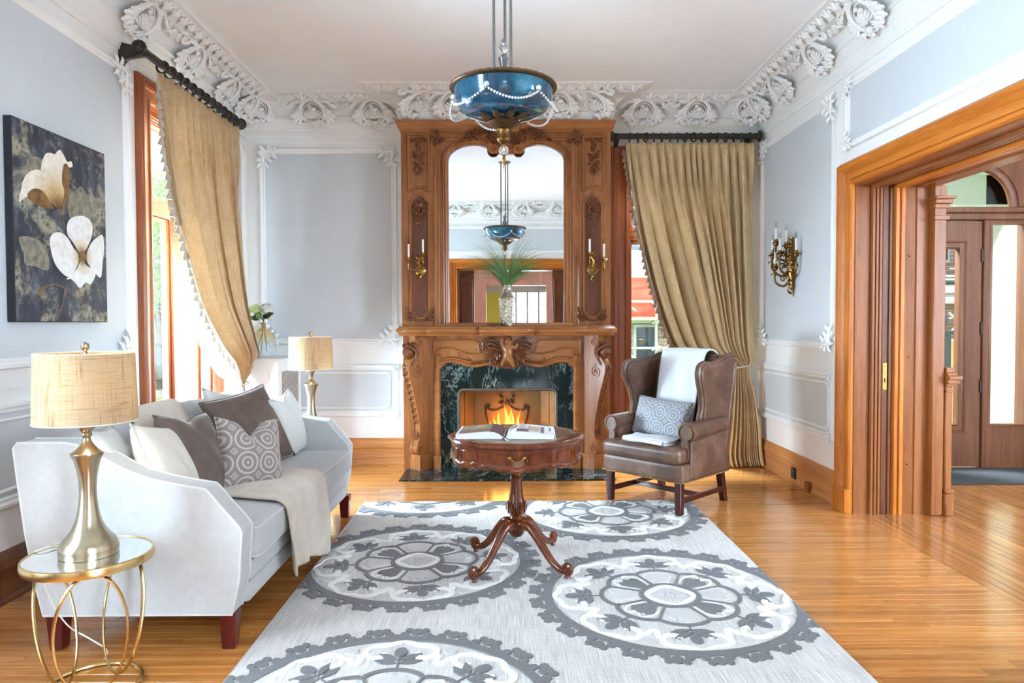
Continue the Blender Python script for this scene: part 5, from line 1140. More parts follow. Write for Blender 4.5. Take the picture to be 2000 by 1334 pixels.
for (x, y) in ((-1.155, 2.865), (-1.865, 2.865), (-1.125, 4.795), (-1.865, 4.795)):
    b = MB(); a, c = .036, .026; b.add([(x+sx_*h, y+sy_*h, z) for z, h in ((.156, a), (0, c)) for sx_, sy_ in ((-1, -1), (1, -1), (1, 1), (-1, 1))], [(0, 1, 5, 4), (1, 2, 6, 5), (2, 3, 7, 6), (3, 0, 4, 7), (3, 2, 1, 0), (4, 5, 6, 7)]); bevel(sb(b, 'leg', M['redleg'], sm=False), .004, 2)
# cushions
def pillow(name, label, mat, w_, h, T, c, az, lean, roll=0, chop=0, cat='cushion', group='cushions on the sofa', seed=0, parent_rot=None):
    rnd = random.Random(seed); ph = [rnd.random()*6 for _ in range(6)]
    def surf(sg):
        def fn(u, v):
            p, q = 2*u-1, 2*v-1; k = .085
            x = w_/2*p*(1-k*(1-q*q)*p*p); z = h/2*q*(1-k*(1-p*p)*q*q); t = T*((1-p**2)*(1-q**2))**.42 if abs(p) < 1 and abs(q) < 1 else 0
            wr = .006*(sin(p*5+ph[0]+q*2)*sin(q*4+ph[1]))*(1-p*p)*(1-q*q)+.004*sin(9*p+7*q+ph[2])*(1-p*p*q*q)*(1-max(p*p, q*q))
            cz = chop*exp(-(p/.34)**2)*ss(-.35, 1, q); z -= cz; t *= 1+.25*chop/h*4*(1-exp(-(p/.5)**2))*ss(-.2, 1, q)-.35*min(1, chop*6)*exp(-(p/.22)**2)*ss(.2, 1, q)
            return V((x, sg*(t+wr), z))
        return fn
    m = MB(); m.grid(surf(-1), 22, 22); m.grid(surf(1), 22, 22); o = m.build(name, mat, ang=70)
    bm = bmesh.new(); bm.from_mesh(o.data); bmesh.ops.remove_doubles(bm, verts=bm.verts, dist=.0005); bmesh.ops.recalc_face_normals(bm, faces=bm.faces); bm.to_mesh(o.data); bm.free()
    o.matrix_world = Matrix.Translation(V(c)) @ RZ(radians(az+90)) @ Matrix.Rotation(radians(-lean), 4, 'X') @ Matrix.Rotation(radians(roll), 4, 'Y')
    tag(o, label, cat, group)
    sm_ = MB(); n = 20; E_ = [(-1+2*i/n, -1) for i in range(n)]+[(1, -1+2*i/n) for i in range(n)]+[(1-2*i/n, 1) for i in range(n)]+[(-1, 1-2*i/n) for i in range(n)]; f = surf(1)
    sm_.tube([f((p+1)/2, (q+1)/2)*1.0 for p, q in E_], .0035, 5, closed=True); sm_.build('seam', mat, o); return o
pillow('throw_cushion', 'off-white cushion tip showing behind the cream cushion by the lamp', M['offwhite'], .42, .42, .06, (-1.70, 3.06, .70), 22, 24, 6, 0, seed=8)
pillow('throw_cushion', 'cream cushion propped against the sofa arm nearest the large lamp', M['cream'], .48, .45, .085, (-1.53, 3.13, .685), 12, 22, 10, .0, seed=1)
pillow('throw_cushion', 'brown velvet cushion between the cream and the circle-patterned cushions', M['velvet'], .47, .47, .085, (-1.54, 3.43, .683), -3, 22, 6, .03, seed=2)
pillow('throw_cushion', 'off-white cushion corner peeking out behind the big brown velvet cushion', M['offwhite'], .45, .45, .06, (-1.72, 4.34, .71), -8, 22, 14, 0, seed=9)
pillow('throw_cushion', 'large brown velvet cushion leaning on the middle of the sofa back', M['velvet'], .52, .50, .09, (-1.545, 4.16, .705), -26, 24, -8, .0, seed=3)
pillow('throw_cushion', 'taupe cushion printed with circles and pinched at the top, on the sofa', M['ringsA'], .37, .38, .085, (-1.36, 3.66, .662), -36, 18, 8, .085, seed=4)
pillow('throw_cushion', 'off-white cushion with a chopped top against the far sofa arm', M['offwhite'], .42, .42, .08, (-1.43, 4.52, .685), 0, 14, -4, .07, seed=5)
# beige throw over the back, the seat and the front edge
TH = [(0, -2.035, .55, 3.50, 4.06), (.08, -2.03, .80, 3.50, 4.06), (.13, -2.012, .872, 3.48, 4.04), (.17, -1.955, .905, 3.48, 4.04), (.21, -1.882, .868, 3.47, 4.03), (.30, -1.79, .70, 3.45, 4.02), (.38, -1.715, .545, 3.42, 4.0), (.42, -1.67, .516, 3.40, 3.98), (.55, -1.42, .518, 3.36, 3.95), (.66, -1.18, .514, 3.30, 3.94), (.71, -1.085, .502, 3.28, 3.94), (.74, -1.042, .465, 3.27, 3.94), (.84, -1.036, .30, 3.27, 3.95), (1, -1.03, .10, 3.30, 3.95)]
def thf(u, v):
    x, z, ya, yb_ = interp(TH, u); y = lerp(ya, yb_, v); hang = ss(.74, .9, u); fold = sin(v*19+u*3)*.016*hang+sin(v*31+1)*.006*hang
    z2 = z+(.004*sin(v*11+u*17) if .42 < u < .7 else 0)+hang*ss(.9, 1, u)*.05*sin(v*4.2+.6); return V((x+fold+.012*hang, y+.012*sin(u*9+v*2), z2+.004))
b = MB(); b.grid(thf, 90, 34); o = b.build('throw_blanket', M['throw'], ang=80); tag(o, 'beige plush throw blanket hanging over the sofa back and front edge', 'blanket'); md = o.modifiers.new('thick', 'SOLIDIFY'); md.thickness = .012; md.offset = 0
# ------------------------------------------------------------------ side tables and lamps
def side_table(lab, loc):
    t = thing('side_table', lab, 'side table', loc, 0, 'gold side tables at the sofa ends'); z = .50; r = .215
    b = MB(); b.lathe([(r-.008, z-.03), (r, z-.028), (r+.003, z-.015), (r, z+.002), (r-.006, z+.004), (r-.008, z)], 48, caps=False); b.lathe([(0, z-.03), (r-.008, z-.03)], 48); b.build('rim', M['gold'], t)
    MB().lathe([(0, z-.004), (r-.007, z-.004), (r-.007, z), (0, z)], 48).build('mirrored_top', M['mirror'], t)
    for k in range(3):
        a = radians(-58+120*k); d = V((cos(a), sin(a), 0)); tg = V((-sin(a), cos(a), 0)); c = d*.125
        b = MB(); P_ = []
        for i in range(40):
            q = 2*pi*i/40; P_.append(c+tg*(.115*cos(q))+d*(.035*sin(q))+V((0, 0, (z-.03)/2+.006+((z-.03)/2-.006)*sin(q))))
        b.tube(P_, .0075, 8, closed=True, flat=.6); b.build('oval_leg', M['gold'], t)
    b = MB(); b.tube([(.165*cos(q), .165*sin(q), .008) for q in [2*pi*i/40 for i in range(40)]], .0075, 8, closed=True); b.build('base_ring', M['gold'], t); return t
LPX = [(0, 0), (53, 0), (53.5, 14), (51, 24), (46, 31), (38, 40), (31, 50), (24.5, 64), (20, 80), (17, 100), (15.5, 118), (15.5, 135), (17, 155), (20, 172), (24, 188), (29.5, 200), (29.5, 203), (22, 208), (16, 214), (11, 221), (8, 226), (7, 232), (10, 238), (8.5, 243), (13, 248), (17, 255), (18, 261), (16, 268), (11, 274), (8.5, 277), (8.5, 300), (0, 300)]
def table_lamp(lab, loc, rot=0):
    t = thing('table_lamp', lab, 'lamp', loc, rot, 'brass table lamps beside the sofa'); k = 2.5/1350*1.0
    b = MB(); b.lathe([(r*k, z*k) for r, z in LPX], 36); b.build('base', M['antbrass'], t, ang=28)
    z0, z1 = .492, .742; b = MB(); b.lathe([(.170, z0), (.162, z1), (.1605, z1), (.1685, z0), (.170, z0)], 48, caps=False); sh = b.build('lamp_shade', M['shade'], t)
    for zz, r in ((z0, .170), (z1, .162)): MB().tube([(r*cos(q), r*sin(q), zz) for q in [2*pi*i/48 for i in range(48)]], .002, 5, closed=True).build('shade_trim', M['cream'], sh)
    b = MB(); b.tube([(0, 0, .55), (0, 0, .745)], .004, 6); 
    for s in (-1, 1): b.tube(smooth([(0, 0, .56), (s*.05, 0, .60), (s*.05, 0, .68), (0, 0, .738)], 5), .003, 6)
    for q in range(3): b.tube([(0, 0, .736), (.161*cos(q*2.094), .161*sin(q*2.094), .736)], .002, 5)
    b.build('harp', M['brass'], t); b = MB(); b.lathe([(.004, .738), (.009, .742), (.006, .75), (.013, .757), (.015, .768), (.011, .779), (0, .784)], 16); b.build('finial', M['antbrass'], t)
    MB().ball((0, 0, .62), (.028, .028, .038), 12, 8).build('bulb', M['lampglow'], t)
    l = lamp('lamp_light', 'POINT', (0, 0, .62), 1.5, (1, .74, .46), rad=.04); l.parent = t; return t
st1 = side_table('round gold side table with mirrored top at the near end of the sofa', (-1.545, 2.55, 0)); st2 = side_table('round gold side table hidden behind the far sofa arm', (-1.522, 5.40, 0)); st2.rotation_euler.z = 1.0
table_lamp('large brass lamp with linen shade on the side table in the foreground', (-1.545, 2.55, .501)); table_lamp('distant brass lamp with linen shade beyond the far sofa arm', (-1.522, 5.40, .501), .6)
b = MB(); b.tube(smooth([(-1.64, 2.56, .506), (-1.70, 2.62, .507), (-1.745, 2.56, .508), (-1.765, 2.60, .47), (-1.77, 2.66, .30), (-1.74, 2.72, .16), (-1.66, 2.73, .10), (-1.60, 2.74, .05), (-1.62, 2.76, .004)], 6), .003, 6); tag(b.build('lamp_cord', M['cord']), 'white lamp cord trailing off the foreground side table', 'cord')
# ------------------------------------------------------------------ drum table and book
TX, TY = .055, 3.80; R = .383; NS = 6
def drum(a, r, z):
    if r < .25: return 1
    ph = ((a+pi/2)/(2*pi/NS)+.5) % 1-.5; q = abs(ph)*2; return .962+.030*q**7+.012*sin(q*pi*2.0)*(.3 if z > .7 else 1)*.4
dt = thing('drum_table', 'polished mahogany drum table with scalloped apron on the rug', 'table', (TX, TY, 0))
b = MB(); b.lathe([(0, .735), (R*.86, .735), (R*.87, .737), (R*.9, .740), (R*.955, .738), (R*.99, .73), (R, .721), (R*.985, .712), (R*.96, .707), (R*.955, .70)], 120, fn=drum); b.build('top', M['mahog'], dt, ang=35)
tl = NT('tooled_leather_top'); tl.base(tl.ramp(tl.noise(tl.coord(), 7, 5), [(.3, srgb(70, 50, 38)), (.7, srgb(104, 78, 58))]), .3, 0, Coat_Weight=.3)
MB().lathe([(0, .7365), (R*.78, .7365), (R*.78, .735)], 96).build('leather_inset', tl.m, dt)
for rr in (.72, .80): MB().tube([(R*rr*cos(q), R*rr*sin(q), .7368) for q in [2*pi*i/80 for i in range(80)]], .0016, 4, closed=True).build('gilt_line', M['gold'], dt)
def skirt(a, r, z): return drum(a, r, z)
b = MB(); n = 168; pr = [(R*.955, .70), (R*.945, .692), (R*.94, .685), (R*.938, .655), (R*.94, .632), (R*.96, .624), (R*.965, .612), (R*.955, .600), (R*.92, .598), (R*.90, .62), (R*.90, .70)]; vs = []
for i, (r, z) in enumerate(pr):
    for j in range(n):
        a = 2*pi*j/n; ph = ((a+pi/2)/(2*pi/NS)+.5) % 1-.5; wv = -.008*cos(ph*2*pi*1.0)-.004*cos(ph*2*pi*4) if z < .635 and i < 9 else 0; rr = r*drum(a, r, z); vs.append((rr*cos(a), rr*sin(a), z+wv-(.0)))
b.add(vs, [(i*n+j, i*n+(j+1) % n, (i+1)*n+(j+1) % n, (i+1)*n+j) for i in range(len(pr)-1) for j in range(n)]); b.build('apron', M['mahog'], dt, ang=35)
for k in range(NS):
    for s in (-1, 1):
        a0 = -pi/2+k*2*pi/NS; c0, c1 = a0+s*radians(8 if k == 0 else 3), a0+s*radians(24); P_ = []
        for (t, z) in [(0, .648), (.03, .642)]+[(q/6, .642-.004*sin(q/6*pi)) for q in range(1, 6)]+[(.97, .642), (1, .648), (1.0, .676), (.97, .682)]+[(1-q/6, .682+.004*sin(q/6*pi)) for q in range(1, 6)]+[(.03, .682), (0, .676)]:
            a = lerp(c0, c1, t); rr = R*.94*drum(a, R, z)+.001; P_.append((rr*cos(a), rr*sin(a), z))
        MB().tube(P_, .0032, 6, closed=True).build('drawer_moulding', M['mahog'], dt)
hd = MB(); rr = R*.94*.962
hd.tube(smooth([(-.034, -rr-.004, .668), (-.028, -rr-.014, .664), (-.016, -rr-.018, .655), (0, -rr-.019, .652), (.016, -rr-.018, .655), (.028, -rr-.014, .664), (.034, -rr-.004, .668)], 5), .003, 7)
for s in (-1, 1): hd.leaf((s*.030, -rr-.002, .668), (s*.052, -rr-.002, .672), .014, V((0, -1, 0)), .004, 0, 5); hd.ball((s*.030, -rr-.006, .668), .006, 7, 5)
hd.build('drawer_handle', M['brass'], dt)
b = MB(); b.lathe([(.10, .60), (.06, .595), (.030, .585), (.030, .51), (.034, .505), (.037, .497), (.034, .489), (.030, .485), (.031, .45), (.035, .41), (.041, .375), (.047, .345), (.049, .325), (.045, .305), (.035, .29), (.028, .283), (.033, .277), (.037, .27), (.032, .262), (.029, .255), (.036, .248), (.044, .235), (.047, .215), (.045, .19), (.03, .17), (0, .165)], 28, fn=lambda a, r, z: 1+.025*cos(8*a)*(.29 < z < .48)); b.build('pedestal', M['mahog'], dt)
b = MB()
for k in range(6):
    a = 2*pi*k/6; d = V((cos(a), sin(a), 0)); tg = V((-sin(a), cos(a), 0)); b.tube([d*(.0465+.002*sin(q))+tg*(.016*cos(q))+V((0, 0, .33+.036*sin(q))) for q in [2*pi*i/16 for i in range(16)]], .0032, 5, closed=True); b.leaf(d*.047+V((0, 0, .30)), d*.049+V((0, 0, .36)), .02, d, .004, 0, 5)
b.build('pedestal_carving', M['mahog'], dt)
for k, (ex_, ey_) in enumerate(((-.225, -.275), (.262, -.235), (-.238, .21), (.226, .315))):
    d = V((ex_, ey_, 0)); L = d.length; d.normalize(); tg = V((-d.y, d.x, 0)); q = lambda r, z: d*(r*L/.35)+V((0, 0, z+.015))
    b = MB(); P_ = smooth([q(.02, .205), q(.06, .222), q(.10, .215), q(.15, .17), q(.20, .115), q(.25, .066), (q(.30, .038)), q(.345, .034)], 6); n_ = len(P_)
    b.tube(P_, lambda t: lerp(.034, .017, t**.6), 10, up=tg)
    b.tube(spiral(q(.348, .052), .024, .006, -pi/2, -pi/2+2.9*pi, 20, d, V((0, 0, 1))), lambda t: .018-.007*t, 8, up=tg)
    b.lathe([(0, 0), (.013, 0), (.016, .006), (.010, .018), (.012, .034), (0, .04)], 10, q(.345, -.001)); lg = b.build('leg', M['mahog'], dt)
    b = MB()
    for s in (-1, 1):
        for i in range(4): p = P_[8+i*4]+V((0, 0, .021))+tg*(s*.006); b.leaf(p, P_[12+i*4]+V((0, 0, .016))+tg*(s*.014), .014, V((0, 0, 1)), .003, 0, 5)
    b.build('leg_carving', M['mahog'], lg)
def book():
    t = thing('open_book', 'large open picture book lying on the drum table', 'book', (TX-.055, 3.765, .7375), radians(-3)); hw, hd_ = .268, .155
    b = MB()
    for s in (-1, 1): b.cbox(min(0.004*s, s*hw), max(.004*s, s*hw), -hd_, hd_, 0, .004, .001)
    b.build('cover', plain('white_cover', (.72, .72, .74, 1), .4), t)
    for s in (-1, 1):
        pf = lambda u: (.010+.030*sin(min(1, u*1.5)*pi*.5)*(1-.30*u)) if u > 0 else .006
        def top(u, v): return V((s*(.003+u*(hw-.012-.012*0)), lerp(-hd_+.006, hd_-.006, v), .004+.034*(1-(1-min(1, u/.28))**2.2)*(1-.42*ss(.25, 1, u))))
        b = MB(); b.grid(top, 18, 2); k = 19
        b.grid(lambda u, v: V((top(u, 0).x, top(u, 0).y, lerp(.004, top(u, 0).z, v))), 18, 1); b.grid(lambda u, v: V((top(u, 1).x, top(u, 1).y, lerp(.004, top(u, 1).z, v))), 18, 1); b.grid(lambda u, v: V((top(1, u).x+s*.008*(1-v), top(1, u).y, lerp(.004, top(1, u).z, v))), 2, 1); pg = b.build('page_block', M['paper'], t)
        def prn(cells, nm):
            for (u0, u1, v0, v1, c) in cells:
                m = MB(); m.grid(lambda u, v: top(lerp(u0, u1, u), lerp(v0, v1, v))+V((0, 0, .0006)), 8, 2); m.build(nm, c, pg)
        G = lambda nm, *c: plain(nm, srgb(*c), .5, var=.45, vscale=45)
        if s < 0: prn(((.02, .30, .0, 1, G('page_maroon', 92, 58, 54)), (.30, .96, .42, 1, G('page_photo_room', 150, 130, 110)), (.34, .9, .60, .9, G('page_photo_gold', 190, 160, 90)), (.30, .44, .60, 1, G('page_photo_green', 120, 140, 110)), (.30, .96, .08, .42, G('page_photo_red', 130, 92, 84)), (.7, .96, .6, .95, G('page_photo_pale', 190, 180, 168))), 'printed_picture')
        else: prn(((.06, .22, .55, .9, G('page_sketch', 160, 130, 116)), (.26, .40, .4, .95, G('page_text', 190, 188, 188)), (.22, .48, .1, .42, G('page_figure', 110, 84, 74)), (.44, .70, .2, .8, G('page_photo_skin', 206, 178, 158)), (.72, .80, .1, .8, G('page_photo_grey', 120, 118, 120)), (.9, .94, .4, .75, G('page_caption', 140, 140, 140))), 'printed_picture')
    b = MB(); b.grid(lambda u, v: V((.002+.02*u+.012*(v-.5)*1, -hd_-.002-.05*u, .006-.004*ss(0, .3, u))), 8, 1); o = b.build('ribbon', M['paper'], t); o.modifiers.new('thick', 'SOLIDIFY').thickness = .001
    b = MB(); b.cbox(-.016, .016, -hd_, hd_, .0, .006, .001); b.build('spine', M['iron'], t)
book()
# ------------------------------------------------------------------ wing chair
WC = V((1.205, 5.15, 0)); WR = radians(-47); wc = thing('wing_chair', 'worn brown leather wing chair with nailhead trim on the rug corner', 'armchair', WC, WR)
L_ = M['leather']
b = MB(); b.rbox(-.345, .345, -.335, .32, .235, .37, .022, 10); b.build('seat_base', L_, wc)
b = MB(); b.rbox(-.335, .335, -.365, .16, .368, .478, .035, 14, (0, .0, .014)); b.build('seat_cushion', L_, wc)
for s in (-1, 1):
    b = MB(); b.rbox(min(s*.262, s*.352), max(s*.262, s*.352), -.235, .26, .25, .575, .02, 8); a = b.build('arm', L_, wc)
    b = MB(); P_ = [(s*(.325+.004*sin(t*6)), lerp(-.25, .24, t), .582+.02*t) for t in [i/10 for i in range(11)]]; b.tube(P_, lambda t: .070-.012*t, 14); b.build('arm_roll', L_, a)
    kh = [(.026*c_, z) for c_, z in ((-1, .40), (1, .40), (1, .53))]+[(.006*s+.056*cos(q), .582+.056*sin(q)) for q in [radians(-58+i*(296)/20) for i in range(21)]]+[(-.026, .53)]
    b = MB(); b.plate([(s*.318+x, z) for x, z in kh], [], lambda u, v, d: V((u, -.262+d, v)), .016); bevel(b.build('arm_front', L_, a, ang=30), .004, 2)
    b = MB(); N_ = smooth([V((s*.318+x*.86, -.264, z)) for x, z in kh], 3)
    for p in N_: b.ball(p, .0042, 6, 4)
    o = b.build('nailheads', M['brassdark'], a); o['kind'] = 'stuff'
def backrest(m):
    m.rbox(-.275, .275, .14, .26, .40, 1.085, .04, 16, (0, .012, 0)); m.v = [V((p.x, p.y+(p.z-.42)*.24+.03*(p.x/.275)**2*-1*ss(.5, 1, p.z), p.z+.035*(1-(p.x/.275)**2)*ss(.9, 1.08, p.z))) for p in m.v]
b = MB(); backrest(b); b.build('backrest', L_, wc)
WG = [(.33, .60), (.02, .585), (-.025, .61), (-.035, .66), (-.02, .73), (-.03, .80), (-.06, .87), (-.09, .93), (-.10, .985), (-.08, 1.03), (-.03, 1.05), (.04, 1.045), (.12, 1.04), (.22, 1.06), (.32, 1.085), (.44, 1.10)]
for s in (-1, 1):
    b = MB(); b.plate(WG, [], lambda u, v, d: V((s*(.262+d+.10*max(0, .2-u)*ss(.6, .95, v)), u, v)), .062); wg = bevel(b.build('wing', L_, wc, ang=30), .02, 3)
    b = MB(); b.tube([(s*(.293+.10*max(0, .2-u)*ss(.6, .95, v)), u-.004, v) for u, v in smooth([V((p[0], p[1], 0)) for p in WG[2:]], 3) and [(q.x, q.y) for q in smooth([V((p[0], p[1], 0)) for p in WG[2:]], 3)]], .022, 8); b.build('wing_roll', L_, wg)
b = MB(); b.rbox(-.33, .33, .27, .31, .24, 1.06, .015, 8); b.v = [V((p.x, p.y+max(0, p.z-.42)*.22, p.z)) for p in b.v]; b.build('outer_back', L_, wc)
b = MB()
for i in range(62): b.ball((lerp(-.335, .335, i/61), -.338, .246), .0045, 6, 4)
for s in (-1, 1):
    for i in range(56): b.ball((s*.347, lerp(-.33, .30, i/55), .246), .0045, 6, 4)
o = b.build('rail_nailheads', M['brassdark'], wc); o['kind'] = 'stuff'
for (x, y, rk) in ((-.30, -.295, 0), (.30, -.295, 0), (-.275, .285, .06), (.275, .285, .06)):
    b = MB(); h = .026; b.add([(x+a*h*(1 if z > .1 else .9), y+c*h*(1 if z > .1 else .9)+rk*(1-z/.24), z) for z in (.24, .016 if y < 0 else 0) for a, c in ((-1, -1), (1, -1), (1, 1), (-1, 1))], [(0, 1, 5, 4), (1, 2, 6, 5), (2, 3, 7, 6), (3, 0, 4, 7), (3, 2, 1, 0), (4, 5, 6, 7)]); bevel(b.build('leg', M['darkleg'], wc, sm=False), .005, 2)
for s in (-1, 1): MB().cbox(s*.29-.012, s*.29+.012, -.28, .32, .085, .122, .004).build('stretcher', M['darkleg'], wc)
MB().cbox(-.29, .29, -.02, .005, .085, .122, .004).build('stretcher', M['darkleg'], wc)
wcm = Matrix.Translation(WC) @ RZ(WR)
TW = [(0, .082, .56), (.1, .108, .66), (.3, .160, .85), (.5, .222, 1.05), (.56, .255, 1.125), (.62, .32, 1.145), (.68, .40, 1.12), (.74, .445, 1.05), (1, .43, .75)]
def twf(u, v):
    y, z = interp(TW, u); x = lerp(-.20+.02*(1-u), .165+.03*ss(.2, .6, u), v); return V((x+.006*sin(u*9), y-.012+.006*sin(v*14+u*5)*(u < .55)-.01, z+.006*(1-abs(2*v-1))))
b = MB(); b.grid(twf, 50, 20); o = b.build('white_throw', M['whitethrow'], ang=80); o.matrix_world = wcm; o.modifiers.new('thick', 'SOLIDIFY').thickness = .01; tag(o, 'white throw hanging over the back of the wing chair', 'blanket')
o = pillow('lumbar_pillow', 'grey oblong pillow printed with circles on the wing chair seat', M['ringsB'], .50, .30, .075, (0, 0, 0), -90, 0, 2, .0, 'pillow', None, 6); del_g = o.pop('group', None) if 'group' in o else None
o.matrix_world = wcm @ TR(-.035, -.02, .63) @ Matrix.Rotation(radians(-18), 4, 'X') @ Matrix.Rotation(radians(3), 4, 'Y')
def fold(m):
    for i, (z, dx, dy) in enumerate(((.482, 0, 0), (.494, .006, .004), (.506, -.004, -.002))): m.rbox(-.17+dx, .19-dx, -.305+dy, -.11, z, z+.012, .006, 12, (0, 0, .004))
    m.v = [V((p.x+.02*sin(p.y*20), p.y+.014*sin(p.x*9)-.02*(p.x > .1), p.z+.003*sin(p.x*25))) for p in m.v]; m.tube([(-.17, -.306, .5), (0, -.312, .5), (.17, -.33, .5)], .019, 8, flat=.8)
b = MB(); fold(b); o = b.build('folded_throw', M['whitethrow']); o.matrix_world = wcm; tag(o, 'folded white throw lying on the front of the wing chair seat', 'blanket')
# ------------------------------------------------------------------ curtains and rods
def ringmesh(name):
    m = MB(); m.tube([(0, .040*cos(q), .040*sin(q)) for q in [2*pi*i/22 for i in range(22)]], .0075, 8, closed=True); m.tube([(0, 0, -.046), (0, 0, -.056)], .003, 6); me = m.mesh(name); me.materials.append(M['bronze']); return me
def tasselmesh(mat):
    m = MB(); m.ball((0, 0, -.010), .010, 7, 5); m.lathe([(.005, -.016), (.012, -.022), (.017, -.044), (.021, -.062), (.012, -.064), (0, -.062)], 9, fn=lambda a, r, z: 1+.08*cos(4*a)); m.tube([(0, 0, .008), (0, 0, -.004)], .002, 5); me = m.mesh('tassel'); me.materials.append(mat); return me
RINGM = ringmesh('curtain_ring')
def rod(label, p0, p1, wall_dir):
    """bronze pole with fluted disc finials and two scrolled brackets"""
    p0, p1 = V(p0), V(p1); d = (p1-p0).normalized(); L = (p1-p0).length; t = thing('curtain_rod', label, 'curtain rod', p0); rz = atan2(d.y, d.x); t.rotation_euler = (0, 0, rz)
    MB().tube([(0, 0, 0), (L, 0, 0)], .026, 16).build('pole', M['bronze'], t)
    for x, s in ((-.012, -1), (L+.012, 1)):
        m = MB(); m.lathe([(0, .0), (.034, .0), (.048, .006), (.050, .018), (.044, .026), (.034, .020), (.020, .026), (.013, .034), (0, .037)], 32, fn=lambda a, r, z: 1+(.05*cos(14*a) if r > .025 else 0)); 
        for k in range(14): a = 2*pi*k/14; m.tube([(.016*cos(a), .016*sin(a), .027), (.030*cos(a), .030*sin(a), .024), (.042*cos(a), .042*sin(a), .027)], .0035, 5)
        m.lathe([(.026, -.03), (.032, -.024), (.026, -.012), (.034, 0)], 20); m.xf(TR(x, 0, 0) @ Matrix.Rotation(s*pi/2, 4, 'Y')); m.build('finial', M['bronze'], t)
    wl = Matrix.Rotation(-rz, 4, 'Z') @ V(wall_dir); q = 1 if wl.y > 0 else -1; D = abs(wl.y)
    for x in (.03, L-.05):
        prof = [(.0, .055), (.0, -.10), (.02, -.10), (.03, -.075), (.055, -.055), (.09, -.045), (D+.02, -.036), (D+.04, -.01), (D+.02, .02), (.10, .03), (.04, .045)]
        m = MB(); m.plate([(q*(D-a), z) for a, z in prof], [], lambda u, v, dd: V((x+dd-.02, u, v)), .035); bevel(m.build('bracket', M['bronze'], t, ang=30), .004, 2)
    return t
rodL = rod('dark bronze curtain rod over the window beside the sofa', (-2.30, 4.44, 3.085), (-2.30, 6.06, 3.085), (-.15, 0, 0))
rodR = rod('dark bronze curtain rod over the window beside the fireplace', (1.02, 6.475, 3.08), (2.345, 6.475, 3.08), (0, .145, 0))
def curtain(name, label, mat, tmat, rows, mapf, N, gather, rod_z, NF, tie_i, rows_n=84):
    """rows: (s, z, lead, wall, depth, amp); mapf(h, depth, z) -> world point"""
    t = thing(name, label, 'curtain', mapf(rows[0][2], 0, 0), 0, 'gold curtains'); o0 = V(t.location)
    def fn(u, v):
        z, hl, hr, dp, am = interp(rows, u)
        top = 1-ss(0, .07, u); ph = (v+.018*sin(v*11+.6)+.010*sin(v*23))*N; fr = (ph % 1)-.5
        fq = (v+.03*sin(v*9+.6)+.012*sin(v*21+u*2))*NF; wide = 2*abs(sin(pi*fq+.4*sin(v*7+u*3)*ss(.1, .5, u)))**.75-1; mx_ = ss(.08, .34, u); wide = lerp(2*abs(sin(pi*ph))**.75-1, wide, mx_); pin = exp(-(fr/.10)**2)*.9*cos(fr*2*pi*9)*.5+exp(-(fr/.16)**2)*1.0
        pw = 1-.25*sin(3.1*v)*ss(.1, .6, u); vv = v**pw if gather else v
        fold = lerp(wide, pin*1.2-.3, top)*am*(1+.35*sin(5*v+1)*ss(.15, .6, u))
        h = lerp(hl, hr, vv)+am*.35*sin(2*pi*ph+1.0)*ss(.05, .2, u)*(hr-hl)/1.2
        zz = z+(.05*sin(pi*v)*ss(.45, .62, u)*(1-ss(.62, .72, u)))
        return mapf(h, dp+fold, zz)-o0
    b = MB(); b.grid(fn, rows_n, N*16); o = b.build('fabric', mat, t, ang=80); md = o.modifiers.new('thick', 'SOLIDIFY'); md.thickness = .004; md.offset = 0
    tm = tasselmesh(tmat); pr = None; acc = 0; k = 0; trim = []
    for i in range(601):
        u = i/600; p = fn(u*tie_i, 0)
        if pr is not None: acc += (p-pr).length
        trim.append(p) if i % 6 == 0 else None; pr = p
        if acc > .058 and u > .01:
            q = link('tassel', tm, t, p+(mapf(-.018, .006, 0)-mapf(0, 0, 0))); q.rotation_euler = (random.uniform(-.2, .2), random.uniform(-.2, .2), random.random()*3); acc = 0
    MB().tube(trim, .005, 6).build('tassel_braid', tmat, t)
    for k in range(N):
        p = fn(0, (k+.5)/N); r = link('curtain_ring', RINGM, t); r.location = V((p.x, p.y, rod_z-o0.z)); r.rotation_euler = (0, random.uniform(-.12, .12), (0 if abs(mapf(1, 0, 0).x-mapf(0, 0, 0).x) > .5 else pi/2)+random.uniform(-.35, .35))
        rp = mapf(0, ROD_D[name], 0); r.location = V((p.x if abs(mapf(1, 0, 0).x-mapf(0, 0, 0).x) > .5 else rp.x-o0.x, p.y if abs(mapf(1, 0, 0).x-mapf(0, 0, 0).x) < .5 else rp.y-o0.y, rod_z-.012-o0.z))
    return t, fn, o0
ROD_D = {'linen_curtain': .15, 'tied_curtain': .145}
rowsL = [(0, 3.02, 4.66, 5.97, .15, .030), (.06, 2.88, 4.665, 5.97, .15, .036), (.2, 2.5, 4.67, 5.97, .165, .05), (.35, 2.0, 4.73, 5.97, .185, .065), (.5, 1.5, 4.92, 6.03, .21, .07), (.60, 1.18, 5.20, 6.12, .24, .07), (.66, 1.03, 5.44, 6.12, .26, .055), (.70, .90, 5.70, 5.94, .23, .03), (.725, .845, 5.775, 5.865, .23, .018), (.76, .77, 5.76, 5.88, .22, .025), (.86, .45, 5.70, 5.90, .19, .03), (1, .03, 5.66, 5.90, .19, .03)]
mapL = lambda h, d, z: V((XL+d, h, z))
cuL, fL, oL = curtain('linen_curtain', 'gold linen curtain tied back at the window beside the sofa', M['curtain'], M['tassel'], rowsL, mapL, 12, True, 3.085, 7, .725)
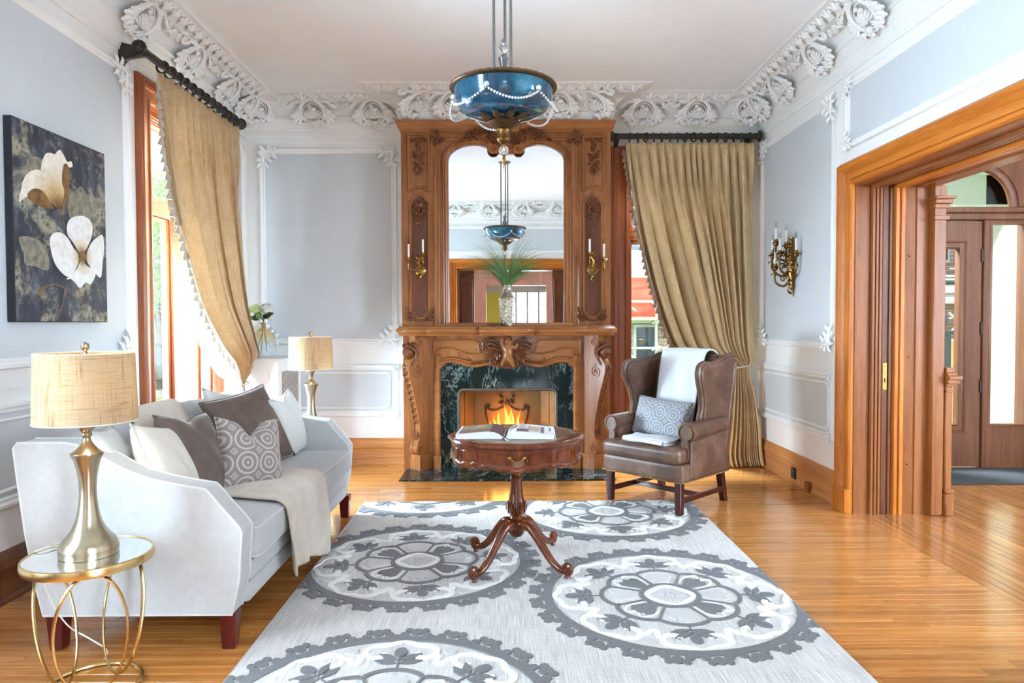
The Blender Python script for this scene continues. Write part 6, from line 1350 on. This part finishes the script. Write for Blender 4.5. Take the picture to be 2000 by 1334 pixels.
rowsR = [(0, 3.018, 1.125, 2.315, .145, .026), (.06, 2.88, 1.13, 2.315, .145, .034), (.2, 2.5, 1.175, 2.315, .155, .05), (.33, 2.1, 1.245, 2.315, .165, .058), (.47, 1.6, 1.365, 2.32, .175, .062), (.58, 1.22, 1.50, 2.325, .18, .046), (.63, 1.06, 1.60, 2.325, .19, .044), (.67, .98, 1.80, 2.32, .20, .036), (.70, .93, 2.12, 2.27, .19, .02), (.735, .86, 2.12, 2.28, .19, .02), (.8, .65, 2.10, 2.33, .19, .034), (.9, .33, 2.06, 2.375, .20, .04), (.97, .10, 2.03, 2.39, .21, .044), (1, .012, 2.04, 2.395, .24, .05)]
mapR = lambda h, d, z: V((h, YB-d, z))
cuR, fR, oR = curtain('tied_curtain', 'gold linen curtain tied back at the window beside the fireplace', M['curtain2'], M['tassel2'], rowsR, mapR, 16, True, 3.08, 12, .70)
b = MB(); P_ = [V((2.19+.085*cos(q), YB-.19+.055*sin(q), .93+.012*cos(q))) for q in [2*pi*i/24 for i in range(24)]]; b.tube(P_, .006, 6, closed=True); b.tube(smooth([(2.27, 6.45, .935), (2.32, 6.50, 1.08), (2.352, 6.60, 1.23)], 6), .006, 6); b.tube(smooth([(2.27, 6.44, .93), (2.305, 6.50, 1.05), (2.35, 6.60, 1.215)], 6), .005, 6); b.xf(TR(-oR.x, -oR.y, -oR.z)); b.build('tieback_cord', M['cord'], cuR)
b = MB(); P_ = [V((XL+.23+.055*cos(q), 5.82+.06*sin(q), .845+.01*sin(q))) for q in [2*pi*i/24 for i in range(24)]]; b.tube(P_, .006, 6, closed=True); b.tube(smooth([(-2.20, 5.775, .84), (-2.19, 5.75, .74), (-2.185, 5.76, .62)], 5), .006, 6); b.lathe([(.008, 0), (.018, -.02), (.024, -.09), (0, -.09)], 10, (-2.185, 5.76, .62)); b.tube(smooth([(-2.22, 5.85, .845), (-2.36, 5.89, .90), (-2.44, 5.90, .98)], 5), .005, 6); b.xf(TR(-oL.x, -oL.y, -oL.z)); b.build('tieback_cord', M['cord'], cuL)
# sheer behind the left curtain
rowsS = [(0, 3.0, 5.05, 5.80, .045, .012), (.3, 2.2, 5.10, 5.80, .05, .015), (.5, 1.6, 5.20, 5.80, .06, .016), (.65, 1.2, 5.36, 5.82, .08, .018), (.75, .95, 5.58, 5.84, .12, .016), (.80, .86, 5.72, 5.84, .15, .012), (.86, .70, 5.68, 5.87, .13, .02), (1, .1, 5.60, 5.88, .10, .02)]
def shf(u, v):
    z, hl, hr, dp, am = interp(rowsS, u); return V((XL+dp+am*cos(v*2*pi*7), lerp(hl, hr, v), z))
b = MB(); b.grid(shf, 50, 70); tag(b.build('sheer_curtain', M['sheer'], ang=80), 'white sheer voile hanging behind the gold curtain by the sofa', 'curtain')
# ------------------------------------------------------------------ painting
PO = (-2.444, 3.805, 1.865); pt_ = thing('flower_painting', 'dark canvas with two cream poppies hanging above the sofa', 'painting', PO); PWd, PH = .785, 1.008
def pc(x, y, d=.0):
    yl = lambda q: 65+45*((q-45)/1220); yr = lambda q: 618+30*((q-275)/995); s = (x-yl(y))/(yr(y)-yl(y)); u = s*(1/1220)/((1/995)-s*(1/995-1/1220)); tp, bt = 45+230*s, 1265+5*s; v = (y-tp)/(bt-tp)
    return V((.041+d, (u-.5)*PWd, (.5-v)*PH))
cg = NT('painted_ground'); v_ = cg.coord((1, 1, 1)); n1 = cg.noise(v_, 4.2, 7, .68, .4); n2 = cg.noise(cg.coord((1, 9, 5)), 1, 8, .75); n3 = cg.noise(v_, 26, 5, .7)
base_ = cg.ramp(n2, [(.3, srgb(26, 28, 36)), (.5, srgb(52, 56, 70)), (.68, srgb(96, 102, 116))]); pat = cg.math('MULTIPLY', cg.ramp(n1, [(.50, (0, 0, 0, 1)), (.60, (1, 1, 1, 1))]), cg.ramp(n3, [(.38, (0, 0, 0, 1)), (.5, (1, 1, 1, 1))]))
cg.base(cg.mix(cg.math('MULTIPLY', pat, .8), base_, srgb(172, 166, 142)), .6); cg.bump(n3, .2, .003)
b = MB(); b.cbox(0, .04, -PWd/2, PWd/2, -PH/2, PH/2, .002); b.build('canvas', plain('black_canvas_edge', srgb(30, 31, 36), .6), pt_)
b = MB(); b.box(.040, .0405, -PWd/2+.004, PWd/2-.004, -PH/2+.004, PH/2-.004); b.build('painted_ground', cg.m, pt_, sm=False)
def petalmat(nm, c, r0, r1, inner, mid, outer):
    t = NT(nm); cd = t.n('ShaderNodeTexCoord'); vm = t.n('ShaderNodeVectorMath', op='DISTANCE'); t.l(cd.outputs['Object'], vm.inputs[0]); vm.inputs[1].default_value = tuple(c); nz = t.noise(t.coord((1, 9, 9)), 1, 5)
    f = t.math('ADD', t.math('DIVIDE', t.math('SUBTRACT', vm.outputs['Value'], r0), r1-r0), t.math('MULTIPLY', t.math('SUBTRACT', nz, .5), .35)); st = t.ramp(t.noise(t.coord((1, 26, 26)), 1, 6, .7), [(.3, (.72, .68, .62, 1)), (.55, (1, 1, 1, 1))]); t.base(t.mix(.75, t.ramp(f, [(0, inner), (.35, mid), (.75, outer)]), st, 'MULTIPLY'), .55); return t.m
f1, f2 = pc(345, 610), pc(490, 880); oc, cr_, wh_ = srgb(118, 76, 34), srgb(214, 184, 132), srgb(240, 232, 218)
m1 = petalmat('painted_poppy', f1, .02, .30, oc, cr_, wh_); m2 = petalmat('painted_white_poppy', f2, .015, .14, srgb(110, 74, 40), srgb(226, 206, 174), srgb(242, 240, 236)); mo_ = plain('painted_ochre', srgb(138, 100, 56), .55, var=.6, vscale=26); mb_ = plain('painted_beige', srgb(140, 134, 118), .6, var=.5, vscale=24); ms_ = plain('painted_stem', srgb(146, 110, 62), .6, var=.3, vscale=30)
def paint(pts, mat, d, nm='painted_petal', k=4):
    P_ = smooth([V((x, y, 0)) for x, y in pts], k, True); Q = [pc(p.x, p.y, d) for p in P_]; n = len(Q); c = sum(Q, V((0, 0, 0)))/n; m = MB(); m.add(Q+[q-V((.001, 0, 0)) for q in Q]+[c+V((.0006, 0, 0))], [(i, (i+1) % n, 2*n) for i in range(n)]+[(i, (i+1) % n, n+(i+1) % n, n+i) for i in range(n)]); m.build(nm, mat, pt_)
paint([(415, 500), (450, 490), (480, 465), (505, 500), (530, 540), (552, 610), (530, 650), (480, 640), (420, 650), (405, 580)], mb_, .0008, 'painted_patch'); paint([(555, 545), (605, 530), (612, 585), (570, 592)], mb_, .0008, 'painted_patch'); paint([(165, 300), (215, 290), (250, 310), (245, 360), (190, 372), (165, 340)], mb_, .0008, 'painted_patch'); paint([(120, 770), (180, 760), (260, 800), (300, 900), (290, 960), (215, 935), (160, 925), (150, 860)], mb_, .0008, 'painted_patch')
paint([(120, 555), (128, 490), (145, 420), (175, 382), (215, 366), (250, 378), (280, 440), (300, 530), (312, 592), (240, 570), (165, 525)], m1, .0014); paint([(165, 520), (200, 478), (255, 492), (300, 560), (318, 597), (230, 577)], mo_, .002)
paint([(245, 390), (250, 315), (272, 272), (300, 268), (322, 276), (350, 250), (376, 282), (396, 320), (420, 318), (427, 350), (402, 362), (388, 460), (350, 560), (310, 560), (285, 470)], m1, .0026); paint([(372, 345), (393, 333), (411, 380), (408, 470), (395, 550), (368, 600), (372, 500), (366, 420)], mo_, .0032); paint([(298, 530), (308, 430), (330, 388), (360, 440), (379, 490), (372, 545), (350, 598), (318, 575)], m1, .0038)
paint([(520, 860), (545, 800), (580, 766), (611, 756), (620, 840), (612, 920), (602, 1005), (560, 965), (522, 910)], m2, .0014); paint([(400, 700), (420, 655), (480, 638), (530, 660), (551, 710), (540, 780), (510, 840), (483, 864), (440, 800), (405, 750)], m2, .002); paint([(300, 790), (315, 746), (355, 735), (402, 766), (440, 830), (474, 882), (450, 960), (410, 1000), (355, 955), (320, 890)], m2, .0026); paint([(400, 1012), (455, 960), (483, 905), (520, 935), (571, 973), (545, 1042), (512, 1035), (480, 1066), (452, 1036), (425, 1012)], m2, .0032); paint([(470, 870), (485, 848), (506, 858), (512, 890), (495, 910), (474, 900)], mo_, .004)
for L2, wd in (([(365, 600), (378, 650), (386, 715)], .004), ([(350, 1252), (380, 1160), (392, 1075)], .003), ([(512, 1252), (487, 1140), (478, 1070)], .0035), ([(455, 1125), (390, 1065), (325, 1042), (268, 1066)], .003)): m = MB(); m.tube(smooth([pc(x, y, .001) for x, y in L2], 6), wd, 6, flat=.25, up=(1, 0, 0)); m.build('painted_stem', ms_, pt_)
paint([(236, 1105), (245, 1070), (268, 1055), (272, 1080), (255, 1108)], mo_, .002, 'painted_bud')
# ------------------------------------------------------------------ radiator cabinet with the vase of hydrangeas
CB = (-2.19, 6.27, 0); cb = thing('radiator_cabinet', 'white radiator cabinet in the corner behind the sofa', 'cabinet', CB)
x0, x1, y0, y1, zt = XL+.005-CB[0], -1.955-CB[0], 5.945-CB[1], 6.60-CB[1], 1.045
b = MB(); b.cbox(x0, x1+.02, y0-.02, y1, zt-.022, zt, .004); b.build('top', M['trim'], cb)
b = MB(); q = .07
for (a, c, e, f, g, h) in ((x0, x0+q, y0, y0+.02, 0, zt-.022), (x1-q, x1, y0, y0+.02, 0, zt-.022), (x0+q, x1-q, y0, y0+.02, zt-.115, zt-.022), (x0+q, x1-q, y0, y0+.02, 0, .12), (x1-.02, x1, y0+.02, y0+.02+q, 0, zt-.022), (x1-.02, x1, y1-q, y1, 0, zt-.022), (x1-.02, x1, y0+.02+q, y1-q, zt-.115, zt-.022), (x1-.02, x1, y0+.02+q, y1-q, 0, .12)): b.box(a, c, e, f, g, h)
b.build('frame', M['trim'], cb, sm=False); MB().box(x0+q, x1-q, y0+.008, y0+.014, .12, zt-.115).build('front_panel', M['trim'], cb, sm=False)
cn = NT('cane_grille'); wv_ = cn.n('ShaderNodeTexWave'); wv_.bands_direction = 'Z'; wv_.inputs['Scale'].default_value = 22; wv_.inputs['Distortion'].default_value = 1.5; cn.l(cn.coord((1, 1, 1)), wv_.inputs['Vector']); cn.base(cn.ramp(wv_.outputs['Fac'], [(.3, srgb(150, 138, 128)), (.7, srgb(196, 186, 176))]), .7); cn.bump(wv_.outputs['Fac'], .6, .006)
MB().box(x1-.014, x1-.008, y0+.02+q, y1-q, .12, zt-.115).build('side_grille', cn.m, cb, sm=False)
gz = thing('glass_vase', 'amber-tinted glass bottle vase on the white radiator cabinet', 'vase', (-2.195, 6.28, 1.046)); k = 6.28/FPX
b = MB(); b.lathe([(0, .006), (.085, .004), (.098, .016), (.108, .05), (.110, .10), (.107, .15), (.096, .19), (.072, .225), (.045, .25), (.027, .262), (.022, .275), (.021, .30), (.024, .312), (.021, .312), (.018, .30)], 32); b.build('body', M['amber'], gz)
hy = thing('hydrangea_stems', 'white and green hydrangea flowers in the amber glass vase', 'flowers', (-2.195, 6.28, 1.046+.02)); rnd = random.Random(3)
for pts in (((.03, 0, .03), (.012, 0, .16), (.004, 0, .30), (-.03, -.02, .36)), ((-.06, 0, .06), (-.02, .01, .17), (.002, 0, .30), (.04, -.01, .37)), ((.05, -.02, .08), (.02, .0, .15), (.006, .0, .29), (.0, -.01, .34)), ((-.03, .01, .0), (-.01, 0, .17), (0, 0, .3), (-.04, .0, .34))): MB().tube(smooth(pts, 6), .0035, 6).build('stem', M['stem'], hy)
def floret(m, c, r, n):
    for i in range(n):
        d = V((rnd.gauss(0, 1), rnd.gauss(0, 1), rnd.gauss(0, 1))).normalized(); p = c+d*r*rnd.uniform(.85, 1.05); e = d.orthogonal().normalized(); f = d.cross(e)
        for j in range(4): a = j*pi/2+i; q = e*cos(a)+f*sin(a); s_ = d.cross(q); L = .016; m.add([p, p+q*L*.6+s_*L*.45+d*.003, p+q*L, p+q*L*.6-s_*L*.45+d*.003], [(0, 1, 2, 3)])
for nm, mt, c, r in (('flower_head', 'greenpetal', (-.062, -.03, .405), .048), ('flower_head', 'petal', (.038, -.02, .41), .056), ('flower_head', 'petal', (-.085, -.03, .365), .034), ('flower_head', 'petal', (.05, .02, .35), .028)): m = MB(); m.ball(c, r*.8, 10, 7); floret(m, V(c), r, 90); m.build(nm, M[mt], hy, sm=False)
for a, c in (((0, -.02, .34), (.115, -.05, .375)), ((0, -.03, .335), (-.05, -.07, .37)), ((-.02, -.02, .33), (-.12, -.05, .345))): m = MB(); m.leaf(a, c, .07, V((.1, -.9, .3)), .01, 0, 10); o = m.build('leaf', M['darkleaf'] if c[0] != -.05 else M['leafgreen'], hy); o.modifiers.new('thick', 'SOLIDIFY').thickness = .001
# ------------------------------------------------------------------ chandelier
CX, CY = -.008, 3.655; ch = thing('chandelier', 'blue enamel bowl chandelier with crystal swags hanging on thin rods', 'chandelier', (CX, CY, 0))
b = MB(); b.lathe([(.262, 2.575), (.258, 2.56), (.256, 2.535), (.248, 2.502), (.230, 2.470), (.200, 2.447), (.160, 2.433), (.11, 2.424), (.02, 2.42), (.02, 2.426), (.10, 2.428), (.155, 2.439), (.195, 2.453), (.224, 2.475), (.242, 2.505), (.25, 2.537), (.252, 2.575)], 64, caps=False); b.build('bowl', M['enamel'], ch)
b = MB(); b.lathe([(.252, 2.578), (.258, 2.586), (.272, 2.588), (.279, 2.582), (.281, 2.574), (.275, 2.568), (.264, 2.566), (.258, 2.570)], 96, caps=False, fn=lambda a, r, z: 1+.006*cos(48*a)); b.build('rim', M['agedbronze'], ch)
for a in (20, 140, 260): MB().ball((.12*cos(radians(a)), .12*sin(radians(a)), 2.49), (.025, .025, .035), 10, 8).build('bulb', M['candle'], ch)
l_ = lamp('ceiling_fill_light', 'POINT', (0, 0, 2.50), 6, (.72, .87, 1), rad=.05); l_.parent = ch  # added lamp that brightens the ceiling from an otherwise unlit bowl
b = MB()
for k in range(10):
    a = 2*pi*k/10; d = V((cos(a), sin(a), 0)); tg = V((-sin(a), cos(a), 0)); b.grid(lambda u, v: d*lerp(.06, .148, u)+tg*((v-.5)*.046*sin(pi*(.2+.66*u)))+V((0, 0, 2.398+.026*u**1.3-.006*(1-abs(2*v-1)))), 6, 4)
b.build('leaf_collar', M['agedbronze'], ch)
b = MB(); b.lathe([(.03, 2.405), (.084, 2.400), (.086, 2.394), (.075, 2.385), (.055, 2.372), (.036, 2.362)], 72, fn=lambda a, r, z: 1+.04*abs(cos(14*a)), caps=False); b.build('fluted_dish', M['agedbronze'], ch)
b = MB(); b.lathe([(.034, 2.366), (.036, 2.36), (.033, 2.355), (.033, 2.318), (.037, 2.312), (.034, 2.304), (.03, 2.298), (.018, 2.290), (.008, 2.284), (.006, 2.276), (0, 2.276)], 28, fn=lambda a, r, z: 1-.05*(cos(10*a) > .2)*(2.32 < z < 2.352)); b.build('gallery', M['brassdark'], ch)
MB().ball((0, 0, 2.252), .027, 16, 12).build('crystal_ball', M['crystal'], ch)
b = MB(); b.lathe([(.004, 2.228), (.012, 2.224), (.006, 2.216), (.013, 2.208), (.007, 2.20), (.005, 2.19), (.009, 2.185), (.004, 2.178), (.002, 2.155), (0, 2.153)], 14); b.build('bottom_finial', M['brass'], ch)
for k in range(6):
    a0, a1 = radians(-120+60*k+12), radians(-60+60*k+12); b = MB()
    m = MB(); p = V((.262*cos(a0), .262*sin(a0), 2.515)); m.ball(p, .014, 10, 7); m.build('crystal_knob', M['bead'], ch)
    for i in range(21):
        t = i/20; a = lerp(a0, a1, t); r = .265+.02*sin(pi*t); b.ball((r*cos(a), r*sin(a), 2.50-.062*sin(pi*t)), .0068, 6, 5)
    o = b.build('bead_swag', M['bead'], ch); o['kind'] = 'stuff'
for a in (200, 320, 80): x, y = .052*cos(radians(a)), .052*sin(radians(a)); MB().tube([(x, y, 2.58), (x, y, ZC-.02)], .0075, 8).build('hanging_rod', M['steel'], ch)
b = MB(); b.lathe([(.03, 2.58), (.032, 2.66), (.026, 2.67), (.016, 2.685), (.022, 2.72), (.026, 2.732), (.012, 2.745), (.006, 2.755)], 16); b.build('centre_vase', M['steel'], ch); MB().ball((0, 0, 2.785), .028, 14, 10).build('crystal_ball', M['crystal'], ch); b = MB(); b.lathe([(.005, 2.81), (.01, 2.818), (.008, 2.83), (0, 2.836)], 12); b.build('top_finial', M['steel'], ch)
b = MB(); b.lathe([(0, ZC-.03), (.03, ZC-.03), (.075, ZC-.012), (.08, ZC), (0, ZC)], 28); b.build('ceiling_canopy', M['steel'], ch)
# ------------------------------------------------------------------ six-light wall sconce on the right wall
ws = thing('wall_sconce', 'tall dark gilt six-candle sconce on the panelled wall by the doorway', 'sconce', (XR-.004, 5.79, 1.56)); m = MB(); n = V((-1, 0, 0))
m.tube([(-.012, 0, 0), (-.022, 0, .08), (-.03, 0, .2), (-.03, 0, .3), (-.022, 0, .42), (-.018, 0, .5)], [.003, .014, .026, .030, .018, .004], 9)
for k in range(14): z = .02+k*.034; s = (-1)**k; m.leaf((-.02, 0, z), (-.03, s*(.034+.012*sin(k*.5)), z+.05), .032, n, .016, s*.006, 5); m.leaf((-.03, 0, z), (-.055, s*.01, z+.045), .026, n, .01, 0, 5)
arms = ((-.145, .05, .24), (-.12, .015, .35), (-.06, .03, .42), (-.045, -.13, .335), (-.125, .085, .45), (-.15, .10, .345))
CE = []
for i, e in enumerate(arms):
    e = V(e); m.tube(smooth([(-.025, 0, .17+.02*i), (e.x*.55, e.y*.4, e.z-.15-.02*(i % 2)), (e.x*.98, e.y*.9, e.z-.12), (e.x*1.03, e.y, e.z-.05), (e.x, e.y, e.z-.02)], 6), lambda t: .011-.004*t, 8)
    m.tube(spiral((e.x*.6, e.y*.5, e.z-.09), .03, .005, 0, 2.6*pi, 14, V((1, 0, 0)), V((0, 0, 1))), .006, 6); petals(m, e, 6, .045, .028, -.1); m.leaf(e-V((0, 0, .03)), e+V((-.03, .0, -.07)), .03, n, .01, 0, 5); m.leaf(e-V((0, 0, .03)), e+V((.03, .02, -.065)), .03, n, .01, 0, 5)
    m.lathe([(.010, -.02), (.02, -.008), (.022, .012), (.016, .03), (.018, .038), (.012, .04)], 10, e); CE.append(e)
m.build('bracket', M['brassdark'], ws)
for e in CE:
    MB().lathe([(.0105, .03), (.0105, .135)], 12, e).build('candle_sleeve', M['candle'], ws); MB().lathe([(.007, .135), (.013, .15), (.0145, .165), (.008, .187), (.001, .20)], 12, e).build('flame_bulb', M['bulb'], ws)
# ------------------------------------------------------------------ outlets on the right baseboard
o = thing('floor_socket_plate', 'black and silver fretted socket plate on the baseboard by the doorway', 'socket plate', (XR-.034, 5.72, .085)); yo = 0
MB().cbox(-.004, 0.012, -.035, .035, -.045, .045, .002).build('plate', M['iron'], o); m = MB()
for i in range(4):
    for j in range(5): m.ball((-.006, -.024+i*.016, -.034+j*.017), .006, 6, 4)
q = m.build('fretwork', M['steel'], o); q['kind'] = 'stuff'
o = thing('cable_box', 'small brown wooden block on the baseboard beside the socket plate', 'block', (XR-.03, 5.42, .03)); MB().cbox(-.03, .008, -.03, .03, -.03, .05, .004).build('block', M['jamb'], o); MB().ball((-.031, 0, .02), .006, 7, 5).build('screw_head', M['hinge'], o)
